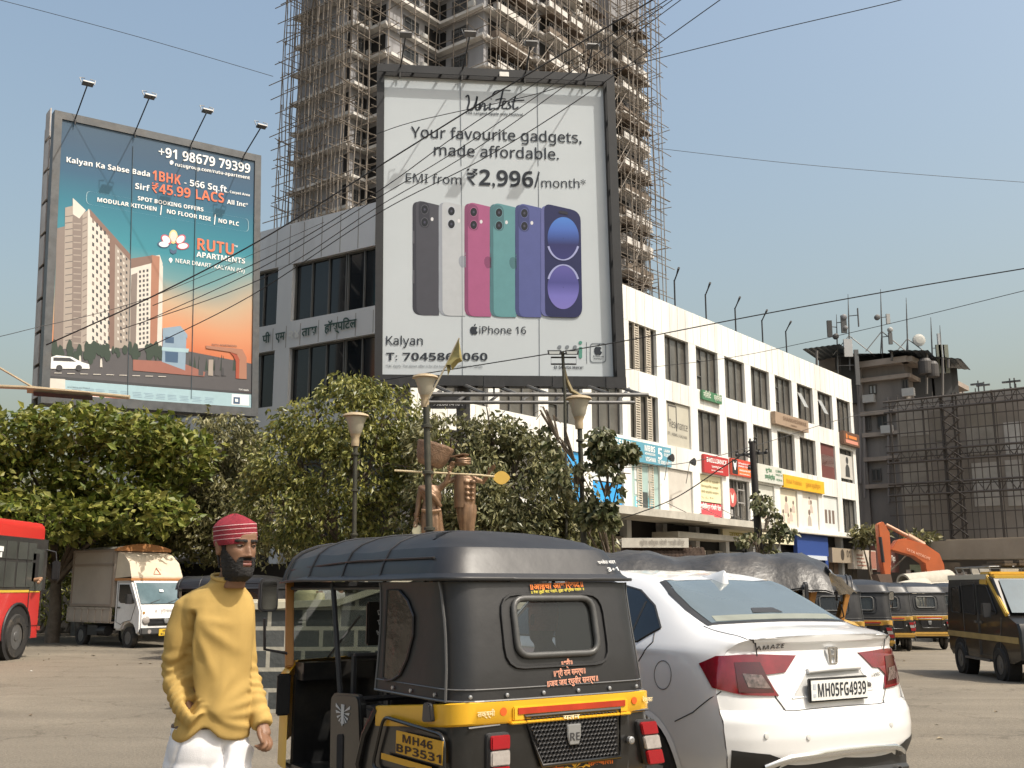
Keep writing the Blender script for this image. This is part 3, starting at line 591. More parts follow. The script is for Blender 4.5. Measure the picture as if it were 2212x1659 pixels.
m.pbox(POB, opx(600, 800)[0] - .25, opx(600, 800)[0] + .25, 0, zt, .0, .3, 0)
m.build('wall', [M_OLD, M_OLDL], old, world=True)
def oldwin(x0, x1, y0, y1, c, fr=True, pl=POB):
	(a0, b1), (a1, b0) = opx(x0, y0, pl), opx(x1, y1, pl); f = MB()
	if fr:
		f.pbox(pl, a0, a1, b0, b0 + .1, .0, .12); f.pbox(pl, a0, a1, b1 - .1, b1, 0, .12); f.pbox(pl, (a0 + a1) / 2 - .06, (a0 + a1) / 2 + .06, b0 + .1, b1 - .1, 0, .12)
		f.pbox(pl, a0, a0 + .08, b0 + .1, b1 - .1, 0, .12); f.pbox(pl, a1 - .08, a1, b0 + .1, b1 - .1, 0, .12)
	fo = f.build('window', flat((.08, .07, .06)), old, world=True)
	g = MB(); g.pbox(pl, a0 + .02, a1 - .02, b0 + .02, b1 - .02, -.1, .05); g.build('pane', flat(c, .4), fo, world=True)
oldwin(662, 718, 820, 880, (.45, .45, .43)); oldwin(640, 680, 1020, 1130, (.12, .10, .09)); oldwin(715, 800, 1030, 1110, (.02, .02, .02)); oldwin(680, 750, 1400, 1480, (.02, .02, .02)); oldwin(890, 940, 780, 880, (.02, .018, .016)); oldwin(570, 590, 900, 960, (.01, .01, .01))
for x0, y0 in ((630, 895), (755, 1105), (900, 850)):
	a, b = opx(x0, y0); m = MB(); m.pbox(POB, a, a + .95, b - .65, b, .1, .55); m.build('air_conditioner', flat((.42, .41, .39)), old, world=True)
m = MB()
for x, y0, y1 in ((605, 760, 1500), (800, 905, 1640), (635, 1000, 1600)): m.tube([POB.P(opx(x, y0)[0], opx(x, y0)[1], .3), POB.P(opx(x + 8, y1)[0], max(0, opx(x, y1)[1]), .3)], .1, 6)
m.build('drain_pipe', flat((.20, .18, .17)), old, world=True)
m = MB()
for k, (x0, x1, y0, y1) in enumerate(((965, 1070, 655, 740), (1000, 1040, 740, 900), (1180, 1220, 710, 890))):
	pass
for b in np.arange(2, zt - 2, 3.1): m.pbox(POA, 2, 5.5, b + .3, b + 2.2, -.3, .02); m.pbox(POA, 8, 14, b + .3, b + 2.2, -.3, .02)
m.build('balcony', DARK, old, world=True)
M_TIN = mat('tin_sheet', (.11, .13, .15), .45, .5, var=.2, scale=2, dirt=.3);
def tin(x0, y0, x1, y1, dep, lab, drop, d0):
	p = at(*z5(x0, y0), 84 + d0); q = at(*z5(x1, y1), 84 + d0 - 1.0); u = (q - p); L = u.length; u.normalize(); bk = Vector((.5, .86, 0)); m = MB(); nseg = int(L / .22); t0 = []; t1 = []
	for i in range(nseg + 1):
		o = u * (L * i / nseg) + Vector((0, 0, .05 * (i % 2))); t0.append(p + o - bk * 1.2 + Vector((0, 0, -drop))); t1.append(p + o + bk * dep)
	m.loft([t0, t1], False); m.loft([[v - Vector((0, 0, .03)) for v in t1], [v - Vector((0, 0, .03)) for v in t0]], False)
	ro = m.build(lab, M_TIN, old, world=True, normals=False)
	return p, q, u, L
tin(228, 582, 480, 548, 6, 'tin_roof', .1, 1); tin(455, 560, 838, 545, 7, 'tin_roof', .9, 2); tin(808, 582, 1085, 582, 7, 'tin_roof', .2, 0); tin(1095, 622, 1310, 640, 5, 'tin_roof', .2, 1)
m = MB()
for x0, x1, y0, y1, d in ((470, 820, 600, 700, 2.2), (820, 1080, 590, 660, 1.6), (1110, 1220, 640, 760, 1.5), (1080, 1270, 700, 900, 3)):
	p = at(*z5(x0, y1), 84 + d); q = at(*z5(x1, y0), 84 + d); m.bx(p.x, q.x, 84 + d, 90 + d, p.z - 3, q.z, 0)
m.build('roof_shed', flat((.03, .03, .03)), old, world=True)
m = MB()
for x, y0, y1 in ((300, 580, 680), (1170, 630, 900), (1060, 600, 880), (1210, 640, 700), (820, 590, 650)):
	p = at(*z5(x, y0), 83.4); q = at(*z5(x, y1), 83.4); m.tube([p, q], .1, 6)
m.build('shed_post', flat((.13, .12, .11)), old, world=True)
for x, y, r in ((1050, 700, .55), (1100, 720, .5)):
	p = at(*z5(x, y), 82.5); m = MB(); m.lathe(p, [(r * .96, -.5), (r, -.3), (r, .5), (r * .7, .75), (.1, .8)], 16); m.build('water_tank', flat((.05, .045, .042)), old, world=True)
PSB = Pl(at(*z5(860, 1200), 76), Vector((.80, -.60, 0)), (0, 0, 1)); PSB.o.z = 0
def spx(x, y): return PSB.px(*z5(x, y))
net = thing('scaffolded_building', 'low brown building behind a full steel pipe grid scaffold at the right edge', 'building', tuple(PSB.o))
a1 = spx(1733, 900)[0] + 6; ztop = (spx(1280, 895)[1] + spx(1700, 845)[1]) / 2
M_NET = mat('brown_netting', (.27, .24, .21), .95, var=.18, scale=.3, dirt=.4)
m = MB(); m.pbox(PSB, 0, a1, 4.2, ztop, -12, 0); m.build('wall', M_NET, net, world=True)
random.seed(8)
M_SH = [mat('sheet', c, .8, var=.2, scale=.5, dirt=.35) for c in ((.31, .285, .25), (.46, .44, .41), (.24, .215, .18))]
for x0, x1, y0, y1, c in ((865, 1085, 1000, 1160, 0), (1330, 1560, 960, 1100, 2), (1590, 1733, 1080, 1300, 1), (895, 1110, 1370, 1650, 0), (1370, 1590, 1360, 1650, 1), (1600, 1740, 1340, 1650, 1), (1095, 1190, 1000, 1200, 2), (1330, 1560, 1120, 1290, 0), (870, 1085, 1190, 1330, 2)):
	(b0, c1), (b1, c0) = spx(x0, y0), spx(x1, y1); m = MB(); m.pbox(PSB, b0, min(b1, a1), c0, c1, .01, .06); m.build('cladding_sheet', M_SH[c], net, world=True)
gs = thing('pipe_scaffold', 'dark steel pipe grid scaffold in front of the low brown building', 'scaffolding', tuple(PSB.P(2, 0, 1)))
M_PIPE = flat((.06, .05, .043), .6)
for i, x in enumerate((848, 905, 960, 1010, 1075, 1110, 1150, 1200, 1215, 1285, 1310, 1360, 1400, 1450, 1500, 1560, 1580, 1650, 1700, 1733)):
	a = spx(x, 1200)[0]; m = MB(); m.tube([PSB.P(a, 3.8, 1.0), PSB.P(a, ztop + random.random() * .4 - .1, 1.0)], .075 if x in (1075, 1200, 1215, 1285, 1310, 1560, 848) else .035, 6); m.build('upright_pipe', M_PIPE, gs, world=True)
b = 4.4;
while b < ztop:
	m = MB(); m.tube([PSB.P(-.6, b, 1.05), PSB.P(a1, b + random.gauss(0, .05), 1.05)], .04, 6); m.build('ledger_pipe', M_PIPE, gs, world=True); b += .86 + random.random() * .3
for y in (1340, 980, 1570):                                     # lattice beams
	b = spx(1300, y)[1]; m = MB(); m.tube([PSB.P(-.5, b, 1.2), PSB.P(a1, b, 1.2)], .09, 6); m.tube([PSB.P(-.5, b + .8, 1.2), PSB.P(a1, b + .8, 1.2)], .09, 6)
	for j in range(int(a1)): m.tube([PSB.P(j, b, 1.2), PSB.P(j + .5, b + .8, 1.2), PSB.P(j + 1, b, 1.2)], .045, 4)
	m.build('lattice_girder', M_PIPE, gs, world=True)
m = MB(); a, b_ = spx(1200, 1000)[0], spx(1310, 1000)[0]
for j in range(int((ztop - 4.5) / .9)): m.tube([PSB.P(a, 4 + j * .9, 1.25), PSB.P(b_, 4.9 + j * .9, 1.25)], .06, 4); m.tube([PSB.P(b_, 4 + j * .9, 1.25), PSB.P(a, 4.9 + j * .9, 1.25)], .06, 4)
m.build('ladder_tower', M_PIPE, gs, world=True)
for x, y in ((1408, 830), (1448, 838), (1628, 815), (1660, 812)):
	a, b = spx(x, y); t = thing('roof_antenna', 'small antenna on the roof edge of the scaffolded brown building', 'antenna', tuple(PSB.P(a, ztop, -.4)), 0, 'small antennas on the scaffolded building')
	m = MB(); m.tube([PSB.P(a, ztop, -.4), PSB.P(a, b + .5, -.4)], .05, 6); m.build('mast', GREYST, t, world=True); m = MB(); m.pbox(PSB, a - .5, a + .4, b + .2, b + .32, -.5, -.3); m.build('dipole', GREYST, t, world=True)
m = MB(); m.pbox(PSB, -7.0, a1, -.3, 4.2, -11, -1.2); m.build('shop_front', flat((.10, .085, .07)), net, world=True)
t = thing('footbridge_deck', 'grey brown concrete footbridge deck crossing in front of the scaffolded building', 'footbridge', tuple(at(2100, HZ, 66)))
p, q = at(2030, 1190, 68), at(2290, 1184, 60); m = MB(); m.beam(p, q, 2.2, 1.15); m.beam(p + Vector((0, -1.2, .62)), q + Vector((0, -1.2, .62)), .12, .1)
m.build('deck', mat('deck_concrete', (.30, .26, .21), .85, var=.12, scale=.6, dirt=.4), t, world=True)
m = MB()
for u in (2215, 2262): c = at(u, 1190, 63.5); m.bx(c.x - .35, c.x + .35, c.y - .35, c.y + .35, -.4, c.z - .5)
m.build('pier', M_CONC, t, world=True)
random.seed(4)
for u, v, w_, h_, c, lab in ((2055, 1255, 52, 34, (.4, .36, .3), 'faded shop sign beyond the excavator boom'), (2120, 1240, 40, 26, (.45, .42, .36), 'pale grey sign board under the footbridge'), (2185, 1232, 46, 30, (.55, .47, .34), 'cream sign board under the footbridge near the right edge'), (1985, 1240, 34, 40, (.30, .34, .24), 'greenish sign board behind the excavator arm'), (1968, 1248, 16, 34, (.55, .5, .46), 'narrow white sign with a red disc behind the excavator arm')):
	p = at(u, v, 69); k = 69 / 2292; t = thing('street_sign', lab, 'sign', tuple(p)); m = MB(); m.bx(p.x - w_ * k / 2, p.x + w_ * k / 2, 69, 69.15, p.z - h_ * k / 2, p.z + h_ * k / 2); m.build('panel', mat('faded_board', c, .6, var=.2, scale=3, dirt=.4), t, world=True)
	if 'red disc' in lab: m = MB(); m.lathe((p.x, 68.98, p.z), [(.2, 0), (.2, .02)], 14, axis='y'); m.build('disc', flat((.45, .08, .06)), t, world=True)
	m = MB(); m.bx(p.x - .06, p.x + .06, 69.04, 69.12, -.3, p.z - h_ * k / 2); m.build('post', GREYST, t, world=True)
def mast(x, y0, y1, kind, lab):
	p = at(*z5(x, y1), 85); q = at(*z5(x - 4, y0), 85); t = thing('antenna_mast', lab, 'antenna mast', tuple(p), 0, 'telecom masts on the old block')
	p = p - Vector((0, 0, 2.0)); m = MB(); L = q.z - p.z
	m.tube([p, p + (q - p) * .72, q], [.07, .055, .02], 6); m.build('pole', GREYST, t, world=True)
	if kind in (1, 2, 3):
		m = MB(); h = p + (q - p) * .45
		for dx, dy in ((-1.5, -.5), (2.0, -.3), (.4, 1.5)): m.tube([h, p + Vector((dx, dy, 1.2))], .045, 5)
		m.build('stay', GREYST, t, world=True)
	def dish(f, dx, r, col=(.45, .45, .45)):
		c = p + (q - p) * f + Vector((dx, -.35, 0)); d = MB(); d.lathe(c, [(r * .35, .3), (r, .15), (r, -.05), (r * .6, -.12), (.02, -.14)], 16, axis='y'); d.build('dish', flat(col), t, world=True)
	def pan(f, dx, h, wd=.28, col=(.10, .10, .10)):
		c = p + (q - p) * f + Vector((dx, -.3, 0)); d = MB(); d.bx(c.x - wd / 2, c.x + wd / 2, c.y - .1, c.y + .1, c.z - h / 2, c.z + h / 2); d.tube([c + Vector((0, 0, .2)), p + (q - p) * f + Vector((0, 0, .2))], .04, 5); d.build('panel_antenna', flat(col), t, world=True)
	if kind == 1: dish(.68, -.5, .26, (.14, .14, .15)); dish(.54, -.4, .2, (.16, .16, .16)); pan(.68, .7, 1.6, .06)
	if kind == 2: dish(.62, -.45, .24, (.10, .10, .10)); pan(.60, .45, .85, .3, (.35, .35, .34)); dish(.46, .6, .22, (.3, .3, .29)); pan(.35, .6, 1.0, .3)
	if kind == 3: dish(.42, .85, .52, (.42, .42, .39))
	if kind == 4: pan(.45, .5, 2.8, .2, (.35, .37, .38)); pan(.3, .8, 2.4, .2, (.35, .37, .38))
	if kind == 5: pan(.35, -.3, 2.4, .45, (.13, .14, .11)); pan(.35, .25, 2.4, .45, (.17, .18, .14))
	if kind == 6: pan(.8, -.7, 1.4, .4, (.04, .04, .04)); pan(.86, .5, 1.5, .45, (.06, .06, .06)); pan(.55, .8, 1.5, .7, (.4, .4, .4)); pan(.3, 1.5, 3.0, .35, (.1, .1, .1)); dish(.7, -.2, .25, (.04, .04, .04))
mast(520, 190, 555, 1, 'leftmost tall braced telecom mast with two small drum dishes'); mast(745, 155, 530, 2, 'tallest braced telecom mast with a pale panel and dishes'); mast(922, 215, 572, 3, 'braced telecom mast carrying one large white dish')
mast(1092, 350, 610, 4, 'thin telecom mast with two slim white panel antennas'); mast(1155, 405, 610, 5, 'short telecom mast with a broad olive panel pair at the right'); mast(440, 330, 700, 6, 'stout telecom pole crowded with black panels at the roof corner')
# ---------------------------------------------------------------- the two hoardings
def hoarding_plane(x, Y, z, yaw, roll):
	u = Vector((math.cos(yaw) * math.cos(roll), math.sin(yaw) * math.cos(roll), math.sin(roll))); n = Vector((math.sin(yaw), -math.cos(yaw), 0)); v = n.cross(u).normalized()
	return Pl((x, Y, z), u, v)
z2 = crop(1000, 0, .72324); z3 = crop(1400, 700, .48216); z1 = crop(0, 250, .81395)
PC = hoarding_plane(-.429, 29, 11.855, .131, .0171); WC, HC = 6.609, 9.03
hc = thing('phone_hoarding', 'large pale hoarding advertising six coloured phones in a black frame', 'billboard', tuple(PC.P(0, -HC / 2 - 5.5)))
M_BFR = mat('black_frame', (.014, .015, .017), .6, var=.25, scale=3, dirt=.06)
def hframe(pl, W, H, t, root, l, r, b, tp_):
	m = MB(); m.pbox(pl, -W / 2 - l, -W / 2, -H / 2 - b, H / 2 + tp_, -.35, .05); m.pbox(pl, W / 2, W / 2 + r, -H / 2 - b, H / 2 + tp_, -.35, .05)
	m.pbox(pl, -W / 2, W / 2, H / 2, H / 2 + tp_, -.349, .047); m.pbox(pl, -W / 2, W / 2, -H / 2 - b, -H / 2, -.349, .047)
	for x in np.linspace(-W / 2, W / 2, 5): m.pbox(pl, x - .06, x + .06, -H / 2, H / 2, -.30, -.2)
	for y in np.linspace(-H / 2, H / 2, 8): m.pbox(pl, -W / 2, W / 2, y - .04, y + .04, -.42, -.31)
	return m.build('frame', M_BFR, root, world=True)
hframe(PC, WC, HC, 0, hc, .22, .32, .30, .30)
m = MB(); m.pbox(PC, -WC / 2 - .2, WC / 2 + .3, HC / 2 + .02, HC / 2 + .26, .24, .27); m.pbox(PC, WC / 2 + .05, WC / 2 + .3, -HC / 2 - .1, HC / 2 + .02, .24, .27)
for y in np.linspace(-HC / 2 + .2, HC / 2, 9): m.pbox(PC, WC / 2 + .12, WC / 2 + .2, y, y + .05, .04, .25)
for x in np.linspace(-WC / 2, WC / 2, 9): m.pbox(PC, x, x + .05, HC / 2 + .1, HC / 2 + .16, .04, .25)
m.build('front_lip', M_BFR, hc, world=True)
m = MB(); m.pbox(PC, -WC / 2, WC / 2, -HC / 2, HC / 2, -.2, 0); ad = m.build('poster', mat('pale_vinyl', (.45, .49, .515), .45, var=.03, scale=.5, bump=.12, bscale=1.6), hc, world=True)
def ink(lst, cols, par, pl, name='poster_print', d=.006):
	m = MB()
	for it in lst:
		if it[0] == 't': _, s, p, q, c, bold, h = it; text_on(m, pl, s, p, q, c, bold, d + .012, h=h)
		else: _, poly, dd, c = it; m.pprism(pl, poly, -.004, d + dd, c)
	return m.build(name, cols, par, world=True, normals=False)
C2 = lambda x, y: PC.px(*z2(x, y)); C3 = lambda x, y: PC.px(*z3(x, y))
INKS = [flat((.018, .024, .034), .85), flat((.16, .18, .2), .8)]
L = [('t', 'Your favourite gadgets,', C2(748, 712), C2(1632, 742), 0, .008, None), ('t', 'made affordable.', C2(868, 805), C2(1515, 828), 0, .008, None),
     ('t', 'EMI from', C2(722, 945), C2(1010, 957), 0, -.004, None), ('t', '₹2,996/', C2(1038, 958), C2(1418, 972), 0, .028, .50), ('t', 'month*', C2(1425, 972), C2(1655, 976), 0, -.004, None),
     ('t', 'The Largest Apple only Festival', C2(1032, 592), C2(1328, 602), 0, .02, None),
     ('t', 'iPhone 16', C3(825, 1143), C3(1188, 1146), 0, .004, None), ('t', 'Kalyan', C3(100, 1230), C3(385, 1232), 0, .006, None), ('t', 'T: 7045866060', C3(100, 1350), C3(888, 1352), 0, .02, .22),
     ('t', '*T&C Apply. The above offer is for the base model. (iPhone 16 128GB)', C3(95, 1402), C3(848, 1408), 1, .01, None), ('t', 'It Starts Here!', C3(1405, 1416), C3(1632, 1418), 0, .02, None),
     ('t', 'Premium', C3(1710, 1326), C3(1790, 1328), 0, .02, None), ('t', 'Partner', C3(1715, 1345), C3(1782, 1347), 0, .02, None)]
ink(L, INKS, ad, PC)
m = MB()
def stroke(pl, pts, w, c=0, d=.012):
	P = [Vector(q) for q in pts]; P2 = []
	for i in range(len(P) - 1):
		for t in (0, .25, .5, .75):
			a = P[max(i - 1, 0)]; b = P[i]; c_ = P[i + 1]; e = P[min(i + 2, len(P) - 1)]
			P2.append(.5 * ((2 * b) + (-a + c_) * t + (2 * a - 5 * b + 4 * c_ - e) * t * t + (-a + 3 * b - 3 * c_ + e) * t ** 3))
	P2.append(P[-1]); l, r = [], []
	for i, q in enumerate(P2):
		t = (P2[min(i + 1, len(P2) - 1)] - P2[max(i - 1, 0)]); t = t.normalized() if t.length > 1e-6 else Vector((1, 0)); nn = Vector((-t.y, t.x)); ww = w * (.6 + .5 * abs(t.y))
		l.append(pl.P(*(q + nn * ww / 2), d)); r.append(pl.P(*(q - nn * ww / 2), d))
	m.loft([l, r], False, c)
for s in ([(1032, 505), (1045, 495), (1050, 530), (1042, 565), (1065, 570), (1085, 530), (1092, 500), (1084, 560), (1098, 572)], [(1100, 572), (1108, 535), (1104, 570), (1122, 535), (1132, 545), (1130, 572), (1150, 555)], [(1160, 535), (1156, 568), (1172, 562)], [(1162, 515), (1166, 512)],
          [(1170, 500), (1185, 475), (1225, 468), (1265, 470)], [(1225, 470), (1214, 520), (1200, 565), (1175, 560)], [(1186, 520), (1215, 512), (1240, 515)], [(1222, 548), (1240, 530), (1228, 525), (1222, 560), (1245, 562)], [(1262, 528), (1252, 535), (1266, 555), (1250, 565), (1240, 560)], [(1290, 500), (1278, 545), (1284, 566), (1305, 555)], [(1268, 528), (1300, 522), (1335, 520)]):
	stroke(PC, [C2(*q) for q in s], .05)
m.build('poster_print', INKS, ad, world=True, normals=False)
def rrect(pts, r, n=5):                                        # rounded polygon from corner points
	out = []; k = len(pts)
	for i in range(k):
		p, c, q = Vector(pts[i - 1]), Vector(pts[i]), Vector(pts[(i + 1) % k]); rr = r[i] if isinstance(r, (list, tuple)) else r
		a = c + (p - c).normalized() * min(rr, (p - c).length * .49); b = c + (q - c).normalized() * min(rr, (q - c).length * .49)
		for j in range(n + 1):
			t = j / n; out.append(tuple(a * (1 - t) ** 2 + c * 2 * t * (1 - t) + b * t * t))
	return out
def apple(cx, cy, s, half=None):
	"""bitten fruit mark"""
	p = [(0, .30), (.12, .36), (.27, .33), (.36, .22), (.27, .12), (.24, -.02), (.29, -.16), (.40, -.22), (.33, -.38), (.22, -.50), (.10, -.50), (0, -.46), (-.10, -.50), (-.22, -.50), (-.34, -.36), (-.41, -.15), (-.41, .10), (-.33, .28), (-.18, .36), (-.08, .34)]
	leaf = [(.0, .40), (.02, .54), (.12, .65), (.19, .66), (.17, .53), (.09, .43)]
	return [(cx + x * s, cy + y * s) for x, y in p], [(cx + x * s, cy + y * s) for x, y in leaf]
PH = [((305, 505), (103, 998), (.055, .055, .068), (.03, .03, .04)), ((508, 712), (110, 1002), (.42, .44, .46), (.27, .29, .33)), ((708, 910), (117, 1008), (.33, .085, .19), (.20, .05, .12)), ((905, 1105), (122, 1012), (.10, .25, .27), (.06, .15, .17)), ((1102, 1300), (127, 1014), (.075, .09, .25), (.04, .05, .15))]
for i, ((x0, x1), (y0, y1), c, cd) in enumerate(PH):
	m = MB(); w = x1 - x0
	side = rrect([C3(x0, y0 + 6), C3(x1 + 6, y0 + 6 + w * .20), C3(x1 + 6, y1 + 4), C3(x0, y1)], [.22, .02, .02, .25]); m.pprism(PC, side, -.003, .004 + i * .004, 1)
	face = rrect([C3(x0 + 26, y0), C3(x1 + 6, y0 + w * .21), C3(x1 + 6, y1 + 4), C3(x0 + 30, y1 + 2)], [.20, .02, .02, .22]); m.pprism(PC, face, -.003, .007 + i * .004, 0)
	lc = (x0 + (68 if i != 1 else 95) + (22 if i == 0 else 0) , y0 + (82 if i else 75)); d = .009 + i * .004
	pill = rrect([C3(lc[0] - 42, lc[1] - 72), C3(lc[0] + 42, lc[1] - 50), C3(lc[0] + 42, lc[1] + 150), C3(lc[0] - 42, lc[1] + 132)], .2); m.pprism(PC, pill, -.003, d, 1 if i != 1 else 0)
	for k in (0, 1):
		for rr, cc, dd in ((33, 3, .002), (29, 2, .004), (9, 4, .006)):
			m.pprism(PC, [C3(lc[0] + rr * .9 * math.cos(t) + 4, lc[1] + k * 100 + rr * 1.15 * math.sin(t)) for t in [j * math.pi / 9 for j in range(18)]], -.003, d + dd, cc)
	m.pprism(PC, [C3(lc[0] + 62 + 11 * math.cos(t), lc[1] + 75 + 15 * math.sin(t)) for t in [j * math.pi / 5 for j in range(10)]], -.003, d, 5)
	for yy in ((y0 + 240, y0 + 340), (y0 + 545, y0 + 650)): m.pprism(PC, rrect([C3(x0 + 4, yy[0]), C3(x0 + 13, yy[0]), C3(x0 + 13, yy[1]), C3(x0 + 4, yy[1])], .02), -.003, d, 1 if i else 3)
	if i in (2, 3, 4, 1):
		ax, ay = C3(x1 - 2, (y0 + y1) / 2 + 20); b_, l_ = apple(ax, ay, .42)
		lim = C3(x1 + 6, 500)[0]; cut = lambda P_: [(min(x, lim), y) for x, y in P_]
		if i != 4: m.pprism(PC, cut(b_), -.003, d - .001, 1); m.pprism(PC, cut(l_), -.003, d - .001, 1)
	m.build('phone_print', [flat(c, .4), flat(cd, .4), flat((.012, .012, .015), .3), flat(tuple(min(1, x * 1.5 + .05) for x in cd), .4), flat((.05, .05, .08)), flat((.6, .6, .62))], ad, world=True, normals=False)
def screenmat():
	m = mat('printed_wallpaper', (.012, .014, .075), .4); return m
def gradient(name, stops, pl, b0, b1, rough=.45):              # vertical print gradient in the artwork
	m = bpy.data.materials.new(name); m.use_nodes = True; t = m.node_tree; N = t.nodes; Lk = t.links; b = N['Principled BSDF']; b.inputs['Roughness'].default_value = rough
	uv = N.new('ShaderNodeAttribute'); uv.attribute_name = 'h'; cr = N.new('ShaderNodeValToRGB'); e = cr.color_ramp.elements
	while len(e) < len(stops): e.new(.5)
	for i, (p, c) in enumerate(stops): e[i].position = p; e[i].color = tuple(c) + (1,)
	Lk.new(uv.outputs['Fac'], cr.inputs[0]); Lk.new(cr.outputs[0], b.inputs['Base Color']); return m
def heights(ob, pl, b0, b1):                                   # stores each vertex's place up the artwork
	root = ob
	while root.parent: root = root.parent
	at_ = ob.data.attributes.new('h', 'FLOAT', 'POINT'); M_ = root.matrix_basis
	at_.data.foreach_set('value', [((M_ @ v.co - pl.o).dot(pl.v) - b0) / (b1 - b0) for v in ob.data.vertices])
m = MB(); xo = 1302
m.pprism(PC, rrect([C3(xo, 140), C3(1605, 200), C3(1622, 1015), C3(xo, 1010)], [.25, .3, .3, .2]), -.003, .030, 1)
m.pprism(PC, rrect([C3(xo + 26, 132), C3(1610, 196), C3(1624, 1022), C3(xo + 34, 1014)], [.2, .3, .3, .2]), -.003, .034, 0)
m.pprism(PC, rrect([C3(1440, 188), C3(1512, 200), C3(1512, 224), C3(1440, 210)], .05), -.003, .042, 3)
m.build('phone_print', [flat((.012, .014, .07), .35), flat((.10, .11, .28), .4), WHT, flat((.005, .005, .02))], ad, world=True, normals=False)
for yc, ry, stops in ((405, 165, [(0, (.02, .02, .13)), (.35, (.012, .014, .10)), (.7, (.05, .12, .42)), (1, (.06, .19, .55))]), (785, 170, [(0, (.16, .14, .42)), (.3, (.14, .13, .42)), (.6, (.05, .05, .22)), (1, (.09, .08, .30))])):
	m = MB(); P_ = [C3(1475 + 122 * math.cos(t), yc + ry * math.sin(t)) for t in [j * math.pi / 24 for j in range(48)]]; ctr = C3(1475, yc)
	rings = [[PC.P(ctr[0] + (a - ctr[0]) * s, ctr[1] + (b - ctr[1]) * s, .041) for a, b in P_] for s in (1, .8, .6, .4, .2, .02)]; m.loft(rings, True, 0); bs = [b for a, b in P_]
	o = m.build('phone_print', gradient('wallpaper_bubble', stops, PC, 0, 1), ad, world=True, normals=False); heights(o, PC, min(bs), max(bs))
	m = MB(); stroke(PC, [C3(1475 + 124 * math.cos(t), yc + ry * 1.02 * math.sin(t)) for t in [(.12 if yc < 600 else 1.12) * math.pi + j * math.pi * .76 / 12 for j in range(13)]], .055, 0, .044); m.build('phone_print', flat((.30, .32, .55), .4), ad, world=True, normals=False)
m = MB()
b_, l_ = apple(*C3(783, 1114), .27); m.pprism(PC, b_, -.003, .014, 0); m.pprism(PC, l_, -.003, .014, 0)
b_, l_ = apple(*C3(1748, 1272), .28); m.pprism(PC, b_, -.003, .014, 0); m.pprism(PC, l_, -.003, .014, 0)
o = rrect([C3(1685, 1217), C3(1810, 1217), C3(1810, 1370), C3(1685, 1370)], .1); i_ = rrect([C3(1691, 1224), C3(1804, 1224), C3(1804, 1363), C3(1691, 1363)], .09)
m.loft([[PC.P(a, b, .012) for a, b in o], [PC.P(a, b, .012) for a, b in i_]], True, 1)
m.pprism(PC, [C3(1657, 1210), C3(1660, 1210), C3(1662, 1375), C3(1659, 1375)], -.003, .012, 1)
m.pprism(PC, rrect([C3(1598, 1245), C3(1624, 1245), C3(1624, 1336), C3(1598, 1336)], .05), -.003, .012, 2); m.pprism(PC, [C3(1610 + 14 * math.cos(t), 1214 + 14 * math.sin(t)) for t in [j * .5 for j in range(13)]], -.003, .012, 2)
for x in (1432, 1492, 1552): m.pprism(PC, rrect([C3(x, 1236), C3(x + 30, 1232), C3(x + 30, 1262), C3(x, 1262)], .06), -.003, .012, 1)
for x in (686, 1285): m.pprism(PC, [C3(x - 2, -120), C3(x + 2, -120), C3(x + 10, 1470), C3(x + 6, 1470)], -.003, .013, 3)
for x, d in ((686, 0), (1285, 0)): m.pprism(PC, [C2((1400 + .48216 * x - 1000) / .72324 - 9, 415), C2((1400 + .48216 * x - 1000) / .72324 - 5, 415), C2((1400 + .48216 * x - 1000) / .72324, 860), C2((1400 + .48216 * x - 1000) / .72324 - 3, 860)], -.003, .013, 3)
m.build('poster_print', INKS + [flat((.06, .22, .17)), flat((.16, .18, .20))], ad, world=True, normals=False)
def hlamp(pl, a, b0, base_dx, hx, hy, out, root, name='lamp'):
	p = pl.P(a, b0, .02); po_ = Pl(pl.o + pl.n * out, pl.u, pl.v); h = po_.P(*po_.px(*hx), 0); m = MB(); m.tube([p - pl.v * .22 + pl.n * .06, p + pl.n * .06, h], .023, 6); arm = m.build('lamp_arm', BLACK, root, world=True)
	m = MB(); hd = (h - p).normalized(); r = pl.u; e = pl.n * .9 + pl.v * .3; e.normalize(); t = r.cross(e)
	m.add([h + r * x * .17 + e * y * .10 + t * z * .025 for x in (-1, 1) for y in (-1, 1) for z in (-1, 1)], [(0, 1, 3, 2), (4, 6, 7, 5), (0, 4, 5, 1), (2, 3, 7, 6), (0, 2, 6, 4), (1, 5, 7, 3)])
	for s in (-1, 1): m.tube([h + r * s * .2, h + r * s * .24 - t * .18, h + r * s * .08 - t * .2], .015, 4)
	m.build('lamp_head', [GREYST], arm, world=True)
for bx_, hx_ in (((690, 405), (722, 180)), ((1010, 385), (1055, 175)), ((1335, 395), (1372, 225)), ((1650, 405), (1690, 240))):
	a, b = C2(*bx_); h = C2(*hx_); k = .93; hlamp(PC, a, HC / 2 + .15, 0, z2(*hx_), 0, 1.55, hc)
m = MB(); a, b = C2(1225, 400); m.pbox(PC, a - .14, a + .14, HC / 2 + .02, HC / 2 + .16, .28, .31); m.build('clip', WHITE, hc, world=True)
m = MB(); bb = -HC / 2 - .75
m.tube([PC.P(-WC / 2 + 1.2, bb, 1.1), PC.P(WC / 2 + .7, bb + .02, 1.15)], .06, 8); m.tube([PC.P(-WC / 2 + 1.2, bb - .22, 1.1), PC.P(WC / 2 + .3, bb - .2, 1.15)], .05, 8)
for a in np.linspace(-WC / 2 + 1.4, WC / 2 + .1, 7): m.tube([PC.P(a, -HC / 2 - .25, -.1), PC.P(a + .5, bb, 1.15)], .05, 6); m.tube([PC.P(a + .4, -HC / 2 - .3, -.2), PC.P(a - .3, bb - .2, 1.1)], .04, 6)
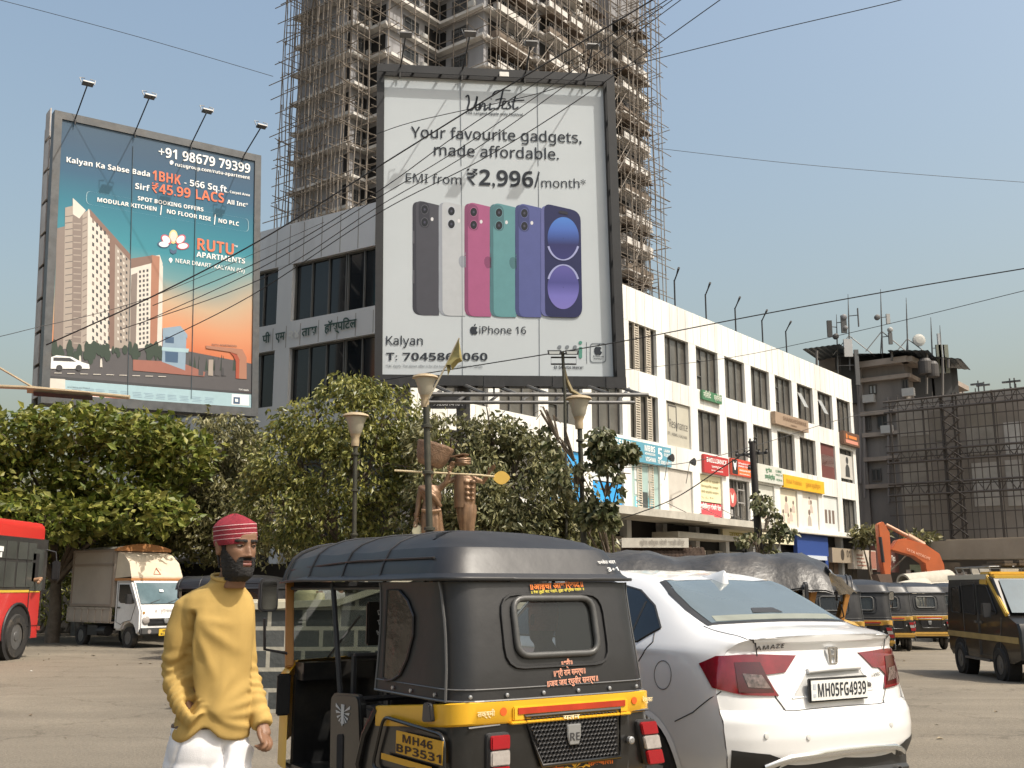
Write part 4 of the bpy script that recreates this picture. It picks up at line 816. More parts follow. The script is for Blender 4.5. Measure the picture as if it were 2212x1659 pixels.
m.build('walkway', GREYST, hc, world=True)
for a in (-2.6, -.3, 1.6, 3.1):
	m = MB(); c = PC.P(a, bb + .45, 1.15); m.pbox(PC, a - .28, a + .28, bb + .2, bb + .5, 1.0, 1.2); m.tube([PC.P(a, bb, 1.15), PC.P(a, bb + .25, 1.12)], .03, 6); m.build('uplighter', BLACK, hc, world=True)
m = MB()
for a in (-2.7, -1.0): m.tube([PC.P(a, -HC / 2, -.5), PC.P(a, -HC / 2 - 7.6, -.5)], .2, 12); m.tube([PC.P(a, HC / 2, -.55), PC.P(a, -HC / 2, -.55)], .1, 8)
m.build('support_post', GREYST, hc, world=True)
zb = crop(1250, 1300, .49729)
PM = Pl(PC.P(0, -HC / 2 - 1, .35), PC.u, PC.v); (a0, b1), (a1, b0) = PM.px(*zb(722, 352)), PM.px(*zb(1000, 470))
t = thing('owner_plate', 'small black plate reading MEDIAWISE hung under the phone hoarding', 'sign', tuple(PM.P(a0, b0)))
m = MB(); m.pbox(PM, a0, a1, b0, b1, 0, .05); m.build('panel', flat((.02, .02, .022)), t, world=True)
m = MB(); text_on(m, PM, 'MEDIAWISE', (a0 + .05, b0 + .36), (a1 - .06, b0 + .36), 0, .03, .06); text_on(m, PM, '9920014101', (a0 + .1, b0 + .08), (a1 - .1, b0 + .08), 0, .03, .06); m.build('lettering', flat((.42, .42, .42)), t, world=True)
PL_ = hoarding_plane(-11.971, 34, 12.074, .643, .0366); WL, HL = 6.677, 9.134
hl = thing('flats_hoarding', 'teal and orange hoarding selling apartments with two towers in a grey frame', 'billboard', tuple(PL_.P(0, -HL / 2 - 6)))
M_GFR = mat('grey_frame', (.085, .09, .095), .5, var=.25, scale=3, dirt=.3)
M_BFR_, M_BFR = M_BFR, M_GFR; hframe(PL_, WL, HL, 0, hl, .24, .24, .30, .26); M_BFR = M_BFR_
C1 = lambda x, y: PL_.px(*z1(x, y)); (L0, T0), (R0, B0) = (-WL / 2, HL / 2), (WL / 2, -HL / 2)
m = MB(); n = 24; yb0 = -HL / 2 + .72
for i in range(n):
	for j in range(n):
		x0, x1 = [L0 + (R0 - L0) * k / n for k in (i, i + 1)]; y0, y1 = [yb0 + (T0 - yb0) * k / n for k in (j, j + 1)]
		m.add([PL_.P(x0, y0), PL_.P(x1, y0), PL_.P(x1, y1), PL_.P(x0, y1)], [(0, 1, 2, 3)])
m.pbox(PL_, L0, R0, -HL / 2, HL / 2, -.2, -.004, 0)
po = m.build('poster', gradient('poster_sky', [(0, (.44, .11, .045)), (.10, (.58, .19, .09)), (.20, (.60, .28, .15)), (.30, (.50, .36, .24)), (.42, (.14, .28, .30)), (.54, (.03, .22, .28)), (.68, (.015, .15, .22)), (.80, (.018, .085, .16)), (.92, (.025, .07, .13)), (1, (.028, .07, .12))], PL_, 0, 1, .4), hl, world=True, weld=.0005, normals=False)
heights(po, PL_, yb0, T0)
for v, dct in zip(po.data.vertices, po.data.attributes['h'].data):
	q = (hl.matrix_basis @ v.co - PL_.o); dct.value += .06 * (-(q.dot(PL_.u)) / WL * 2) * .9 + .03 * math.sin(q.dot(PL_.u) * 1.3 + q.dot(PL_.v)) if q.dot(PL_.v) < 1 else 0
COLS = [WHT, flat((.72, .17, .08)), flat((.35, .50, .55)), flat((.05, .05, .055)), flat((.34, .29, .25)), flat((.62, .58, .52)), flat((.21, .17, .15)), flat((.20, .125, .10)), flat((.03, .05, .035)), flat((.30, .12, .09)), flat((.24, .33, .42)), flat((.36, .17, .11)), flat((.085, .08, .085)), flat((.05, .10, .18)), flat((.70, .58, .25)), flat((.5, .07, .12)), flat((.35, .07, .035))]
T = lambda s, p, q, c=0, b=.02, h=None: ('t', s, C1(*p), C1(*q), c, b, h)
L = [T('+91 98679 79399', (730, 412), (1152, 492), 0, .045, .36), T('rutugroup.com/rutu-apartment', (806, 458), (1150, 520)), T('Kalyan Ka Sabse Bada', (306, 440), (690, 508), 0, .035), T('1BHK', (702, 522), (832, 545), 1, .05, .36), T('- 566 Sq.ft.', (848, 545), (1052, 582), 0, .04), T('Carpet Area', (1058, 582), (1150, 598)),
     T('Sirf', (622, 562), (688, 575), 0, .03), T('₹45.99 LACS', (700, 580), (1032, 628), 1, .05, .36), T('All Inc*', (1045, 632), (1142, 648), 0, .03), T('SPOT BOOKING OFFERS', (634, 615), (936, 668), 0, .03), T('MODULAR KITCHEN', (448, 622), (720, 666), 0, .03), T('|', (738, 672), (742, 673)), T('NO FLOOR RISE', (768, 675), (970, 712), 0, .03), T('|', (986, 716), (990, 717)), T('NO PLC', (1006, 718), (1100, 735), 0, .03),
     T('RUTU', (908, 842), (1076, 868), 1, .07, .42), T('TM', (1078, 830), (1094, 833)), T('APARTMENTS', (904, 876), (1128, 908), 0, .04), T('NEAR DMART, KALYAN (W)', (808, 902), (1126, 950), 0, .01), T('RUTU APARTMENTS', (975, 1285), (1090, 1292), 7, .02), T('*T&C Apply', (1098, 1490), (1145, 1494))]
ink(L, COLS, po, PL_)
m = MB()
def P1(poly, c, d=.01): m.pprism(PL_, [C1(*q) for q in poly], -.003, d, c)
o = rrect([C1(398, 572), C1(1145, 702), C1(1145, 762), C1(396, 632)], .15); cc = Vector(C1(770, 665))
m.loft([[PL_.P(a, b, .012) for a, b in o], [PL_.P(*(cc + (Vector((a, b)) - cc) * Vector((.994, .94)).x), .012) for a, b in o]], True, 2)
P1([(262, 745), (300, 735), (300, 1290), (245, 1290)], 6, .008); P1([(300, 650), (338, 640), (338, 1300), (290, 1300)], 4, .010); P1([(335, 605), (392, 665), (392, 1300), (330, 1300)], 6, .012); P1([(335, 605), (395, 662), (365, 700), (335, 680)], 5, .013)
P1([(380, 680), (412, 655), (402, 1315), (372, 1310)], 4, .014); P1([(405, 655), (520, 785), (512, 1310), (398, 1312)], 5, .016); P1([(512, 790), (600, 870), (606, 1290), (500, 1305)], 4, .015); P1([(505, 770), (530, 795), (525, 1300), (498, 1300)], 7, .017)
P1([(412, 655), (600, 865), (600, 895), (415, 690)], 7, .018); P1([(600, 890), (735, 868), (748, 905), (742, 1290), (610, 1300)], 5, .017); P1([(600, 885), (700, 870), (700, 905), (602, 930)], 7, .019); P1([(697, 868), (735, 875), (722, 1290), (690, 1290)], 11, .018); P1([(735, 890), (750, 920), (745, 1290), (728, 1290)], 5, .019)
P1([(604, 960), (632, 950), (625, 1300), (600, 1300)], 6, .0185)
rw = random.Random(2)
for i in range(16):
	for j in range(5):
		x = 424 + j * 18; y = 700 + i * 36 + j * 18; s = .88 - .012 * j
		if y < 1290: P1([(x, y), (x + 9, y + 6), (x + 9, y + 22), (x, y + 18)], 3 if (i + j) % 4 else 6, .0185)
		x = 540 + j * 13; y = 812 + i * 31 + j * 12
		if j < 4 and y < 1270: P1([(x, y), (x + 7, y + 4), (x + 7, y + 15), (x, y + 13)], 3 if j % 2 else 5, .0172)
	for j in range(5):
		x = 640 + j * 17 - (0 if j < 3 else -12); y = 940 + i * 22 - j * 3
		if y < 1275 and not (690 < x < 722): P1([(x, y), (x + 9, y - 1), (x + 9, y + 11), (x, y + 12)], 12 if (i * j) % 3 else 3, .0195)
for i in range(20): P1([(300, 690 + i * 30), (334, 685 + i * 30), (334, 688 + i * 30), (300, 693 + i * 30)], 12, .0115); P1([(338, 720 + i * 29), (372, 722 + i * 29), (372, 727 + i * 29), (338, 725 + i * 29)], 4, .0125); P1([(380, 700 + i * 30), (400, 690 + i * 30), (400, 696 + i * 30), (380, 706 + i * 30)], 6, .0145)
P1([(240, 1290), (760, 1290), (1165, 1370), (1165, 1500), (228, 1435)], 12, .009)
for i in range(60):
	x = 240 + rw.random() * 500; y = 1300 + rw.random() * 40; s = 12 + rw.random() * 22; P1([(x + s * .5 * math.cos(t), y + s * (.9 if i % 3 else 1.6) * math.sin(t) - s * .3) for t in [k * .9 for k in range(7)]], 8, .0205 + i * .00002)
for i in range(14): x = 870 + rw.random() * 260; P1([(x - 8, 1400), (x, 1325 + rw.random() * 25), (x + 8, 1400)], 8, .012)
P1([(612, 1350), (830, 1362), (945, 1408), (940, 1428), (612, 1400)], 9, .022)
P1([(750, 1235), (858, 1240), (852, 1400), (745, 1360)], 10, .0225); P1([(750, 1205), (830, 1195), (862, 1235), (862, 1250), (748, 1240)], 10, .024); P1([(745, 1292), (870, 1300), (866, 1318), (745, 1308)], 2, .024); P1([(760, 1245), (800, 1247), (800, 1275), (760, 1272)], 13, .0245); P1([(760, 1312), (820, 1316), (818, 1365), (760, 1360)], 13, .0245); P1([(755, 1210), (835, 1204), (835, 1222), (755, 1228)], 10, .0247)
P1([(948, 1285), (1070, 1297), (1115, 1302), (1135, 1340), (1135, 1440), (1100, 1438), (1102, 1350), (1090, 1325), (1060, 1315), (948, 1298)], 11, .024); P1([(1058, 1315), (1095, 1330), (1102, 1355), (1100, 1438), (1085, 1436), (1086, 1360), (1075, 1335)], 16, .023)
for x in (915, 960, 990, 1020): P1([(x, 1350), (x + 22, 1350), (x + 20, 1425), (x - 2, 1423)], 12 if x != 960 else 4, .0232)
P1([(232, 1340), (260, 1330), (330, 1338), (372, 1360), (410, 1372), (412, 1392), (232, 1392)], 0, .025); P1([(245, 1340), (320, 1342), (350, 1360), (245, 1356)], 3, .027)
for x in (272, 362): P1([(x + 15 * math.cos(t), 1388 + 14 * math.sin(t)) for t in [k * .6 for k in range(11)]], 3, .028)
for i in range(9): P1([(250 + i * 60, 1410 + i * 2), (285 + i * 60, 1411 + i * 2), (283 + i * 60, 1414 + i * 2), (248 + i * 60, 1413 + i * 2)], 5, .0235)
for x, y in ((368, 1345), (465, 1360), (1025, 1400)): P1([(x - 5, y + 25), (x - 4, y - 8), (x, y - 16), (x + 4, y - 8), (x + 6, y + 25)], 5 if x != 1025 else 3, .0242)
for ang, ln, ww, c, c2 in ((90, 44, 17, 14, 5), (42, 38, 16, 15, 0), (138, 38, 16, 15, 0), (5, 40, 14, 15, 0), (175, 40, 14, 13, 0)):
	a = math.radians(ang); cx, cy = 798 + 42 * math.cos(a) * 1.05, 822 - 38 * math.sin(a) + (8 if ang < 20 else 0)
	for s, c_, d in ((1.18, c, .012), (.9, c2, .015)): P1([(cx + s * (ln * .62 * math.cos(t) * math.cos(a) - ww * math.sin(t) * math.sin(a)), cy - s * (ln * .62 * math.cos(t) * math.sin(a) + ww * math.sin(t) * math.cos(a))) for t in [k * math.pi / 9 for k in range(18)]], c_, d)
P1([(782, 838), (798, 848), (815, 840), (812, 858), (798, 864), (784, 856)], 13, .017)
P1([(786, 880), (792, 884), (795, 892), (786, 906), (777, 890), (780, 883)], 0, .012); P1([(790 + 9 * math.cos(t), 442 + 10 * math.sin(t)) for t in [k * .6 for k in range(11)]], 0, .012)
P1([(228, 1438), (1168, 1512), (1168, 1592), (228, 1490)], 2, .012); P1([(228, 1436), (300, 1440), (300, 1492), (228, 1488)], 5, .0135); P1([(1068, 1508), (1146, 1513), (1146, 1562), (1066, 1556)], 0, .0145); P1([(1075, 1522), (1105, 1524), (1104, 1555), (1074, 1553)], 13, .016); P1([(240, 1500), (1168, 1590), (1168, 1600), (240, 1512)], 0, .015)
P1([(228, 1424), (1168, 1502), (1168, 1512), (228, 1436)], 3, .013)
for i in range(4):
	for j in range(12):
		x = 330 + j * 55 + rw.random() * 10; y = 1478 + i * 7 + j * 4.2; P1([(x, y), (x + 40, y + 3), (x + 40, y + 5), (x, y + 2)], 10, .0155)
m.pprism(PL_, [C1(1082, 1530), C1(1096, 1531), C1(1096, 1545), C1(1082, 1544)], -.003, .018, 0)
m.build('poster_print', COLS, po, world=True, normals=False)
m = MB();
for x in (612, 905): m.pprism(PL_, [C1(x - 1, 300 + (x - 280) * .2), C1(x + 1, 300 + (x - 280) * .2), C1(x - 24, 1530), C1(x - 26, 1530)], -.003, .03, 0)
m.build('poster_seam', flat((.05, .08, .10)), po, world=True, normals=False)
ink([T('MAHA RERA No. P51700046512', (310, 1478), (412, 1484), 3, .0)], COLS, po, PL_, d=.014)
for bx_, hx_ in (((345, 218), (405, 78)), ((620, 280), (690, 138)), ((878, 338), (955, 205)), ((1120, 388), (1205, 275))):
	a, b = C1(*bx_); h = C1(*hx_); hlamp(PL_, a, HL / 2 + .1, 0, z1(*hx_), 0, 1.7, hl)
m = MB(); dpt = -1.35
for a in (-WL / 2 - .12, WL / 2 + .1):
	for d in (-.45, dpt): m.tube([PL_.P(a, -HL / 2 - .4, d), PL_.P(a, HL / 2 + .2, d)], .07, 6)
	k = -HL / 2
	while k < HL / 2 - .6: m.tube([PL_.P(a, k, -.45), PL_.P(a, k + 1.1, dpt), PL_.P(a, k + 1.1, -.45)], .045, 5); k += 1.1
m.build('truss', GREYST, hl, world=True)
m = MB(); m.pbox(PL_, -WL / 2 - .2, WL / 2 + .2, -HL / 2 - .2, HL / 2 + .1, dpt - .08, dpt - .03)
for y in np.arange(-HL / 2, HL / 2, 1.1): m.pbox(PL_, -WL / 2 - .2, -WL / 2 - .16, y, y + .98, dpt, -.75)
m.build('back_board', mat('dirty_white_sheet', (.45, .42, .40), .6, var=.2, scale=1, dirt=.5), hl, world=True)
m = MB()
for a in (-2, 2): m.tube([PL_.P(a, -HL / 2 + 1, -.8), PL_.P(a, -HL / 2 - 8, -.8)], .2, 10)
m.build('support_post', GREYST, hl, world=True)
# ---------------------------------------------------------------- auto-rickshaw: x forward, y left, z up, origin under the tail
M_VINYL = mat('black_vinyl', (.012, .012, .013), .45, var=.25, scale=3, bump=.14, bscale=7, spec=.6, dirt=.05)
M_VINYLF = mat('black_fabric', (.017, .017, .018), .55, var=.3, scale=5, bump=.1, bscale=10)
M_YEL = mat('taxi_yellow', (.72, .40, .02), .35, var=.05, scale=3, dirt=.12, coat=.3)
M_YELD = mat('dusty_yellow', (.46, .27, .05), .5, var=.12, scale=3, dirt=.35)
M_BODY = mat('black_paint', (.012, .012, .012), .3, var=.4, scale=6, dirt=.16, coat=.3)
M_PLAS = mat('hazy_plastic', (.045, .036, .028), .18, var=.4, scale=2, bump=.3, bscale=9)
M_RED = mat('red_lens', (.30, .006, .012), .12, var=.1, coat=.6); M_CLR = mat('clear_lens', (.36, .33, .31), .12, var=.15, scale=30, coat=.6)
M_BEZ = mat('grey_bezel', (.05, .05, .052), .4); M_CREAM = flat((.75, .62, .35), .5); M_ORG = flat((.62, .16, .02), .5); M_PINK = flat((.66, .30, .20), .5); M_SILV = mat('worn_silver', (.42, .43, .44), .35, .7, var=.15)
M_WIND = glassy('auto_glass', (.62, .66, .64), .8); M_REARG = glassy('rear_glass', (.50, .54, .54), .86)
YC = -.035; M_YEL_SHADE = mat('shaded_yellow_paint', (.36, .155, .025), .5, var=.1, dirt=.2)  # pillar yellow with its shade put into a duller orange
def hoodx(z):                                              # tail profile: how far forward the hood sits at height z
	pts = [(.5, 0), (.905, 0), (1.05, .016), (1.25, .052), (1.45, .098), (1.475, .102), (1.56, .155), (1.655, .215), (1.70, .35), (1.74, .52), (1.765, .66), (1.775, .8)]
	for (z0, x0), (z1, x1) in zip(pts, pts[1:]):
		if z <= z1: return x0 + (x1 - x0) * (z - z0) / (z1 - z0)
	return .8
def hoodw(z):
	pts = [(.5, .63), (.905, .625), (1.05, .612), (1.25, .60), (1.45, .605), (1.475, .612), (1.56, .59), (1.655, .54), (1.70, .48), (1.74, .38), (1.765, .24), (1.775, .02)]
	for (z0, x0), (z1, x1) in zip(pts, pts[1:]):
		if z <= z1: return x0 + (x1 - x0) * (z - z0) / (z1 - z0)
	return .02
REARY = [.30, .25, .22, .12, 0, -.12, -.22, -.25, -.30]
def uring(z, xs, grow=0.0, r=.16, sag=0.0, dx=0.0):
	"""U-shaped ring: left side from the front back, round the tail, right side forward"""
	x0 = hoodx(z) - grow + dx; wd = hoodw(z) + grow; r = min(r, wd * .5); P = []
	def side(sgn):
		out = []
		for x in xs:
			t = max(0, (x - 1.9) / .55); ww = wd * (1 - .10 * t * t); zz = z - (.05 * t * t) * (1 if z > 1.5 else .3)
			if sag and x > .9: ph = ((x - .9) / .47) % 1.0; zz -= sag * math.sin(ph * math.pi) ;
			out.append(Vector((x, sgn * ww, zz)))
		return out
	P += side(1)
	for k in range(6): a = math.pi / 2 * k / 5; P.append(Vector((x0 + r - r * math.sin(a), wd - r + r * math.cos(a), z)))
	for y in REARY: P.append(Vector((x0 - .012 * (1 - (y / .6) ** 2), y * min(1, (wd - r) / .33), z)))
	for k in range(6): a = math.pi / 2 * (1 - k / 5); P.append(Vector((x0 + r - r * math.sin(a), -(wd - r + r * math.cos(a)), z)))
	return P + side(-1)[::-1]
def hood_at(y, z, off=.0):                                 # point on the tail of the hood
	return Vector((hoodx(z) - .012 * (1 - (y / .6) ** 2) - off, y, z))
def make_auto(label, main=False, seat=True, top=M_VINYL, window=True):
	t = thing('auto_rickshaw', label, 'auto rickshaw')
	xs = [.86, .80, .72, .62, .52, .42, .33]; zs = [.895, .95, 1.04, 1.115, 1.20, 1.29, 1.385, 1.43, 1.475]
	if not window: zs = [.895, .95, 1.04, 1.115, 1.20, 1.29, 1.385, 1.43, 1.475]
	rings = [uring(z, xs) for z in zs]; n = len(rings[0]); m = MB(); vs = [p for r in rings for p in r]; fs = []
	i0 = len(xs) + 6 + 1; i1 = len(xs) + 6 + 7
	for i in range(len(zs) - 1):
		for j in range(n - 1):
			if window and i0 <= j < i1 and 3 <= i < 6: continue
			fs.append((i * n + j, i * n + j + 1, (i + 1) * n + j + 1, (i + 1) * n + j))
	m.add(vs, fs); cur = m.build('rear_curtain', M_VINYLF if not main else M_VINYL, t, smooth=50)
	m = MB(); m.tube(uring(.90, xs, .006), .006, 5); m.tube(uring(.955, xs, .003), .004, 4)
	for s in (1, -1): m.tube([(.865, s * hoodw(z), z) for z in zs], .008, 5); m.tube([(hoodx(z) + .10, s * (hoodw(z) + .002), z) for z in zs], .007, 5)
	m.build('piping', mat('grey_piping', (.09, .09, .09), .4), cur)
	if main:
		m = MB()
		for y in (.55, .34, .12, -.1, -.31, -.5): m.lathe(hood_at(y, .925, .004) , [(.010, 0), (.010, -.008), (.004, -.010)], 8, axis='x')
		for x in (.2, .45, .65): m.lathe((x, .628, .925), [(.010, 0), (.010, .008)], 8, axis='y')
		m.build('stud', M_SILV, cur)
	if window:
		m = MB(); loop = lambda a, b, z0, z1, off, r: [hood_at(y, z, off) for y, z in rrect([(a, z1), (b, z1), (b, z0), (a, z0)], r, 4)]
		m.tube(loop(.258, -.258, 1.108, 1.392, .010, .07), .017, 8, closed=True); fr = m.build('window_frame', mat('rubber_seal', (.07, .07, .068), .4, var=.2, scale=9), t, smooth=60)
		m = MB(); a = loop(.25, -.25, 1.115, 1.385, -.004, .05); m.add(a, [tuple(range(len(a)))]); m.build('pane', M_REARG, fr)
		m = MB(); m.tube(loop(.33, -.33, 1.05, 1.412, .004, .10), .009, 6, closed=True); m.build('curtain_welt', M_VINYL, t, smooth=60)
	xr = [2.42, 2.36, 2.25, 2.1, 1.98, 1.85, 1.7, 1.58, 1.45, 1.35, 1.25, 1.1, .98, .9, .84, .72, .6, .5]
	zt = [1.490, 1.498, 1.52, 1.57, 1.61, 1.645, 1.656, 1.68, 1.70, 1.72, 1.742, 1.76, 1.772, 1.776]
	rings = []
	for i, z in enumerate(zt):
		lo = .028 if i < 2 else .012; xx = [max(x, hoodx(z) + .02) for x in xr]
		rings.append(uring(z, xx, lo, .17 if i < 8 else .12, .012 if z > 1.5 else 0.0))
	m = MB(); m.loft(rings, False); top_o = m.build('roof_cover', top, t, smooth=21, weld=.0005)
	m = MB()
	m.tube(uring(1.491, xr, .03), .010, 6)
	for x in (.86, 1.36, 1.86): m.tube([(x, s_ * (hoodw(z) + .014), z) for s_, zz in ((1, zt[1:-1]), (-1, zt[1:-1][::-1])) for z in zz], .007, 5)
	f = [(2.425, sgn * (hoodw(z) + .012) * .895, z - (.048 if z > 1.5 else .015)) for sgn, zz in ((1, zt[:-1]), (-1, zt[:-1][::-1])) for z in zz]; m.tube(f, .016, 6)
	for s in (1, -1): m.tube([(x, s * (hoodw(1.6) + .018) * (1 - .1 * max(0, (x - 1.9) / .55) ** 2), 1.60 - .04 * max(0, (x - 1.3)) + .0) for x in (.3, .6, .86, 1.2, 1.5, 1.9, 2.3)], .007, 5)
	m.build('seam', M_VINYL, top_o, smooth=60)
	m = MB()
	for x in (.86, 1.36, 1.86, 2.36): m.tube([(x, s_ * (hoodw(z) - .02), z - .02) for s_, zz in ((1, zt[1:-2]), (-1, zt[1:-2][::-1])) for z in zz], .012, 6)
	for s in (1, -1): m.tube([(.4, s * .57, 1.45), (2.38, s * .54, 1.44)], .013, 6)
	m.build('roof_bow', BLACK, t)
	q = [(.77, 1.435), (.63, 1.43), (.54, 1.38), (.475, 1.30), (.475, 1.2), (.52, 1.08), (.585, .995), (.66, .965), (.73, .955), (.77, .97)]
	for s in (1, -1):
		m = MB(); P = [Vector((x, s * (hoodw(z) + .004), z)) for x, z in q]; m.prism(P, (0, s * .004, 0)); m.tube([p + Vector((0, s * .004, 0)) for p in P], .007, 5, 1, closed=True); m.build('quarter_window', [M_PLAS, M_VINYL], t)
	def tub(z, g, xs, slope=0.0): return [p + Vector((0, 0, -slope * max(0, p.x))) for p in uring(z, xs, g, .12)]
	xb = [.83, .7, .55, .4, .25]
	m = MB(); m.loft([tub(.79, .004, xb, .10), tub(.80, .012, xb, .10), tub(.895, .012, xb, .10), tub(.90, .0, xb, .10)], False); belt = m.build('belt', M_YEL if main else M_YELD, t, smooth=40)
	m = MB()
	lo = lambda z, g: uring(z, [.98, .85, .7, .55, .4, .25], g, .12)
	m.loft([lo(.30, -.10), lo(.34, -.02), lo(.42, .0), lo(.60, .008), lo(.74, .006), [p + Vector((0, 0, -.1 * max(0, p.x))) for p in lo(.80, .002)]], False)
	for s in (1, -1): m.tube([(.83, s * .63, .80), (.93, s * .65, .66), (1.0, s * .65, .5), (1.0, s * .6, .32)], .02, 6)
	m.build('tub', M_BODY, t, smooth=40)
	for s in (1, -1):                                     # rear wheel arch lips, mudguards, wheels
		m = MB(); m.tube([(.33 + .30 * math.cos(a), s * .652, .28 + .27 * math.sin(a)) for a in [math.pi * k / 10 for k in range(11)]], .022, 6); m.build('wheel_arch', M_BODY, t, smooth=60)
	def wheel(x, y, r=.205, w_=.10):
		m = MB(); m.lathe((x, y, r), [(r * .58, -w_ / 2), (r * .9, -w_ / 2), (r, -w_ * .3), (r, w_ * .3), (r * .9, w_ / 2), (r * .58, w_ / 2)], 24, axis='y', cap=False); wo = m.build('wheel', RUBBER, t, smooth=40)
		m = MB(); m.lathe((x, y, r), [(r * .6, -w_ * .42), (r * .5, -w_ * .2), (r * .2, -w_ * .35), (.01, -w_ * .4)], 16, axis='y'); m.lathe((x, y, r), [(r * .6, w_ * .42), (r * .5, w_ * .2), (r * .2, w_ * .35), (.01, w_ * .4)], 16, axis='y'); m.build('rim', GREYST, wo, smooth=50)
	wheel(.33, .53); wheel(.33, -.53); wheel(2.33, 0, .2)
	m = MB(); m.bx(-.045, .0, -.40 + YC, .37 + YC, .785, .80); m.bx(-.035, -.005, -.385 + YC, .35 + YC, .80, .868); m.build('hatch_band', M_YEL if main else M_YELD, t, bevel=.006)
	m = MB(); m.bx(-.04, -.034, -.36 + YC, .325 + YC, .832, .862); m.build('reflector_strip', mat('red_strip', (.40, .035, .012), .4, var=.2, scale=8), t)
	m = MB(); tz, bz = .812, .585
	m.add([(-.03, y, z) for y, z in ((.27 + YC, tz), (-.31 + YC, tz), (-.305 + YC, bz), (.19 + YC, bz))], [(0, 1, 2, 3)]); gp = m.build('engine_grille', DARK, t)
	m = MB(); pit = .024; row = 0; z = bz + .006
	while z < tz - .012:
		k = (z - bz) / (tz - bz); yl = (.19 + .08 * k) + YC; yr = -.305 + YC; y = yr + .012 + (pit / 2 if row % 2 else 0)
		while y < yl - .012:
			if main or True:
				o = [(-.036, y + .0135 * math.sin(a), z + .0135 * math.cos(a)) for a in [math.pi / 3 * k for k in range(6)]]; i_ = [(-.040, y + .0098 * math.sin(a), z + .0098 * math.cos(a)) for a in [math.pi / 3 * k for k in range(6)]]; b_ = [(-.032, y + .0098 * math.sin(a), z + .0098 * math.cos(a)) for a in [math.pi / 3 * k for k in range(6)]]
				if main: m.loft([o, i_, b_], True)
			y += pit
		z += pit * .87; row += 1
	if not main:
		for z in np.linspace(bz, tz, 9): m.bx(-.038, -.032, -.30 + YC, .22 + YC, z, z + .008)
	m.build('mesh', M_BEZ, gp)
	m = MB(); m.tube([(-.034, .285 + YC, tz + .008), (-.034, -.325 + YC, tz + .008), (-.034, -.32 + YC, bz - .008), (-.034, .18 + YC, bz - .008)], .011, 6, closed=True)
	m.build('grille_rim', M_BODY, gp, smooth=60)
	m = MB(); b = [(.045, .05), (-.045, .05), (-.042, -.01), (-.03, -.05), (.03, -.05), (.042, -.01)]
	m.prism([(-.042, YC - .01 + y, .715 + z) for y, z in b], (-.012, 0, 0)); m.build('badge', M_SILV, gp, bevel=.004)
	m = MB(); PT = Pl((-.055, YC - .01, .715), (0, -1, 0), (0, 0, 1)); text_on(m, PT, 'RE', (-.03, -.03), (.032, -.03), 0, .05, .001, h=.04)
	m.build('badge_lettering', M_BEZ, gp)
	for s, ya in ((1, .40), (-1, -.545)):
		pr = lambda y0, y1, z0, z1, d, sh=0: [(-d, ya + y0 + sh, z1), (-d, ya + y1 + sh, z1), (-d, ya + y1 + sh * 1.0 - s * -.0, z0), (-d, ya + y0, z0)]
		m = MB(); m.prism([(-.002, ya + y - (.0 if s > 0 else (.745 - z) * .25), z) for y, z in rrect([(.064, .752), (-.064, .752), (-.066, .515), (.062, .515)], .02, 3)], (-.03, 0, 0)); lamp = m.build('tail_lamp', M_BEZ, t, bevel=.004)
		for nm, z0, z1, mt in (('red_lens', .675, .742, M_RED), ('clear_lens', .600, .671, M_CLR), ('red_lens', .522, .596, M_RED)):
			m = MB(); sk = lambda z: -(.0 if s > 0 else (.745 - z) * .25)
			m.prism([(-.031, ya + y + sk(z), z) for y, z in rrect([(.055, z1), (-.055, z1), (-.055, z0), (.055, z0)], .012, 3)], (-.022, 0, 0)); m.build(nm, mt, lamp, bevel=.006)
	m = MB(); m.bx(-.09, -.02, -.66, .64, .40, .47); m.bx(-.085, -.03, -.62, .60, .36, .40); m.build('bumper', M_YEL if main else M_YELD, t, bevel=.012)
	m = MB(); m.lathe((-.025, -.43, .655), [(.02, 0), (.02, -.02), (.012, -.024)], 12, axis='x'); m.build('hatch_lock', M_SILV, t)
	m = MB()
	for a, b in (((-.008, .56, .78), (-.008, .38, .785)), ((-.008, -.45, .80), (-.008, -.58, .80)), ((-.004, .345, .79), (-.004, .335, .5)), ((-.004, -.44, .79), (-.004, -.43, .5))): m.tube([a, b], .006, 5)
	m.build('panel_seam', M_BEZ, t)
	m = MB()
	for s in (1, -1): m.prism([(x, s * .635, z) for x, z in rrect([(.26, .885), (.20, .885), (.175, .80), (.27, .79)], .015, 3)], (0, s * .03, 0))
	m.build('side_marker', M_BEZ, t, bevel=.006)
	for s in (1, -1):                                     # recessed side panel with painted number
		m = MB(); m.tube([(x, s * .655, z) for x, z in rrect([(.70, .775), (.06, .75), (.05, .50), (.82, .50)], .06, 4)], .010, 6, closed=True); m.build('side_panel', M_BODY, t, smooth=60)
	m = MB(); m.bx(.9, 2.3, -.58, .58, .30, .34); m.bx(.55, .95, -.58, .58, .34, .62); m.build('floor', M_BODY, t)
	m = MB()
	prof = lambda x, wd, zb, zt_: [(x, wd, zb), (x, wd, zt_ - .08), (x, wd * .9, zt_), (x, 0, zt_ + .02), (x, -wd * .9, zt_), (x, -wd, zt_ - .08), (x, -wd, zb)]
	m.loft([prof(2.16, .60, .30, .98), prof(2.30, .60, .32, .97), prof(2.46, .50, .42, .92), prof(2.56, .34, .50, .84), prof(2.60, .18, .56, .76)], False, 0, False, True)
	m.build('front_cowl', M_YEL if main else M_YELD, t, smooth=35)
	m = MB(); m.loft([prof(2.12, .57, .30, .96), prof(2.16, .57, .30, .96)], False, 0, True, True); m.bx(2.02, 2.16, -.56, .56, .86, .97); m.build('dashboard', M_BODY, t)
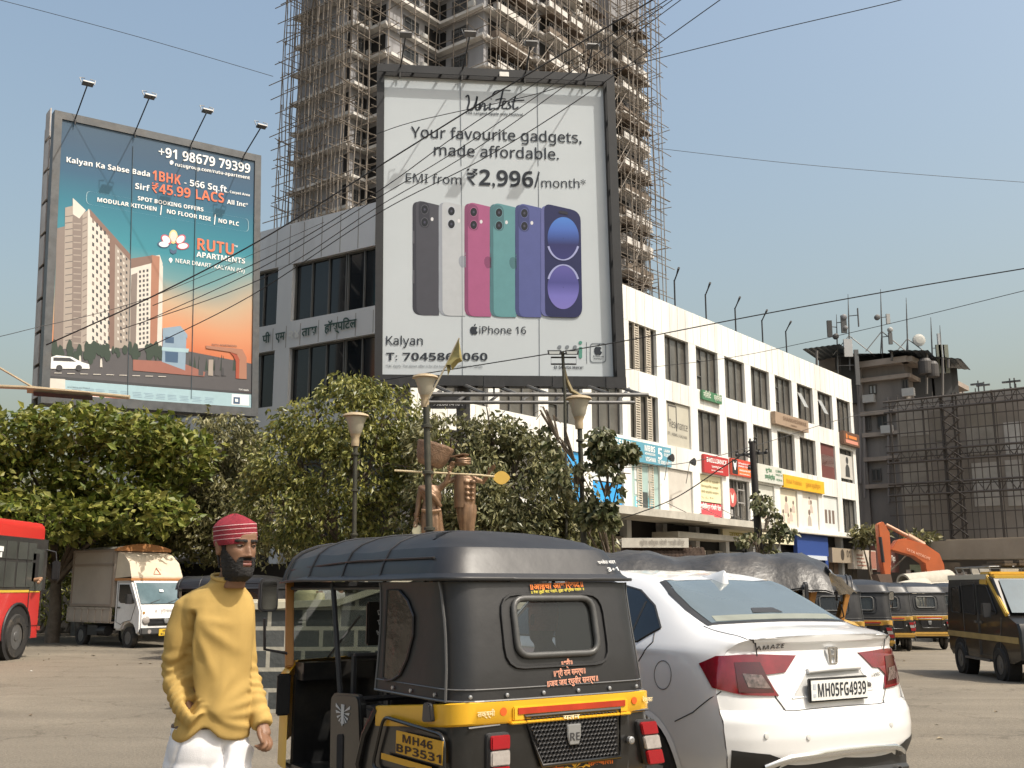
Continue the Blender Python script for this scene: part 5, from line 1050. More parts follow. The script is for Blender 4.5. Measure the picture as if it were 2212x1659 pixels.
	for s in (1, -1):
		m = MB(); m.beam((2.20, s * .585, .93), (2.36, s * .54, 1.48), .05, .075, 0); m.build('windscreen_pillar', M_YEL_SHADE, t, bevel=.008)
	m = MB(); m.beam((2.36, -.54, 1.46), (2.36, .54, 1.46), .05, .05); m.build('header_rail', BLACK, t)
	m = MB(); g = [(2.225, .56, .96), (2.225, -.56, .96), (2.365, -.52, 1.45), (2.365, .52, 1.45)]; m.prism(g, (.005, 0, 0)); m.build('windscreen', M_WIND, t)
	m = MB(); m.tube([(2.24, .3, .98), (2.28, .05, 1.25)], .008, 5); m.build('wiper', BLACK, t)
	for s in (1, -1):
		m = MB(); m.lathe((2.60, s * .25, .62), [(.085, -.05), (.085, .0), (.07, .02), (.01, .03)], 16, axis='x'); m.build('headlight', M_CLR, t, smooth=50)
		m = MB(); m.tube([(2.2, s * .59, 1.02), (2.25, s * .74, 1.05), (2.22, s * .76, 1.25)], .011, 6); mi = m.build('mirror_arm', BLACK, t, smooth=60)
		m = MB(); m.prism([(2.21, s * .74 + y, 1.40 + z) for y, z in rrect([(-.065, .11), (.065, .11), (.065, -.11), (-.065, -.11)], .04, 4)], (.035, 0, 0)); m.build('mirror', BLACK, mi, bevel=.006)
		m = MB(); m.prism([(2.207, s * .74 + y, 1.40 + z) for y, z in rrect([(-.05, .095), (.05, .095), (.05, -.095), (-.05, -.095)], .03, 4)], (.002, 0, 0)); m.build('mirror_glass', CHROME, mi)
	m = MB(); m.tube([(1.62, .555, 1.47), (1.45, .56, .80), (1.43, .56, .34)], .017, 8); m.tube([(1.62, -.555, 1.47), (1.45, -.56, .80), (1.43, -.56, .34)], .017, 8); m.build('door_pole', BLACK, t, smooth=60)
	if seat:
		m = MB(); m.bx(.42, .95, -.54, .54, .55, .70); m.bx(.32, .46, -.54, .54, .68, 1.08); m.build('rear_seat', mat('seat_vinyl', (.03, .028, .027), .5, var=.3), t, bevel=.03)
		m = MB(); m.bx(1.42, 1.72, -.30, .30, .62, .72); m.bx(1.38, 1.46, -.28, .28, .72, 1.02); m.bx(1.40, 1.70, -.30, .30, .34, .62); m.build('driver_seat', mat('seat_vinyl', (.03, .028, .027), .5, var=.3), t, bevel=.02)
		m = MB(); m.tube([(1.32, .54, 1.05), (1.32, -.54, 1.05)], .018, 6); m.tube([(1.32, .54, .80), (1.32, -.54, .80)], .018, 6)
		for y in (.54, -.54, 0): m.tube([(1.32, y, .34), (1.32, y, 1.05)], .018, 6)
		m.build('partition_rail', BLACK, t)
		m = MB(); m.tube([(2.02, 0, .5), (1.98, 0, .98)], .03, 8); m.tube([(1.90, .30, 1.02), (1.97, .12, 1.0), (1.98, 0, .98), (1.97, -.12, 1.0), (1.90, -.30, 1.02)], .016, 6); m.build('handlebar', BLACK, t, smooth=60)
	return t
def place(o, u, v_or_none, Y, heading, z=None):
	p = at(u, HZ, Y); zz = gz(p.x, p.y) if z is None else z
	o.location = (p.x, p.y, zz); o.rotation_euler = (0, 0, heading); o.matrix_basis = Matrix.Translation((p.x, p.y, zz)) @ Matrix.Rotation(heading, 4, 'Z'); return o
# --- the near one
TH = math.pi / 2 + .591                                   # heading, from +x
auto = make_auto('black auto rickshaw nearest the camera with yellow belt and Marathi stickers on its back', True)
auto.location = (.251, 5.558, 0); auto.rotation_euler = (0, 0, TH); auto.matrix_basis = Matrix.Translation((.251, 5.558, 0)) @ Matrix.Rotation(TH, 4, 'Z')
class Tail:                                               # writing laid on the curved tail
	pass
def tail_text(items, name, mats_, off=.006, par=auto):
	m = MB()
	for s, y0, y1, z0, z1, c, b, h in items: text_on(m, None, s, (-y0, z0), (-y1, z1), c, b, 0, h, lambda x, z: hood_at(-x, z, off + (.002 if c else 0)))
	m.build(name, mats_, par, normals=False)
tail_text([('॥आईचा आशिर्वाद॥', .135, -.215, 1.436, 1.452, 0, .03, .030)], 'sticker', [M_ORG], .010)
tail_text([('॥ देवा तुझी वाट पाहते, तुझा विश्वास पाहता ॥', .135, -.215, 1.416, 1.434, 0, .02, .014)], 'sticker', [flat((.6, .5, .05))], .012)
tail_text([('॥श्री॥', -.005, -.075, 1.046, 1.050, 0, .02, .03), ('॥श्री राम समर्थ॥', .05, -.155, 1.000, 1.008, 0, .02, .03), ('॥जय जय रघुवीर समर्थ॥', .095, -.235, .952, .966, 0, .02, .03)], 'sticker', [M_PINK], .010)
tail_text([('पनवेल शहर', -.37, -.50, 1.575, 1.582, 0, .01, .018), ('3+1', -.42, -.50, 1.535, 1.54, 0, .02, .022)], 'roof_lettering', [flat((.6, .6, .58))], .022)
def flat_text(items, name, mats_, x, par=auto):
	pl = Pl((x, 0, 0), (0, -1, 0), (0, 0, 1)); m = MB()
	for s, y0, y1, z, c, b, h in items: text_on(m, pl, s, (-y0, z), (-y1, z), c, b, .0, h)
	m.build(name, mats_, par, normals=False)
flat_text([('लक्ष्मी', .515, .415, .832, 0, .02, .026), ('रेणुका', -.535, -.605, .842, 0, .02, .024)], 'belt_lettering', [M_CREAM], -.018)
flat_text([('यतन', .02, -.085, .79, 0, .02, .022)], 'belt_lettering', [flat((.8, .7, .45))], -.047)
flat_text([('कळंबोली', -.155, -.325, .548, 0, .04, .032), ('पनवेल', .13, .0, .530, 0, .04, .032)], 'sticker', [M_ORG], -.02)
m = MB()
for y, z, r, c in ((.365, .848, .02, 0), (-.475, .853, .018, 0)): m.lathe((-.016, y, z), [(r, 0), (r, -.004)], 16, c, axis='x')
for k in range(5): a = math.pi * k / 4; m.prism([(-.018, -.08 + .012 * math.sin(a) , .545), (-.018, -.08 + .03 * math.cos(a) + .008, .545 + .022 * math.sin(a) + .004), (-.018, -.08 + .045 * math.cos(a), .545 + .035 * math.sin(a)), (-.018, -.08 + .03 * math.cos(a) - .008, .545 + .022 * math.sin(a) + .004)], (-.003, 0, 0), 1)
for s in (1, -1): m.tube([(-.02, -.08 + s * .04, .545), (-.02, -.08 + s * .06, .555), (-.02, -.08 + s * .085, .546)], .005, 5, 1)
m.build('sticker', [flat((.70, .10, .01)), flat((.75, .45, .05))], auto)
PS = Pl((0, .655, 0), (-1, 0, 0), (0, 0, 1)); m = MB()
m.pbox(PS, -.535, -.055, .612, .722, .004, .010, 0); m.pbox(PS, -.70, -.17, .560, .590, .004, .009, 0); np_ = m.build('number_plate', [flat((.62, .33, .02), .5)], auto)
m = MB(); text_on(m, PS, 'MH46', (-.46, .672), (-.15, .672), 0, .05, .013, h=.040); text_on(m, PS, 'BP3531', (-.525, .620), (-.065, .620), 0, .05, .013, h=.040); m.build('plate_lettering', flat((.03, .012, .008)), np_, normals=False)
m = MB(); m.prism([(x, .60, z) for x, z in rrect([(1.40, .84), (1.02, .86), (.98, .60), (1.0, .32), (1.38, .32)], .06, 4)], (0, .05, 0)); fl = m.build('side_guard', M_BODY, auto, bevel=.012)
m = MB(); m.prism([(x, .651, z) for x, z in rrect([(1.28, .62), (1.20, .63), (1.19, .36), (1.27, .36)], .02, 3)], (0, .004, 0)); m.build('guard_slot', DARK, fl)
m = MB()
for s in (1, -1):
	for k in range(5): a = R(20 - k * 22); m.prism([(1.215 + s * .012, .652, .75 - k * .008), (1.215 + s * (.10 - .008 * k) * math.cos(a), .652, .755 + (.10 - .006 * k) * math.sin(a)), (1.215 + s * (.095 - .008 * k) * math.cos(a - .18), .652, .755 + (.095 - .006 * k) * math.sin(a - .18))], (0, .002, 0))
m.prism([(1.235, .652, .79), (1.195, .652, .79), (1.20, .652, .69), (1.215, .652, .67), (1.23, .652, .69)], (0, .003, 0)); m.build('emblem', flat((.45, .45, .44)), fl)
m = MB(); m.bx(2.12, 2.15, .60, .69, .64, .90); m.build('front_flap', M_VINYL, auto, bevel=.01)
m = MB(); m.bx(1.44, 1.47, .12, .40, 1.10, 1.36); fb = m.build('headrest_board', M_BODY, auto, bevel=.01)
m = MB(); PH_ = Pl((1.438, .26, 1.23), (0, -1, 0), (0, 0, 1))
for i, s in enumerate(("DON'T", 'TOUCH', 'ME')): text_on(m, PH_, s, (-.07, .05 - i * .06), (.03 if i < 2 else -.02, .075 - i * .06), 0, .04, .002, h=.03)
m.build('board_lettering', flat((.6, .6, .6)), fb, normals=False)
# --- the others: one plain model copied
base = make_auto('black auto rickshaw seen from behind with a worn tan belt and bright right end', False)
place(base, 1998, None, 28.6, math.pi / 2 + .02)
def other(label, u, Y, head, z=None): o = copy_tree(base); o['label'] = label; return place(o, u, None, Y, head, z)
base['group'] = 'auto rickshaws waiting on the road'
o2 = other('auto rickshaw parked tail on just right of the white car roof, first in the queue', 1797, 21.8, math.pi / 2 - .06)
o3 = other('auto rickshaw parked half hidden between two others in the middle of the queue', 1857, 23.4, math.pi / 2 - .30)
o4 = other('auto rickshaw parked at the back of the queue beside the grey pipes', 1915, 28, math.pi / 2 - .12)
o5 = other('auto rickshaw showing only its grey hood behind the first one of the queue', 1836, 27.5, math.pi / 2 + .1)
o6 = other('black auto rickshaw behind the man with a yellow number plate on its side', 634, 22.5, math.pi - .22)
o7 = other('auto rickshaw with a blue sticker on its windscreen right behind the torn hood', 1530, 19.0, R(-14))
o8 = other('auto rickshaw mostly hidden behind the tail on one near the van', 2052, 32.5, math.pi / 2 - .3)
for q in (o6,):
	m = MB(); m.pbox(PS, -.50, -.08, .60, .72, .004, .010, 0); np2 = m.build('number_plate', [flat((.70, .48, .12), .5)], q); m = MB(); text_on(m, PS, '6N02', (-.45, .63), (-.13, .63), 0, .05, .013, h=.06); m.build('plate_lettering', flat((.03, .015, .01)), np2, normals=False)
m = MB(); m.add([(2.375, .50, 1.42), (2.375, -.50, 1.42), (2.335, -.52, 1.25), (2.335, .52, 1.25)], [(0, 1, 2, 3)]); m.build('windscreen_sticker', flat((.05, .45, .62)), o7)
# --- the one with the torn, crumpled hood behind the white car
torn = copy_tree(base); torn['label'] = 'auto rickshaw with a crumpled torn grey hood behind the white car roof'; place(torn, 1262, None, 11.6, R(-4))
for ch in list(torn.children):
	if ch.name.startswith(('roof_cover', 'roof_bow')):
		for g in list(ch.children): bpy.data.objects.remove(g)
		bpy.data.objects.remove(ch)
m = MB(); rg = random.Random(5); rows = []
for i in range(34):
	x = -.05 + 2.6 * i / 33; row = []
	for j in range(15):
		y = -.70 + 1.40 * j / 14; e = abs(y) / .70; z = 1.78 - .34 * e ** 3 + .055 * noise.noise(Vector((x * 1.6, y * 2.6, 1.7))) + .028 * noise.noise(Vector((x * 6, y * 5, 4))) + .05 * abs(math.sin(x * 3.1))
		if i > 29: z -= .05 * (i - 29) * .5 + .05 * noise.noise(Vector((x * 9, y * 9, 2)))
		row.append(Vector((x + .05 * noise.noise(Vector((x, y * 4, 9))), y * (1 + .04 * noise.noise(Vector((x * 4, 0, 3)))), z)))
	rows.append(row)
m.loft(rows, False); m.loft([[v + Vector((0, 0, -.02)) for v in r] for r in rows][::-1], False); m.build('roof_cover', mat('dusty_tarpaulin', (.03, .0295, .029), .42, var=.4, scale=3, bump=.5, bscale=14, dirt=.25), torn, smooth=80, normals=False)
m = MB(); m.loft([[Vector((2.5 + .25 * a + .05 * noise.noise(Vector((a * 3, b * 3, 1))), -.55 + .8 * b, 1.66 - .22 * a + .08 * noise.noise(Vector((a * 4, b * 5, 7))))) for b in np.linspace(0, 1, 9)] for a in np.linspace(0, 1.15, 7)], False); m.build('torn_flap', mat('silver_lining', (.45, .45, .45), .25, .6, var=.3, scale=8), torn, smooth=60, normals=False)
# ---------------------------------------------------------------- white saloon car: x forward from the tail, y left, z up
def carpaint():
	m = mat('white_car_paint', (.73, .73, .725), .30, var=.02, scale=2, coat=.9, dirt=.07); return m
M_CAR = carpaint(); M_CGL = mat('rear_window_glass', (.10, .125, .13), .06, var=.1, scale=1.2, spec=.6, coat=.5); M_CGD = mat('side_window_glass', (.006, .010, .016), .05, var=.2, spec=.6)
M_LR = mat('dark_red_lens', (.16, .004, .012), .08, var=.25, scale=7, coat=1.0); M_LRD = mat('deep_red_lens', (.06, .002, .006), .08, var=.3, coat=1.0); M_TRIM = mat('black_trim', (.022, .022, .022), .5, var=.2)
CTH = math.pi / 2 + .537; CLOC = (2.015, 6.846, 0)
car = thing('saloon_car', 'white saloon car at the right of the near auto rickshaw with red tail lamps', 'car', CLOC, CTH)
CINV = car.matrix_basis.inverted()
def cr1(P, n):                                             # smooth curve through control points
	P = [Vector(p) for p in P]; out = []
	for i in range(len(P) - 1):
		a, b, c, d = P[max(i - 1, 0)], P[i], P[i + 1], P[min(i + 2, len(P) - 1)]
		for k in range(n):
			t = k / n; out.append(.5 * ((2 * b) + (c - a) * t + (2 * a - 5 * b + 4 * c - d) * t * t + (3 * b - a - 3 * c + d) * t ** 3))
	return out + [P[-1]]
def tailx(y, z):                                           # shape of the tail as seen in plan and profile
	prof = [(.20, .10), (.30, .03), (.36, -.06), (.46, -.115), (.56, -.125), (.66, -.115), (.70, -.09), (.715, -.055), (.76, -.05), (.90, -.028), (1.00, -.005), (1.06, .010), (1.10, -.006), (1.14, -.030), (1.152, -.020), (1.165, .03), (1.2, .3)]
	x = prof[-1][1]
	for (z0, x0), (z1, x1) in zip(prof, prof[1:]):
		if z <= z1: x = x0 + (x1 - x0) * max(0, z - z0) / (z1 - z0); break
	q = abs(y) / .84; return x + .05 * q ** 2 + .16 * q ** 5
def sec(x, pts): return [Vector((x + (p[2] if len(p) > 2 else 0), p[0], p[1])) for p in pts]
S = []
o = [(.62, .22), (.74, .28), (.80, .40), (.825, .55), (.825, .70), (.818, .85), (.79, .97), (.735, 1.06), (.655, 1.125), (.40, 1.148), (0, 1.152)]
S.append([Vector((tailx(y, z), y, z)) for y, z in o])
S.append(sec(.14, [(.66, .22), (.78, .27, .04), (.825, .40, .06), (.84, .55, .08), (.842, .70, .08), (.835, .85, .10), (.815, .97, .10), (.765, 1.075, .04), (.67, 1.15), (.40, 1.174), (0, 1.180)]))
S.append(sec(.36, [(.68, .22), (.80, .27), (.838, .40), (.85, .55), (.852, .72), (.845, .87), (.828, .98), (.79, 1.085), (.665, 1.185), (.40, 1.203), (0, 1.210)]))
S.append(sec(.52, [(.68, .22), (.80, .27), (.842, .40), (.853, .55), (.856, .73), (.850, .88), (.835, .99), (.80, 1.09), (.65, 1.245), (.40, 1.275), (0, 1.285)]))
S.append(sec(.75, [(.68, .22), (.80, .27), (.845, .40), (.855, .55), (.858, .73), (.852, .88), (.838, 1.0), (.81, 1.09), (.61, 1.36), (.37, 1.385), (0, 1.395)]))
S.append(sec(1.02, [(.68, .22), (.80, .27), (.845, .40), (.853, .55), (.855, .73), (.85, .88), (.838, 1.0), (.815, 1.08), (.575, 1.465), (.34, 1.488), (0, 1.496)]))
S.append(sec(1.45, [(.68, .22), (.80, .27), (.84, .40), (.848, .55), (.85, .73), (.845, .88), (.835, .99), (.815, 1.07), (.555, 1.520), (.33, 1.550), (0, 1.560)]))
S.append(sec(2.0, [(.68, .22), (.80, .27), (.835, .40), (.845, .55), (.848, .73), (.843, .88), (.83, .98), (.81, 1.06), (.55, 1.535), (.33, 1.57), (0, 1.58)]))
S.append(sec(2.5, [(.68, .22), (.80, .27), (.835, .40), (.845, .55), (.847, .73), (.842, .88), (.828, .97), (.805, 1.05), (.56, 1.46), (.33, 1.50), (0, 1.51)]))
S.append(sec(3.0, [(.68, .22), (.80, .27), (.835, .40), (.845, .55), (.846, .70), (.84, .82), (.82, .92), (.79, 1.0), (.60, 1.14), (.33, 1.19), (0, 1.20)]))
S.append(sec(3.3, [(.68, .22), (.80, .27), (.83, .40), (.84, .55), (.838, .68), (.83, .78), (.80, .87), (.74, .95), (.55, 1.0), (.30, 1.03), (0, 1.04)]))
S.append(sec(3.8, [(.66, .22), (.76, .27), (.80, .40), (.81, .55), (.80, .66), (.78, .74), (.75, .81), (.68, .86), (.50, .90), (.28, .92), (0, .925)]))
S.append(sec(4.02, [(.50, .24), (.58, .30), (.62, .42), (.63, .55), (.62, .64), (.60, .70), (.56, .75), (.50, .78), (.38, .80), (.2, .81), (0, .815)]))
NB = 4; ST = [cr1(s, NB) for s in S]
rings = []
for j in range(len(ST[0])): pass
cols = [cr1([s[j] for s in ST], 6) for j in range(len(ST[0]))]
nx = len(cols[0]); half = [[cols[j][i] for j in range(len(cols))] for i in range(nx)]
WC_ = (.845, .31)                                          # rear wheel centre x, arch radius
mb = MB()
full = [h + [Vector((p.x, -p.y, p.z)) for p in h[-2::-1]] for h in half]
mb.loft(full, False)
h0 = half[0]; n0 = len(h0); rows = []
for j in range(n0):
	y, z = h0[j].y, h0[j].z
	rows.append([Vector((tailx(y * t, z + (.012 * (1 - t * t) if z > 1.1 else 0)), y * t, z + (.0 if z < 1.12 else (1 - t * t) * (1.152 - z)))) for t in np.linspace(1, -1, 33)])
fine = []
for a, b in zip(rows[:33], rows[1:33]):
	fine.append(a);
fine.append(rows[32])
dense = []
zz = [r[0].z for r in fine]
for k in range(len(fine) - 1):
	for t in (0, .5):
		dense.append([Vector((tailx((p.y + (q.y - p.y) * t), p.z + (q.z - p.z) * t), p.y + (q.y - p.y) * t, p.z + (q.z - p.z) * t)) if t else p for p, q in zip(fine[k], fine[k + 1])])
dense.append(fine[-1]); capm = MB(); capm.loft(dense, False)
top = [Vector((p.x, p.y, p.z)) for p in h0[32:]] + [Vector((p.x, -p.y, p.z)) for p in h0[32:-1][::-1]]
L0 = fine[-1]; lip = []
for t in np.linspace(0, 1, 9):
	row = []
	for i, p in enumerate(L0):
		f = (1 - i / (len(L0) - 1)) * 2 - 1; k = (i / (len(L0) - 1)) * (len(top) - 1); a = int(min(k, len(top) - 2)); q = top[a].lerp(top[a + 1], k - a)
		z = p.z + (q.z - p.z) * t; y = p.y + (q.y - p.y) * t; x = tailx(y, z); x = x if t < 1 else q.x; row.append(Vector((x if abs(q.z - p.z) > .003 else p.x, y, z)))
	lip.append(row)
mb.add([v for r in dense for v in r], [(i * 33 + j, i * 33 + j + 1, (i + 1) * 33 + j + 1, (i + 1) * 33 + j) for i in range(len(dense) - 1) for j in range(32)])
mb.loft(lip, False)
mb.loft([[Vector((p.x, p.y, p.z)) for p in (full[-1])], [Vector((4.06, p.y * .3, p.z * .5 + .28)) for p in full[-1]]], False)
keep = []; ARC = [(.845, .30, .345), (3.30, .30, .345)]
bm_ = [sum((mb.v[i] for i in f), Vector()) / len(f) for f in mb.f]
mb2 = MB(); mb2.v = mb.v
for f, c in zip(mb.f, bm_):
	if abs(c.y) > .55 and any(math.hypot(c.x - ax, c.z - az) < ar for ax, az, ar in ARC): continue
	mb2.f.append(f); mb2.m.append(0)
body = mb2.build('body', M_CAR, car, smooth=32, weld=.001)
bvh = BVHTree.FromPolygons([tuple(v) for v in mb.v], [tuple(f) for f in mb.f])
for ax, az, ar in ARC:
	for s in (1, -1):
		m = MB(); A = [math.pi * k / 18 for k in range(-2, 21)]
		def sk(a, r):
			h = bvh.ray_cast(Vector((ax + r * math.cos(a), s * 2, az + r * math.sin(a))), Vector((0, -s, 0))); return h[0] if h[0] is not None else Vector((ax + r * math.cos(a), s * .84, az + r * math.sin(a)))
		outer = [sk(a, ar + .03) + Vector((0, s * .004, 0)) for a in A]; lip_ = [sk(a, ar - .005) + Vector((0, s * .012, 0)) for a in A]; inn = [Vector((ax + (ar - .01) * math.cos(a), s * .50, az + (ar - .01) * math.sin(a))) for a in A]
		m.loft([outer, lip_], False, 0); m.loft([lip_, inn], False, 1); m.add([p for p in inn], [tuple(range(len(inn)))], 1); m.build('wheel_arch', [M_CAR, DARK], car, smooth=40)
		m = MB(); r = .30; y = s * .74; m.lathe((ax, y, r), [(r * .62, -.09), (r * .93, -.09), (r, -.06), (r, .06), (r * .93, .09), (r * .62, .09)], 32, axis='y', cap=False); wo = m.build('wheel', RUBBER, car, smooth=40)
		m = MB(); m.lathe((ax, y + s * .02, r), [(r * .66, s * .05), (r * .60, s * .045), (r * .57, 0)], 32, axis='y', cap=False)
		for k in range(8): a = 2 * math.pi * k / 8; m.beam((ax, y + s * .055, r), (ax + r * .62 * math.cos(a), y + s * .05, r + r * .62 * math.sin(a)), .05, .03, 0, up=(0, 1, 0))
		m.lathe((ax, y + s * .03, r), [(.05, 0), (.05, s * .04), (.01, s * .045)], 12, axis='y'); m.build('rim', M_SILV, wo, smooth=40)
def chit(x, y):                                            # a mark in the enlarged photo -> place on the car's own skin
	u, v = crop(2300, 1950, .5605)(x, y); d = (CINV.to_3x3() @ ray(u, v)).normalized(); h = bvh.ray_cast(CINV @ EYEV, d); return h[0], h[1]
def skinpatch(pts, off, nm, mats_, par, mirror=False, thick=0.0, n=5, dirv=None, shrink=0):
	"""a panel lying on the body inside a closed outline of skin points"""
	P = [Vector(p) for p in pts]; c = sum(P, Vector()) / len(P)
	nn = dirv if dirv else Vector((0, 0, 0))
	if not dirv:
		for i in range(len(P)): nn += (P[i] - c).cross(P[(i + 1) % len(P)] - c)
		nn.normalize()
		if nn.dot(c - Vector((1.8, 0, .8))) < 0: nn = -nn
	out = []
	for s in ((1, -1) if mirror else (1,)):
		fl = lambda v: Vector((v.x, v.y * s, v.z))
		Q = []
		for i in range(len(P)):
			for t in np.linspace(0, 1, 6)[:-1]: Q.append(P[i].lerp(P[(i + 1) % len(P)], t))
		bm = bmesh.new(); vs = [bm.verts.new(fl(q)) for q in Q]; f = bm.faces.new(vs); bmesh.ops.triangulate(bm, faces=[f])
		for _ in range(3): bmesh.ops.subdivide_edges(bm, edges=[e for e in bm.edges if e.calc_length() > .06], cuts=1)
		bmesh.ops.triangulate(bm, faces=bm.faces)
		N_ = fl(nn)
		for v in bm.verts:
			h = bvh.ray_cast(v.co + N_ * .3, -N_, .8)
			if h[0] is not None: v.co = h[0] + N_ * off
		m = MB(); bm.verts.index_update(); m.add([v.co.copy() for v in bm.verts], [tuple(v.index for v in f.verts) for f in bm.faces])
		if thick:
			edge = [e for e in bm.edges if len(e.link_faces) == 1]
			for e in edge: a, b = e.verts; m.add([a.co, b.co, b.co - N_ * thick, a.co - N_ * thick], [(0, 1, 2, 3)])
		bm.free(); out.append(m.build(nm, mats_, par, smooth=40, weld=.0005))
	return out
def skinline(pts, r, nm, mt, par=None, mirror=False, off=.0):
	for s in ((1, -1) if mirror else (1,)):
		m = MB(); Q = []
		for i in range(len(pts) - 1):
			for t in np.linspace(0, 1, 7)[:-1]: Q.append(Vector(pts[i]).lerp(Vector(pts[i + 1]), t))
		Q.append(Vector(pts[-1])); Z = []
		for q in Q:
			h = bvh.find_nearest(q); Z.append(Vector((h[0].x, h[0].y * s, h[0].z)) if h[0] is not None else q)
		m.tube(Z, r, 5); m.build(nm, mt, par or car, smooth=60)
H = lambda L: [chit(*q)[0] for q in L if chit(*q)[0] is not None]
rg = [Vector((.405, .64, 1.2)), Vector((.402, .3, 1.21)), Vector((.40, 0, 1.215)), Vector((.402, -.3, 1.21)), Vector((.405, -.64, 1.2)), Vector((.62, -.635, 1.31)), Vector((.84, -.60, 1.40)), Vector((1.02, -.54, 1.47)), Vector((1.045, -.3, 1.49)), Vector((1.05, 0, 1.495)), Vector((1.045, .3, 1.49)), Vector((1.02, .54, 1.47)), Vector((.84, .60, 1.40)), Vector((.62, .635, 1.31))]
up_ = Vector((-.55, 0, .83)).normalized()
rw_ = skinpatch(rg, .004, 'rear_window', M_TRIM, car, dirv=up_)[0]
c_ = sum(rg, Vector()) / len(rg); skinpatch([c_ + (p - c_) * .93 for p in rg], .007, 'pane', M_CGL, rw_, dirv=up_)
skinpatch([Vector((.44, .55, 1.21)), Vector((.43, 0, 1.22)), Vector((.44, -.55, 1.21)), Vector((.50, -.53, 1.25)), Vector((.49, 0, 1.25)), Vector((.50, .53, 1.25))], .009, 'shelf_reflection', mat('shelf_reflection_beige', (.20, .21, .17), .4), rw_, dirv=up_)  # beige shelf reflection painted as a patch over the pane
m = MB(); k = [(.50, -.12), (.50, .16), (.56, .12), (.56, -.08)]
pts = []
for x, y in k: h = bvh.ray_cast(Vector((x, y, 3)), Vector((0, 0, -1))); pts.append(h[0] + up_ * .011)
m.add(pts, [(0, 1, 2, 3)]); m.build('brake_light', M_TRIM, rw_)
sw = [Vector((.74, .78, 1.20)), Vector((.92, .80, 1.085)), Vector((1.3, .80, 1.09)), Vector((2.2, .80, 1.08)), Vector((2.85, .78, 1.07)), Vector((2.55, .62, 1.36)), Vector((2.1, .56, 1.47)), Vector((1.5, .57, 1.475)), Vector((1.12, .61, 1.42)), Vector((.9, .68, 1.33))]
for o_ in skinpatch(sw, .005, 'side_window', M_CGD, car, True, dirv=Vector((0, .9, .42)).normalized()): pass
skinline(sw + [sw[0]], .009, 'window_trim', M_TRIM, mirror=True)
skinline([Vector((1.0, .74, 1.40)), Vector((1.02, .81, 1.09))], .012, 'window_pillar', M_TRIM, mirror=True)
ws = [Vector((3.06, .55, 1.15)), Vector((3.1, 0, 1.17)), Vector((3.06, -.55, 1.15)), Vector((2.42, -.52, 1.48)), Vector((2.40, 0, 1.53)), Vector((2.42, .52, 1.48))]
skinpatch(ws, .005, 'windscreen', M_CGD, car, dirv=Vector((.5, 0, .86)))
tip = Vector((.27, .84, .985)); lampo = [tip, Vector((.13, .82, 1.035)), Vector((.04, .68, 1.045)), Vector((-.01, .58, 1.045)), Vector((-.01, .29, 1.032)), Vector((-.02, .40, .935)), Vector((-.01, .55, .925)), Vector((-.02, .47, .80)), Vector((.05, .70, .81)), Vector((.17, .83, .85))]
dl = Vector((-.80, .60, 0)); lm = skinpatch(lampo, .010, 'tail_lamp', M_LR, car, True, .02, dirv=dl)
inner = [Vector((.02, .71, .935)), Vector((-.01, .585, .925)), Vector((-.02, .525, .845)), Vector((.02, .67, .855))]
mid = [Vector((.05, .745, 1.0)), Vector((-.01, .59, 1.0)), Vector((-.02, .50, .822)), Vector((.04, .73, .825))]
for lo_, s in zip(lm, (1, -1)):
	skinpatch([Vector((p.x, p.y * s, p.z)) for p in mid], .013, 'lens', M_LRD, lo_, dirv=Vector((-.80, .60 * s, 0)))
	skinpatch([Vector((p.x, p.y * s, p.z)) for p in inner], .016, 'reversing_lens', mat('reversing_lens', (.13, .095, .09), .1, var=.7, scale=40, coat=1.0), lo_, dirv=Vector((-.80, .60 * s, 0)))
	skinline([Vector((.0, .615 * s, 1.05)), Vector((-.005, .56 * s, .93)), Vector((-.02, .47 * s, .80))], .006, 'lamp_split', M_TRIM, lo_)
skinline([Vector((.05, .625, 1.15)), Vector((-.01, .60, 1.08)), Vector((-.02, .49, .79)), Vector((-.05, .44, .722)), Vector((-.06, .36, .712)), Vector((-.06, 0, .710)), Vector((-.06, -.36, .712)), Vector((-.05, -.44, .722)), Vector((-.02, -.49, .79)), Vector((-.01, -.60, 1.08)), Vector((.05, -.625, 1.15))], .0045, 'shut_line', M_TRIM)
skinline([Vector((.42, .66, 1.20)), Vector((.2, .655, 1.16)), Vector((.05, .635, 1.145))], .004, 'shut_line', M_TRIM, mirror=True)
skinline([Vector((.12, .80, .83)), Vector((.33, .85, .69)), Vector((.50, .86, .62))], .004, 'shut_line', M_TRIM, mirror=True)
skinline([Vector((1.0, .74, 1.42)), Vector((.80, .80, 1.24)), Vector((.76, .82, 1.10)), Vector((.86, .84, .98)), Vector((1.02, .855, .8)), Vector((1.18, .855, .62))], .005, 'shut_line', M_TRIM, mirror=True)
skinline([Vector((1.98, .84, 1.06)), Vector((1.98, .845, .3))], .004, 'shut_line', M_TRIM, mirror=True); skinline([Vector((2.95, .80, 1.03)), Vector((2.95, .845, .3))], .004, 'shut_line', M_TRIM, mirror=True)
fc = [Vector((.615 + .085 * math.cos(a), .85, .895 + .09 * math.sin(a))) for a in [k * math.pi / 12 for k in range(24)]]; skinline(fc + [fc[0]], .0035, 'fuel_flap', GREYST)
m = MB();
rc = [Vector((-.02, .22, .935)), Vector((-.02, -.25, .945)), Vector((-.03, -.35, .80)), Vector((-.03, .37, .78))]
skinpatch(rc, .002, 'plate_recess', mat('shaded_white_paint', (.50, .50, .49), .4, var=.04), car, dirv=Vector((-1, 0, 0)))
skinline(rc + [rc[0]], .006, 'recess_edge', M_CAR)
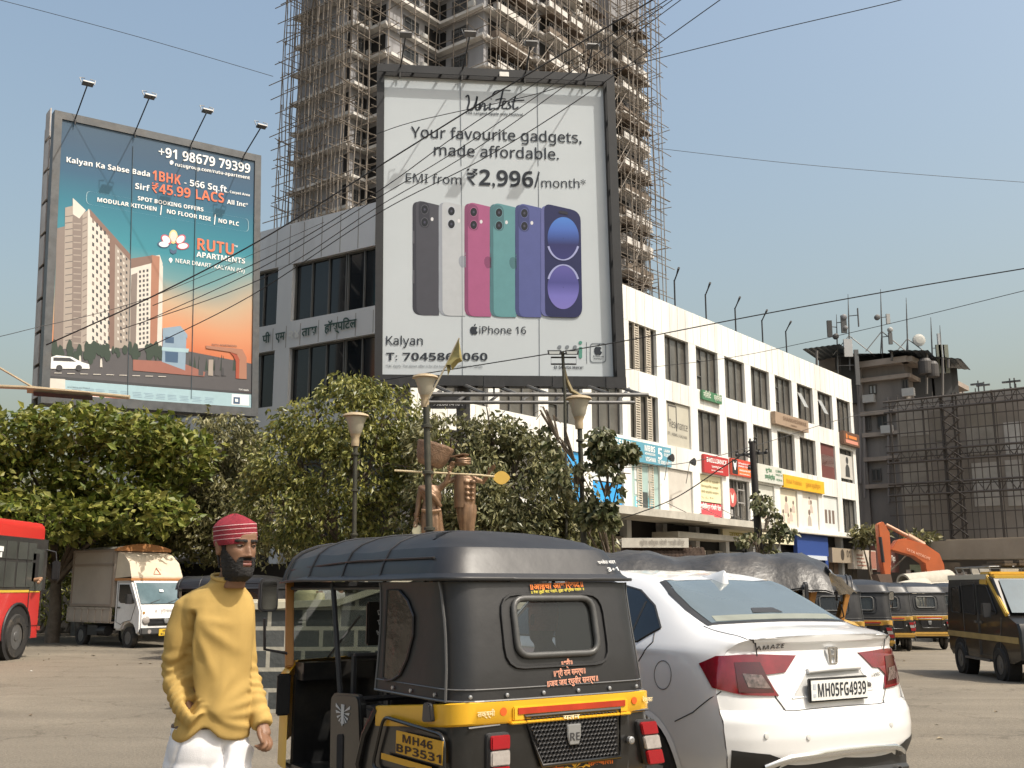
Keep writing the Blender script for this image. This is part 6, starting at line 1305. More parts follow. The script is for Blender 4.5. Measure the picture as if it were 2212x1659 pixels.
m = MB(); m.tube([Vector((tailx(.2, .94) - .012, .22, .935)), Vector((tailx(0, .94) - .02, 0, .945)), Vector((tailx(-.25, .94) - .012, -.25, .945))], .018, 8); m.build('lid_handle', M_CAR, car, smooth=60)
px_ = tailx(0, .82) - .035
m = MB(); m.bx(px_ - .004, px_ + .02, -.258, .262, .752, .895); plate = m.build('number_plate', M_TRIM, car, bevel=.006)
PP = Pl((px_ - .004, .002, .823), (0, -1, 0), (0, 0, 1)); m = MB(); m.pbox(PP, -.25, .25, -.06, .06, .001, .004); m.build('plate_face', flat((.72, .72, .69), .4), plate)
m = MB(); text_on(m, PP, 'MH05FG4939', (-.195, -.04), (.235, -.04), 0, .015, .006, h=.082); m.build('plate_lettering', INK, plate, normals=False)
m = MB(); m.pbox(PP, -.235, -.212, .005, .04, .0045, .006); m.pbox(PP, -.235, -.212, -.04, -.02, .0045, .006); m.build('hologram', flat((.42, .45, .5)), plate)
m = MB(); m.lathe((tailx(-.29, .82) - .012, -.292, .835), [(.015, 0), (.015, -.02), (.006, -.022)], 10, axis='x'); m.build('lid_lock', GREYST, car)
PB = Pl((tailx(0, 1.02) - .012, -.022, 1.02), (0, -1, 0), (0, 0, 1)); m = MB()
ol = rrect([(-.048, .054), (.048, .054), (.038, -.052), (-.038, -.052)], .014, 4); il = rrect([(-.040, .046), (.040, .046), (.031, -.044), (-.031, -.044)], .011, 4)
m.loft([[PB.P(a, b, -.01) for a, b in ol], [PB.P(a, b, .008) for a, b in ol], [PB.P(a, b, .008) for a, b in il], [PB.P(a, b, -.01) for a, b in il]], True)
for s in (1, -1): m.pprism(PB, [(s * .034, .046), (s * .020, .046), (s * .013, .006), (s * .013, -.008), (s * .015, -.044), (s * .028, -.044)], -.01, .007)
m.pbox(PB, -.014, .014, -.008, .006, -.01, .0065); m.build('badge', CHROME, car)
def liptext(s, y0, y1, z0, z1, nm, h):
	m = MB(); text_on(m, None, s, (-y0, z0), (-y1, z1), 0, .02, 0, h, lambda x, z: Vector((tailx(-x, z) - .006, -x, z)), 1.1); m.build(nm, M_SILV if False else mat('dark_chrome', (.12, .12, .12), .25, .8), car, normals=False)
liptext('AMAZE', .575, .375, 1.066, 1.080, 'model_lettering', .026); liptext('i-VTEC', -.365, -.46, .876, .884, 'model_lettering', .02)
for s in (1, -1):
	P = [(.80, .50), (.60, .475), (.50, .44), (.52, .37), (.60, .34), (.78, .36)]
	skinpatch([Vector((tailx(y, z), s * y, z)) for y, z in P], .004, 'bumper_insert', M_TRIM, car, dirv=Vector((-.85, .5 * s, 0)).normalized())
m = MB(); Q = [(.62, .395), (.54, .425), (.46, .445), (.2, .455), (0, .458), (-.2, .455), (-.46, .445), (-.54, .425), (-.62, .395)]
m.loft([[Vector((tailx(y, z) - a, y, z + b)) for y, z in Q] for a, b in ((-.005, .022), (.018, .018), (.024, 0), (.018, -.018), (-.005, -.022))], False); m.build('chrome_strip', mat('satin_chrome', (.62, .62, .61), .22, .9, var=.05), car, smooth=60)
m = MB(); Q = [(.72, .36), (.46, .385), (0, .395), (-.46, .385), (-.72, .36)]
m.loft([[Vector((tailx(y, z) - a, y, z + b)) for y, z in Q] for a, b in ((-.004, .03), (.012, .03), (.010, -.05), (.03, -.07), (.02, -.13), (-.05, -.16))], False); m.build('diffuser', M_TRIM, car, smooth=40)
m = MB(); m.lathe((-.06, -.47, .30), [(.032, .2), (.032, -.05), (.026, -.05), (.024, .02)], 14, axis='x', cap=False); m.build('exhaust_pipe', GREYST, car, smooth=50)
for y, z in ((.62, .58), (.33, .56), (-.42, .585)):
	m = MB(); m.lathe((tailx(y, z), y, z), [(.017, .01), (.017, -.004), (.013, -.005)], 14, axis='x'); m.build('parking_sensor', mat('sensor_paint', (.60, .60, .58), .4), car, smooth=50)
m = MB(); base_ = []
for x, wd, hgt in ((1.20, .005, .0), (1.12, .03, .018), (1.0, .04, .068), (.94, .036, .098), (.925, .03, .088), (.92, .02, .0)):
	h = bvh.ray_cast(Vector((x, 0, 3)), Vector((0, 0, -1))); z = h[0].z
	base_.append([Vector((x, wd, z - .01)), Vector((x, wd * .5, z + hgt * .6)), Vector((x, 0, z + hgt)), Vector((x, -wd * .5, z + hgt * .6)), Vector((x, -wd, z - .01))])
m.loft(base_, False); m.build('shark_fin', M_CAR, car, smooth=60)
for s in (1, -1):
	m = MB(); m.ball((2.78, s * .93, 1.06), (.07, .11, .075), 14); m.beam((2.80, s * .80, 1.03), (2.80, s * .88, 1.04), .05, .03); m.build('mirror', M_CAR, car, smooth=60)
	skinpatch([Vector((3.72, .74 * s, .80)), Vector((3.95, .60 * s, .72)), Vector((3.96, .58 * s, .66)), Vector((3.70, .79 * s, .70))], .006, 'headlamp', M_CLR, car, dirv=Vector((.7, .7 * s, 0)))
	skinline([Vector((1.28, .84 * s, .93)), Vector((1.48, .84 * s, .935))], .014, 'door_handle', M_CAR)
m = MB(); m.bx(.0, 3.8, -.7, .7, .17, .24); m.build('underbody', DARK, car)
# ---------------------------------------------------------------- bus, truck, van, excavator
def wheel_at(t, x, y, r, wd, rim=GREYST, name='wheel'):
	m = MB(); m.lathe((x, y, r), [(r * .58, -wd / 2), (r * .92, -wd / 2), (r, -wd * .32), (r, wd * .32), (r * .92, wd / 2), (r * .58, wd / 2)], 28, axis='y', cap=False); o = m.build(name, RUBBER, t, smooth=40)
	m = MB()
	for s in (1, -1):
		m.lathe((x, y, r), [(r * .60, s * wd * .42), (r * .52, s * wd * .15), (r * .26, s * wd * .2), (r * .2, s * wd * .46), (.01, s * wd * .48)], 20, axis='y')
		for k in range(8): a = k * math.pi / 4; m.lathe((x + r * .36 * math.cos(a), y + s * wd * .2, r + r * .36 * math.sin(a)), [(r * .05, 0), (r * .05, s * .03)], 6, axis='y')
	m.build('rim', rim, o, smooth=40); return o
def side_poly(m, pts, y0, y1, c=0): m.prism([(x, y0, z) for x, z in pts], (0, y1 - y0, 0), c)
BX = -10.42
bus = thing('city_bus', 'red and black city bus cut by the left edge of the photo', 'bus', (BX - 1.15, 14.7, gz(-11, 20)), math.pi / 2)
M_BRED = mat('bus_red', (.62, .035, .03), .38, var=.06, scale=.8, dirt=.14, coat=.3); M_BBLK = mat('bus_black', (.035, .034, .034), .4, var=.2, dirt=.2); BW, BL, BH = 1.15, 9.0, 2.88
m = MB()
def rib(x, w_, h0, h1, r=.16): return [Vector((x, y, z)) for y, z in ([(w_, h0), (w_, h1 - r)] + [(w_ - r + r * math.cos(a), h1 - r + r * math.sin(a)) for a in (R(30), R(60), R(85))] + [(0, h1 + .03)] + [(-(w_ - r + r * math.cos(a)), h1 - r + r * math.sin(a)) for a in (R(85), R(60), R(30))] + [(-w_, h1 - r), (-w_, h0)])]
m.loft([rib(0, BW - .06, .45, BH - .05), rib(.1, BW, .40, BH), rib(BL - .25, BW, .40, BH), rib(BL - .08, BW - .08, .42, BH - .08), rib(BL, BW - .2, .46, BH - .25)], False, 0, True, True)
body_f = m.build('body', M_BRED, bus, smooth=35)
m = MB(); m.bx(.15, BL - .04, -BW - .006, BW + .006, 1.42, 2.52); m.build('window_band', M_BBLK, bus)
m = MB(); m.bx(.15, BL - .3, -BW - .009, BW + .009, 1.37, 1.42); m.build('yellow_line', flat((.62, .42, .05)), bus)
M_BGL = mat('bus_glass', (.07, .075, .07), .12, var=.3, scale=.8)
for i, x in enumerate(np.arange(.4, BL - .9, 1.02)):
	for s in (-1, 1):
		m = MB(); y = s * (BW + .01); x1 = min(x + .93, BL - .62)
		for a, b, z0, z1 in ((x, x1, 2.06, 2.42), (x, x1, 1.48, 2.0)): m.bx(a, b, min(y, y + s * .006), max(y, y + s * .006), z0, z1, 0)
		m.bx(x + (x1 - x) * .5, x + (x1 - x) * .5 + .03, min(y, y + s * .014), max(y, y + s * .014), 1.48, 2.42, 1); wo = m.build('window', [M_BGL, M_BBLK], bus)
		if s < 0 and i % 2 == 0: m = MB(); m.bx(x + .15, x + .35, y - .009, y - .007, 2.2, 2.3); m.bx(x + .22, x + .3, y - .009, y - .007, 2.08, 2.18); m.build('window_notice', WHT, wo)
m = MB(); m.bx(BL - .78, BL - .22, -BW - .012, -BW - .002, 1.40, 2.30); dw = m.build('driver_window', M_BGL, bus)
m = MB(); m.bx(BL - .75, BL - .45, -BW - .016, -BW - .013, 1.6, 2.2); m.build('open_pane', DARK, dw)
m = MB(); m.tube([(BL - .80, -BW - .006, 1.42), (BL - .80, -BW - .006, .66), (BL - .20, -BW - .006, .66), (BL - .20, -BW - .006, 1.42)], .012, 5); m.build('driver_door', BLACK, bus)
for z, x in ((.55, BL - .3), (.62, BL - 2.1), (.48, BL - 2.1)): m = MB(); m.bx(x, x + .16, -BW - .012, -BW - .0, z, z + .09); m.build('side_lamp', flat((.3, .03, .02)), bus)
wx = BL - 1.25
m = MB(); m.lathe((wx, 0, .52), [(.60, -BW - .005), (.60, BW + .005)], 32, axis='y'); m.build('wheel_arch', DARK, bus)
m = MB(); m.tube([(wx + .62 * math.cos(a), -BW - .012, .52 + .62 * math.sin(a)) for a in np.linspace(-.2, math.pi + .2, 20)], .03, 6); m.build('arch_lip', BLACK, bus, smooth=60)
for x in (wx, 2.0):
	for s in (1, -1): wheel_at(bus, x, s * (BW - .10), .47, .28)
m = MB(); m.tube([(BL - .1, -BW, 2.3), (BL + .02, -BW - .16, 2.25), (BL, -BW - .2, 2.05)], .018, 6); mi = m.build('mirror_arm', BLACK, bus, smooth=60); m = MB(); m.bx(BL - .06, BL + .02, -BW - .30, -BW - .12, 1.62, 2.06); m.build('mirror', BLACK, mi, bevel=.03)
m = MB(); m.bx(BL - .0, BL + .01, -.95, .95, 1.2, 2.5); m.build('windscreen', M_BGL, bus)
m = MB(); m.tube([(BL - .62, -BW + .05, 1.62), (BL - .60, -BW - .16, 1.66), (BL - .72, -BW - .17, 1.60)], [.045, .04, .03], 8); m.ball((BL - .75, -BW - .17, 1.58), (.06, .03, .035), 10)
dr = m.build('person', mat('brown_skin', (.26, .15, .09), .6), None, smooth=60); dr.matrix_basis = bus.matrix_basis.copy(); tag(dr, 'bus driver with a bare forearm resting on the open window of the red bus', 'person')
m = MB(); m.ball((BL - .7, -.75, 1.72), (.13, .2, .28), 12); m.ball((BL - .7, -.75, 2.08), (.09, .08, .11), 12); m.build('shirt', flat((.22, .22, .2)), dr, smooth=60)
TL = (-9.7, 27.0); TAZ = math.atan2(-.64, .77)
trk = thing('delivery_truck', 'small white truck with a tall dusty beige box body and orange roof rim', 'truck', (0, 0, 0), TAZ)
q = Vector((TL[0], TL[1], 0)); fw = Vector((math.cos(TAZ), math.sin(TAZ), 0)); lf = Vector((-fw.y, fw.x, 0)); o_ = q - fw * 2.95 + lf * .70; trk.location = (o_.x, o_.y, gz(-9, 27) - .03); trk.matrix_basis = Matrix.Translation(trk.location) @ Matrix.Rotation(TAZ, 4, 'Z')
M_TW = mat('truck_white', (.72, .72, .71), .4, var=.04, dirt=.25, coat=.3); M_TB = mat('dusty_beige_panel', (.36, .31, .26), .7, var=.08, scale=1, dirt=.3); M_TO = flat((.45, .20, .07), .6, dirt=.2); M_TC = mat('cream_deflector', (.58, .50, .38), .7, var=.1, scale=1.5, dirt=.3)
W_ = .76
m = MB(); m.bx(.05, 2.22, -W_, W_, 1.02, 2.52); bxo = m.build('cargo_box', M_TB, trk, bevel=.015)
m = MB()
for a, b, z0, z1 in ((.08, 2.19, 1.04, 1.10), (.08, 2.19, 2.08, 2.14), (.08, 2.19, 2.44, 2.5), (.08, .14, 1.10, 2.44), (2.13, 2.19, 1.10, 2.44)): m.bx(a, b, -W_ - .02, -W_ - .001, z0, z1); m.bx(a, b, W_ + .001, W_ + .02, z0, z1)
m.build('frame_rail', flat((.26, .21, .17), .7), bxo)
m = MB(); m.loft([[Vector((x, y, 2.522 + .10 * (1 - (y / W_) ** 2))) for y in np.linspace(-W_ - .03, W_ + .03, 9)] for x in (.02, 2.3)], False); m.loft([[Vector((2.31, y, 2.50)) for y in np.linspace(-W_ - .03, W_ + .03, 9)], [Vector((2.31, y, 2.54 + .12 * (1 - (y / W_) ** 2))) for y in np.linspace(-W_ - .03, W_ + .03, 9)]], False, 1); m.bx(2.2, 2.32, -W_ - .03, W_ + .03, 2.46, 2.52, 1); m.build('roof', [flat((.62, .58, .52)), M_TO], bxo, smooth=50)
m = MB(); m.loft([[Vector((2.24, -.70, 2.44)), Vector((2.24, .70, 2.44))], [Vector((2.55, -.70, 2.36)), Vector((2.55, .70, 2.36))], [Vector((2.85, -.72, 2.15)), Vector((2.85, .72, 2.15))], [Vector((3.02, -.74, 1.80)), Vector((3.02, .74, 1.80))], [Vector((3.02, -.74, 1.74)), Vector((3.02, .74, 1.74))]], False)
for s in (-1, 1): m.add([(2.24, s * .70, 2.44), (2.55, s * .70, 2.36), (2.85, s * .72, 2.15), (3.02, s * .74, 1.80), (2.24, s * .74, 1.76)], [(0, 1, 2, 3, 4)])
m.bx(2.24, 3.04, -.75, .75, 1.70, 1.76, 1); df = m.build('wind_deflector', [M_TC, M_TO], trk)
m = MB(); m.tube([(2.99, -.10, 1.86), (2.93, 0, 2.02), (2.99, .10, 1.86)], .016, 5, closed=True); m.build('triangle_mark', flat((.5, .12, .04)), df)
m = MB(); m.bx(.0, 2.2, -W_, W_, .62, .66);
for s in (-1, 1):
	m.bx(.0, 2.2, s * W_ - .02, s * W_ + .02, .66, 1.0)
	for x in np.linspace(.0, 2.12, 7): m.bx(x, x + .05, s * (W_ + .03) - .012, s * (W_ + .03) + .012, .64, 1.01)
	m.bx(0, 2.2, s * (W_ + .03) - .012, s * (W_ + .03) + .012, .97, 1.015)
m.build('load_tray', M_TB, trk)
m = MB(); m.bx(.1, 3.3, -.35, .35, .42, .56); m.bx(1.0, 1.5, -.72, -.45, .30, .55); m.lathe((1.65, -.6, .42), [(.13, -.2), (.13, .2)], 14, axis='x'); m.build('chassis', BLACK, trk)
side = [(2.28, .45), (2.28, 1.72), (2.36, 1.76), (2.95, 1.74), (3.05, 1.68), (3.42, 1.08), (3.50, .95), (3.52, .40), (3.35, .34), (3.27, .50), (3.15, .62), (2.95, .66), (2.75, .60), (2.62, .45)]
m = MB(); side_poly(m, side, -W_ + .04, W_ - .04); cab = m.build('cab', M_TW, trk, bevel=.045)
M_TGL = mat('truck_glass', (.10, .15, .17), .08, var=.15, coat=.6)
m = MB(); m.add([(3.07, -.64, 1.64), (3.07, .64, 1.64), (3.415, .66, 1.12), (3.415, -.66, 1.12)], [(0, 1, 2, 3)]); v = Vector((.86, 0, .5)) * .012; m.xf(Matrix.Translation(v)); wsn = m.build('windscreen', M_TGL, trk)
m = MB(); m.tube([(3.43, -.4, 1.14), (3.36, -.1, 1.22)], .01, 5); m.tube([(3.43, .1, 1.14), (3.36, .4, 1.22)], .01, 5); m.build('wiper', BLACK, trk)
m = MB(); m.add([(3.20, .05, 1.46), (3.20, -.06, 1.46), (3.24, -.06, 1.40), (3.24, .05, 1.40)], [(0, 1, 2, 3)]); m.xf(Matrix.Translation(Vector((.86, 0, .5)) * .03)); m.build('sticker', WHT, wsn)
for s in (-1, 1):
	m = MB(); y = s * (W_ - .036); side_poly(m, [(2.46, 1.20), (2.46, 1.60), (2.92, 1.60), (3.22, 1.14), (3.1, 1.12), (2.55, 1.14)], min(y, y + s * .004), max(y, y + s * .004)); dwn = m.build('side_window', mat('cab_shadow_glass', (.012, .012, .013), .1), trk)
	m = MB(); m.tube([(2.40, y, 1.66), (2.40, y, .66), (2.62, y, .60), (2.75, y, .66), (3.1, y, .72), (3.27, y, 1.10), (3.0, y, 1.66)], .008, 5, closed=True); m.bx(2.44, 2.56, min(y, y + s * .02), max(y, y + s * .02), 1.0, 1.04); m.build('door', GREYST, trk, smooth=60)
	m = MB(); m.tube([(3.16, y, 1.2), (3.22, y + s * .14, 1.25)], .014, 6); m.bx(3.18, 3.26, min(y + s * .10, y + s * .24), max(y + s * .10, y + s * .24), 1.12, 1.36); m.build('mirror', BLACK, trk, bevel=.01)
	for x in (.62, 2.95): wheel_at(trk, x, s * (W_ - .14), .275, .16, M_SILV if x < 1 and s > 0 else GREYST)
m = MB(); m.bx(3.50, 3.545, -.60, .60, .70, .755); m.bx(3.50, 3.545, -.45, .45, .62, .66); m.bx(3.50, 3.53, -.50, .50, .58, .76); m.build('grille', BLACK, trk, bevel=.01)
m = MB(); m.lathe((3.545, 0, .70), [(.07, 0), (.065, .02), (.01, .025)], 16, axis='x'); m.build('badge', M_SILV, trk)
m = MB(); m.bx(3.47, 3.585, -.72, .72, .36, .53); bp = m.build('bumper', mat('grey_bumper', (.06, .06, .06), .6, dirt=.3), trk, bevel=.03)
for s in (-1, 1):
	m = MB(); m.lathe((3.50, s * .56, .72), [(.10, 0), (.10, .035), (.08, .05), (.01, .055)], 18, axis='x'); m.build('headlight', M_CLR, trk, smooth=50)
	m = MB(); m.lathe((3.58, s * .48, .44), [(.05, 0), (.05, .01)], 14, axis='x'); m.build('fog_lamp', M_CLR, bp); m = MB(); m.lathe((3.49, s * .62, .90), [(.035, 0), (.035, .02)], 12, axis='x'); m.build('indicator', flat((.4, .2, .05)), trk)
m = MB(); m.bx(3.585, 3.60, -.22, .22, .33, .50); pl_ = m.build('number_plate', flat((.70, .45, .03)), trk); PTK = Pl((3.60, 0, .41), (0, 1, 0), (0, 0, 1)); m = MB(); text_on(m, PTK, 'MH 05', (-.12, .02), (.12, .02), 0, .04, .003, h=.05); text_on(m, PTK, 'BL 4276', (-.17, -.06), (.17, -.06), 0, .04, .003, h=.05); m.build('plate_lettering', INK, pl_, normals=False)
PTF = Pl((3.50, 0, .94), (0, 1, 0), (-.42, 0, .9)); m = MB(); text_on(m, PTF, '॥ श्रीनाथ ॥', (-.3, -.02), (.3, -.02), 0, .02, .02, h=.07); m.build('lettering', flat((.45, .40, .36)), trk, normals=False)
m = MB(); m.ball((2.85, -.35, 1.45), (.10, .10, .13), 12); m.ball((2.78, -.35, 1.12), (.16, .22, .24), 12)
dv = m.build('person', mat('brown_skin', (.26, .15, .09), .6), None, smooth=60); dv.matrix_basis = trk.matrix_basis.copy(); tag(dv, 'truck driver behind the windscreen of the small white truck', 'person')
VAZ = -math.pi / 2 - .06
van = thing('taxi_van', 'black and yellow taxi van with a roof carrier at the right edge', 'van', (9.12, 20.55, gz(9, 19.5) + .0), VAZ)
M_VBK = mat('van_black', (.010, .0095, .009), .34, var=.4, scale=3, dirt=.16, coat=.25); M_VYL = mat('van_yellow', (.62, .38, .05), .45, var=.08, dirt=.2); M_VW = mat('van_roof_white', (.55, .52, .44), .5, var=.06, dirt=.25); VW = .72
P = [(.0, .42), (-.02, .9), (.06, 1.30), (.20, 1.70), (.30, 1.76), (2.10, 1.78), (2.35, 1.72), (2.85, 1.10), (3.25, .98), (3.32, .85), (3.32, .40), (3.0, .32), (.15, .32)]
m = MB(); vr = []
for s_, z_ in ((0, 0),): pass
def vsec(y, k): return [Vector((x, y, .32 + (z - .32) * k)) for x, z in P]
m.loft([vsec(-VW + .10, .985), vsec(-VW, .96), vsec(-VW, .95)], True, 0);
m = MB(); ring = lambda y, sh: [Vector((x + (1.6 - x) * sh, y, z - sh * (z - .9) * .6)) for x, z in P]
m.loft([ring(-VW, .02), ring(-VW + .03, .0), ring(VW - .03, 0), ring(VW, .02)], True, 0, True, True); m.build('body', M_VBK, van, smooth=30)
m = MB(); m.loft([[Vector((.24, y, 1.772 + .03 * (1 - (y / VW) ** 2))) for y in np.linspace(-VW, VW, 7)], [Vector((1.5, y, 1.79 + .04 * (1 - (y / VW) ** 2))) for y in np.linspace(-VW, VW, 7)], [Vector((2.12, y, 1.79 + .03 * (1 - (y / VW) ** 2))) for y in np.linspace(-VW, VW, 7)]], False)
m.bx(.22, 2.14, -VW - .012, -VW + .02, 1.70, 1.785, 0); m.bx(.22, 2.14, VW - .02, VW + .012, 1.70, 1.785, 0); m.build('roof', [M_VW], van, smooth=40)
m = MB()
for s in (-1, 1): m.beam((2.12, s * (VW - .01), 1.75), (2.86, s * (VW - .01), 1.10), .05, .10); m.bx(1.80, 2.14, s * VW - .016, s * VW + .016, 1.60, 1.70)
m.bx(1.75, 2.2, -VW + .03, VW - .03, 1.775, 1.83); m.bx(2.08, 2.36, -VW + .03, VW - .03, 1.70, 1.78); m.build('cab_surround', M_VYL, van, bevel=.015)
m = MB(); m.bx(.0, 3.25, -VW - .012, VW + .012, .66, .76); m.build('side_stripe', mat('tan_stripe', (.36, .26, .10), .55, var=.15, dirt=.3), van)
m = MB(); m.add([(2.37, -.62, 1.68), (2.37, .62, 1.68), (2.86, .64, 1.13), (2.86, -.64, 1.13)], [(0, 1, 2, 3)]); m.xf(Matrix.Translation((.02, 0, .02))); m.build('windscreen', mat('blue_sky_glass', (.05, .085, .11), .35, spec=.25), van)
for s in (-1, 1):
	y = s * (VW + .004)
	for nm, p in (('rear_window', [(.30, 1.10), (.36, 1.56), (.78, 1.58), (.78, 1.10)]), ('middle_window', [(.92, 1.10), (.92, 1.60), (1.52, 1.62), (1.52, 1.08)]), ('front_window', [(1.66, 1.08), (1.66, 1.62), (2.10, 1.60), (2.46, 1.12)])):
		m = MB(); side_poly(m, [(x, z) for x, z in p], min(y, y + s * .004), max(y, y + s * .004)); m.build(nm, M_PLAS if nm == 'rear_window' else DARK, van)
		m = MB(); m.tube([(x, y + s * .006, z) for x, z in rrect(p, .06, 3)], .012, 5, closed=True); m.build('window_seal', BLACK, van)
	m = MB(); m.tube([(1.58, y, 1.66), (1.58, y, .40), (.88, y, .40), (.88, y, 1.66)], .007, 5, closed=True); m.tube([(1.64, y, 1.64), (1.64, y, .40), (2.45, y, .40), (2.62, y, 1.06)], .007, 5); m.bx(1.44, 1.54, min(y, y + s * .02), max(y, y + s * .02), .94, .98); m.bx(1.68, 1.78, min(y, y + s * .02), max(y, y + s * .02), .94, .98); m.build('door', GREYST, van)
	m = MB(); m.tube([(2.42, y, 1.15), (2.50, y + s * .18, 1.2)], .012, 5); m.bx(2.46, 2.54, min(y + s * .12, y + s * .26), max(y + s * .12, y + s * .26), 1.06, 1.3); m.build('mirror', BLACK, van, bevel=.01)
	for x in (.62, 2.46):
		wheel_at(van, x, s * (VW - .045), .28, .16)
		m = MB(); m.lathe((x, 0, .30), [(.35, s * (VW - .2)), (.35, s * (VW + .006))], 24, axis='y'); m.build('wheel_arch', DARK, van)
	m = MB(); m.bx(.9, 2.05, s * VW - .04, s * VW + .04, .30, .335); m.build('sill', GREYST, van)
	m = MB(); m.lathe((3.32, s * .5, .84), [(.10, 0), (.09, .03), (.01, .05)], 16, axis='x'); m.build('headlight', M_CLR, van, smooth=50)
m = MB()
for s in (-1, 1):
	m.tube([(.35, s * .58, 1.80), (.35, s * .62, 1.92), (2.0, s * .62, 1.92), (2.0, s * .58, 1.80)], .014, 6)
	for x in (.7, 1.1, 1.5): m.tube([(x, s * .58, 1.79), (x, s * .62, 1.92)], .012, 5)
for x in (.36, .7, 1.1, 1.5, 1.98): m.tube([(x, -.62, 1.92), (x, .62, 1.92)], .012, 5)
m.build('roof_carrier', GREYST, van)
t = thing('ladder', 'dark wooden planks lying on the roof carrier of the taxi van', 'planks', tuple(van.matrix_basis @ Vector((1.2, 0, 1.935))), VAZ)
m = MB();
for i, y in enumerate((-.4, -.15, .1, .35)): m.bx(-.1, .95, y, y + .2, .0 + .004 * i, .04 + .004 * i); m.bx(.1, .9, y + .02, y + .16, .046 + .004 * i, .085 + .004 * i)
m.build('plank', flat((.10, .075, .05), .8), t); t.name = 'plank_stack'
EZ = 60; k = EZ / 2292
exc = thing('excavator', 'orange excavator with its bent arm raised behind the parked autos', 'excavator', tuple(at(2055, HZ, EZ)))
M_EO = mat('excavator_orange', (.48, .115, .035), .5, var=.12, scale=.8, dirt=.35); E_ = lambda u, v, dy=0: at(u, v, EZ + dy)
def slab(pts, th, mt, nm, par=exc, dy=0):
	m = MB(); m.prism([E_(u, v, dy - th / 2) for u, v in pts], (0, th, 0)); return m.build(nm, mt, par, world=True, bevel=.04)
boom = slab([(1940, 1166), (1955, 1163), (2000, 1176), (2030, 1196), (2040, 1220), (2044, 1262), (2020, 1282), (2006, 1262), (1998, 1218), (1975, 1202), (1925, 1188)], .75, M_EO, 'boom')
m = MB(); text_on(m, Pl(E_(1965, 1190, -.40), (E_(2000, 1204, 0) - E_(1965, 1190, 0)), Vector((0.3, 0, 1)).normalized()), 'TATA HITACHI', (-.2, -.05), (1.2, -.05), 0, .03, .01); m.build('lettering', flat((.7, .4, .28)), boom, world=True, normals=False)
stick = slab([(1897, 1132), (1908, 1126), (1922, 1150), (1926, 1200), (1924, 1246), (1912, 1250), (1904, 1205), (1900, 1165)], .6, M_EO, 'stick')
m = MB(); m.tube([E_(1914, 1134, -.1), E_(1960, 1158, -.1)], .12, 8); m.tube([E_(1960, 1158, -.1), E_(1995, 1178, -.1)], .2, 8); m.build('ram', mat('ram_steel', (.42, .24, .16), .35, .3), exc, world=True, smooth=50)
m = MB(); m.tube([E_(1901, 1160, -.45), E_(1908, 1215, -.45)], .10, 8); m.build('bucket_ram', BLACK, exc, world=True)
slab([(1893, 1240), (1925, 1240), (1930, 1262), (1918, 1282), (1895, 1276), (1902, 1262)], 1.0, mat('worn_bucket', (.12, .08, .06), .7, dirt=.4), 'bucket')
slab([(2020, 1235), (2090, 1235), (2090, 1300), (2016, 1300)], 2.6, mat('excavator_house', (.09, .075, .065), .6, dirt=.4), 'house', dy=1.5); slab([(2040, 1215), (2075, 1215), (2078, 1240), (2036, 1240)], 1.2, M_PLAS, 'cab', dy=.8)
m = MB()
for dy in (-1.2, 1.9):
	c = [E_(2010, 1302, dy), E_(2100, 1302, dy)]; m.bx(c[0].x, c[1].x, EZ + dy, EZ + dy + .7, -.2, .75)
m.build('track', BLACK, exc, world=True, bevel=.2)
for i, (u0, v0, u1, v1, r, lab) in enumerate(((1952, 1262, 2050, 1252, .42, 'topmost concrete pipe of the pile below the excavator boom'), (1985, 1283, 2058, 1278, .42, 'concrete pipe lying right below the top one'), (1935, 1290, 1995, 1276, .55, 'largest concrete pipe lying at the left of the pile'))):
	Y = 44 - .7 * i; p, q = at(u0, v0, Y), at(u1, v1, Y + 1.0); t = thing('concrete_pipe', lab, 'pipe', tuple(p), 0, 'concrete pipes piled by the excavator'); m = MB(); d = (q - p).normalized()
	L = (q - p).length; m.tube([p, q], r, 20, cap=False); m.tube([q, p], r * .8, 20, cap=False)
	for e in (p, q):
		a = []; b = []
		up = d.cross(Vector((0, 0, 1))).normalized(); w_ = up.cross(d)
		for j in range(20): c = up * math.cos(j * math.pi / 10) + w_ * math.sin(j * math.pi / 10); a.append(e + c * r); b.append(e + c * r * .8)
		m.loft([a, b], True)
	m.build('pipe', mat('pipe_concrete', (.40, .37, .31), .85, var=.1, dirt=.3), t, world=True, smooth=50)
m = MB(); c0 = at(1935, HZ, 43.5); c1 = at(2060, HZ, 44); m.bx(c0.x, c1.x, 42.6, 45, -.25, .8); rb = m.build('rubble_heap', mat('rubble', (.20, .17, .13), .95, var=.3, scale=3, bump=1, bscale=4), None, bevel=.3); tag(rb, 'low earth and rubble heap carrying the concrete pipes', 'rubble')
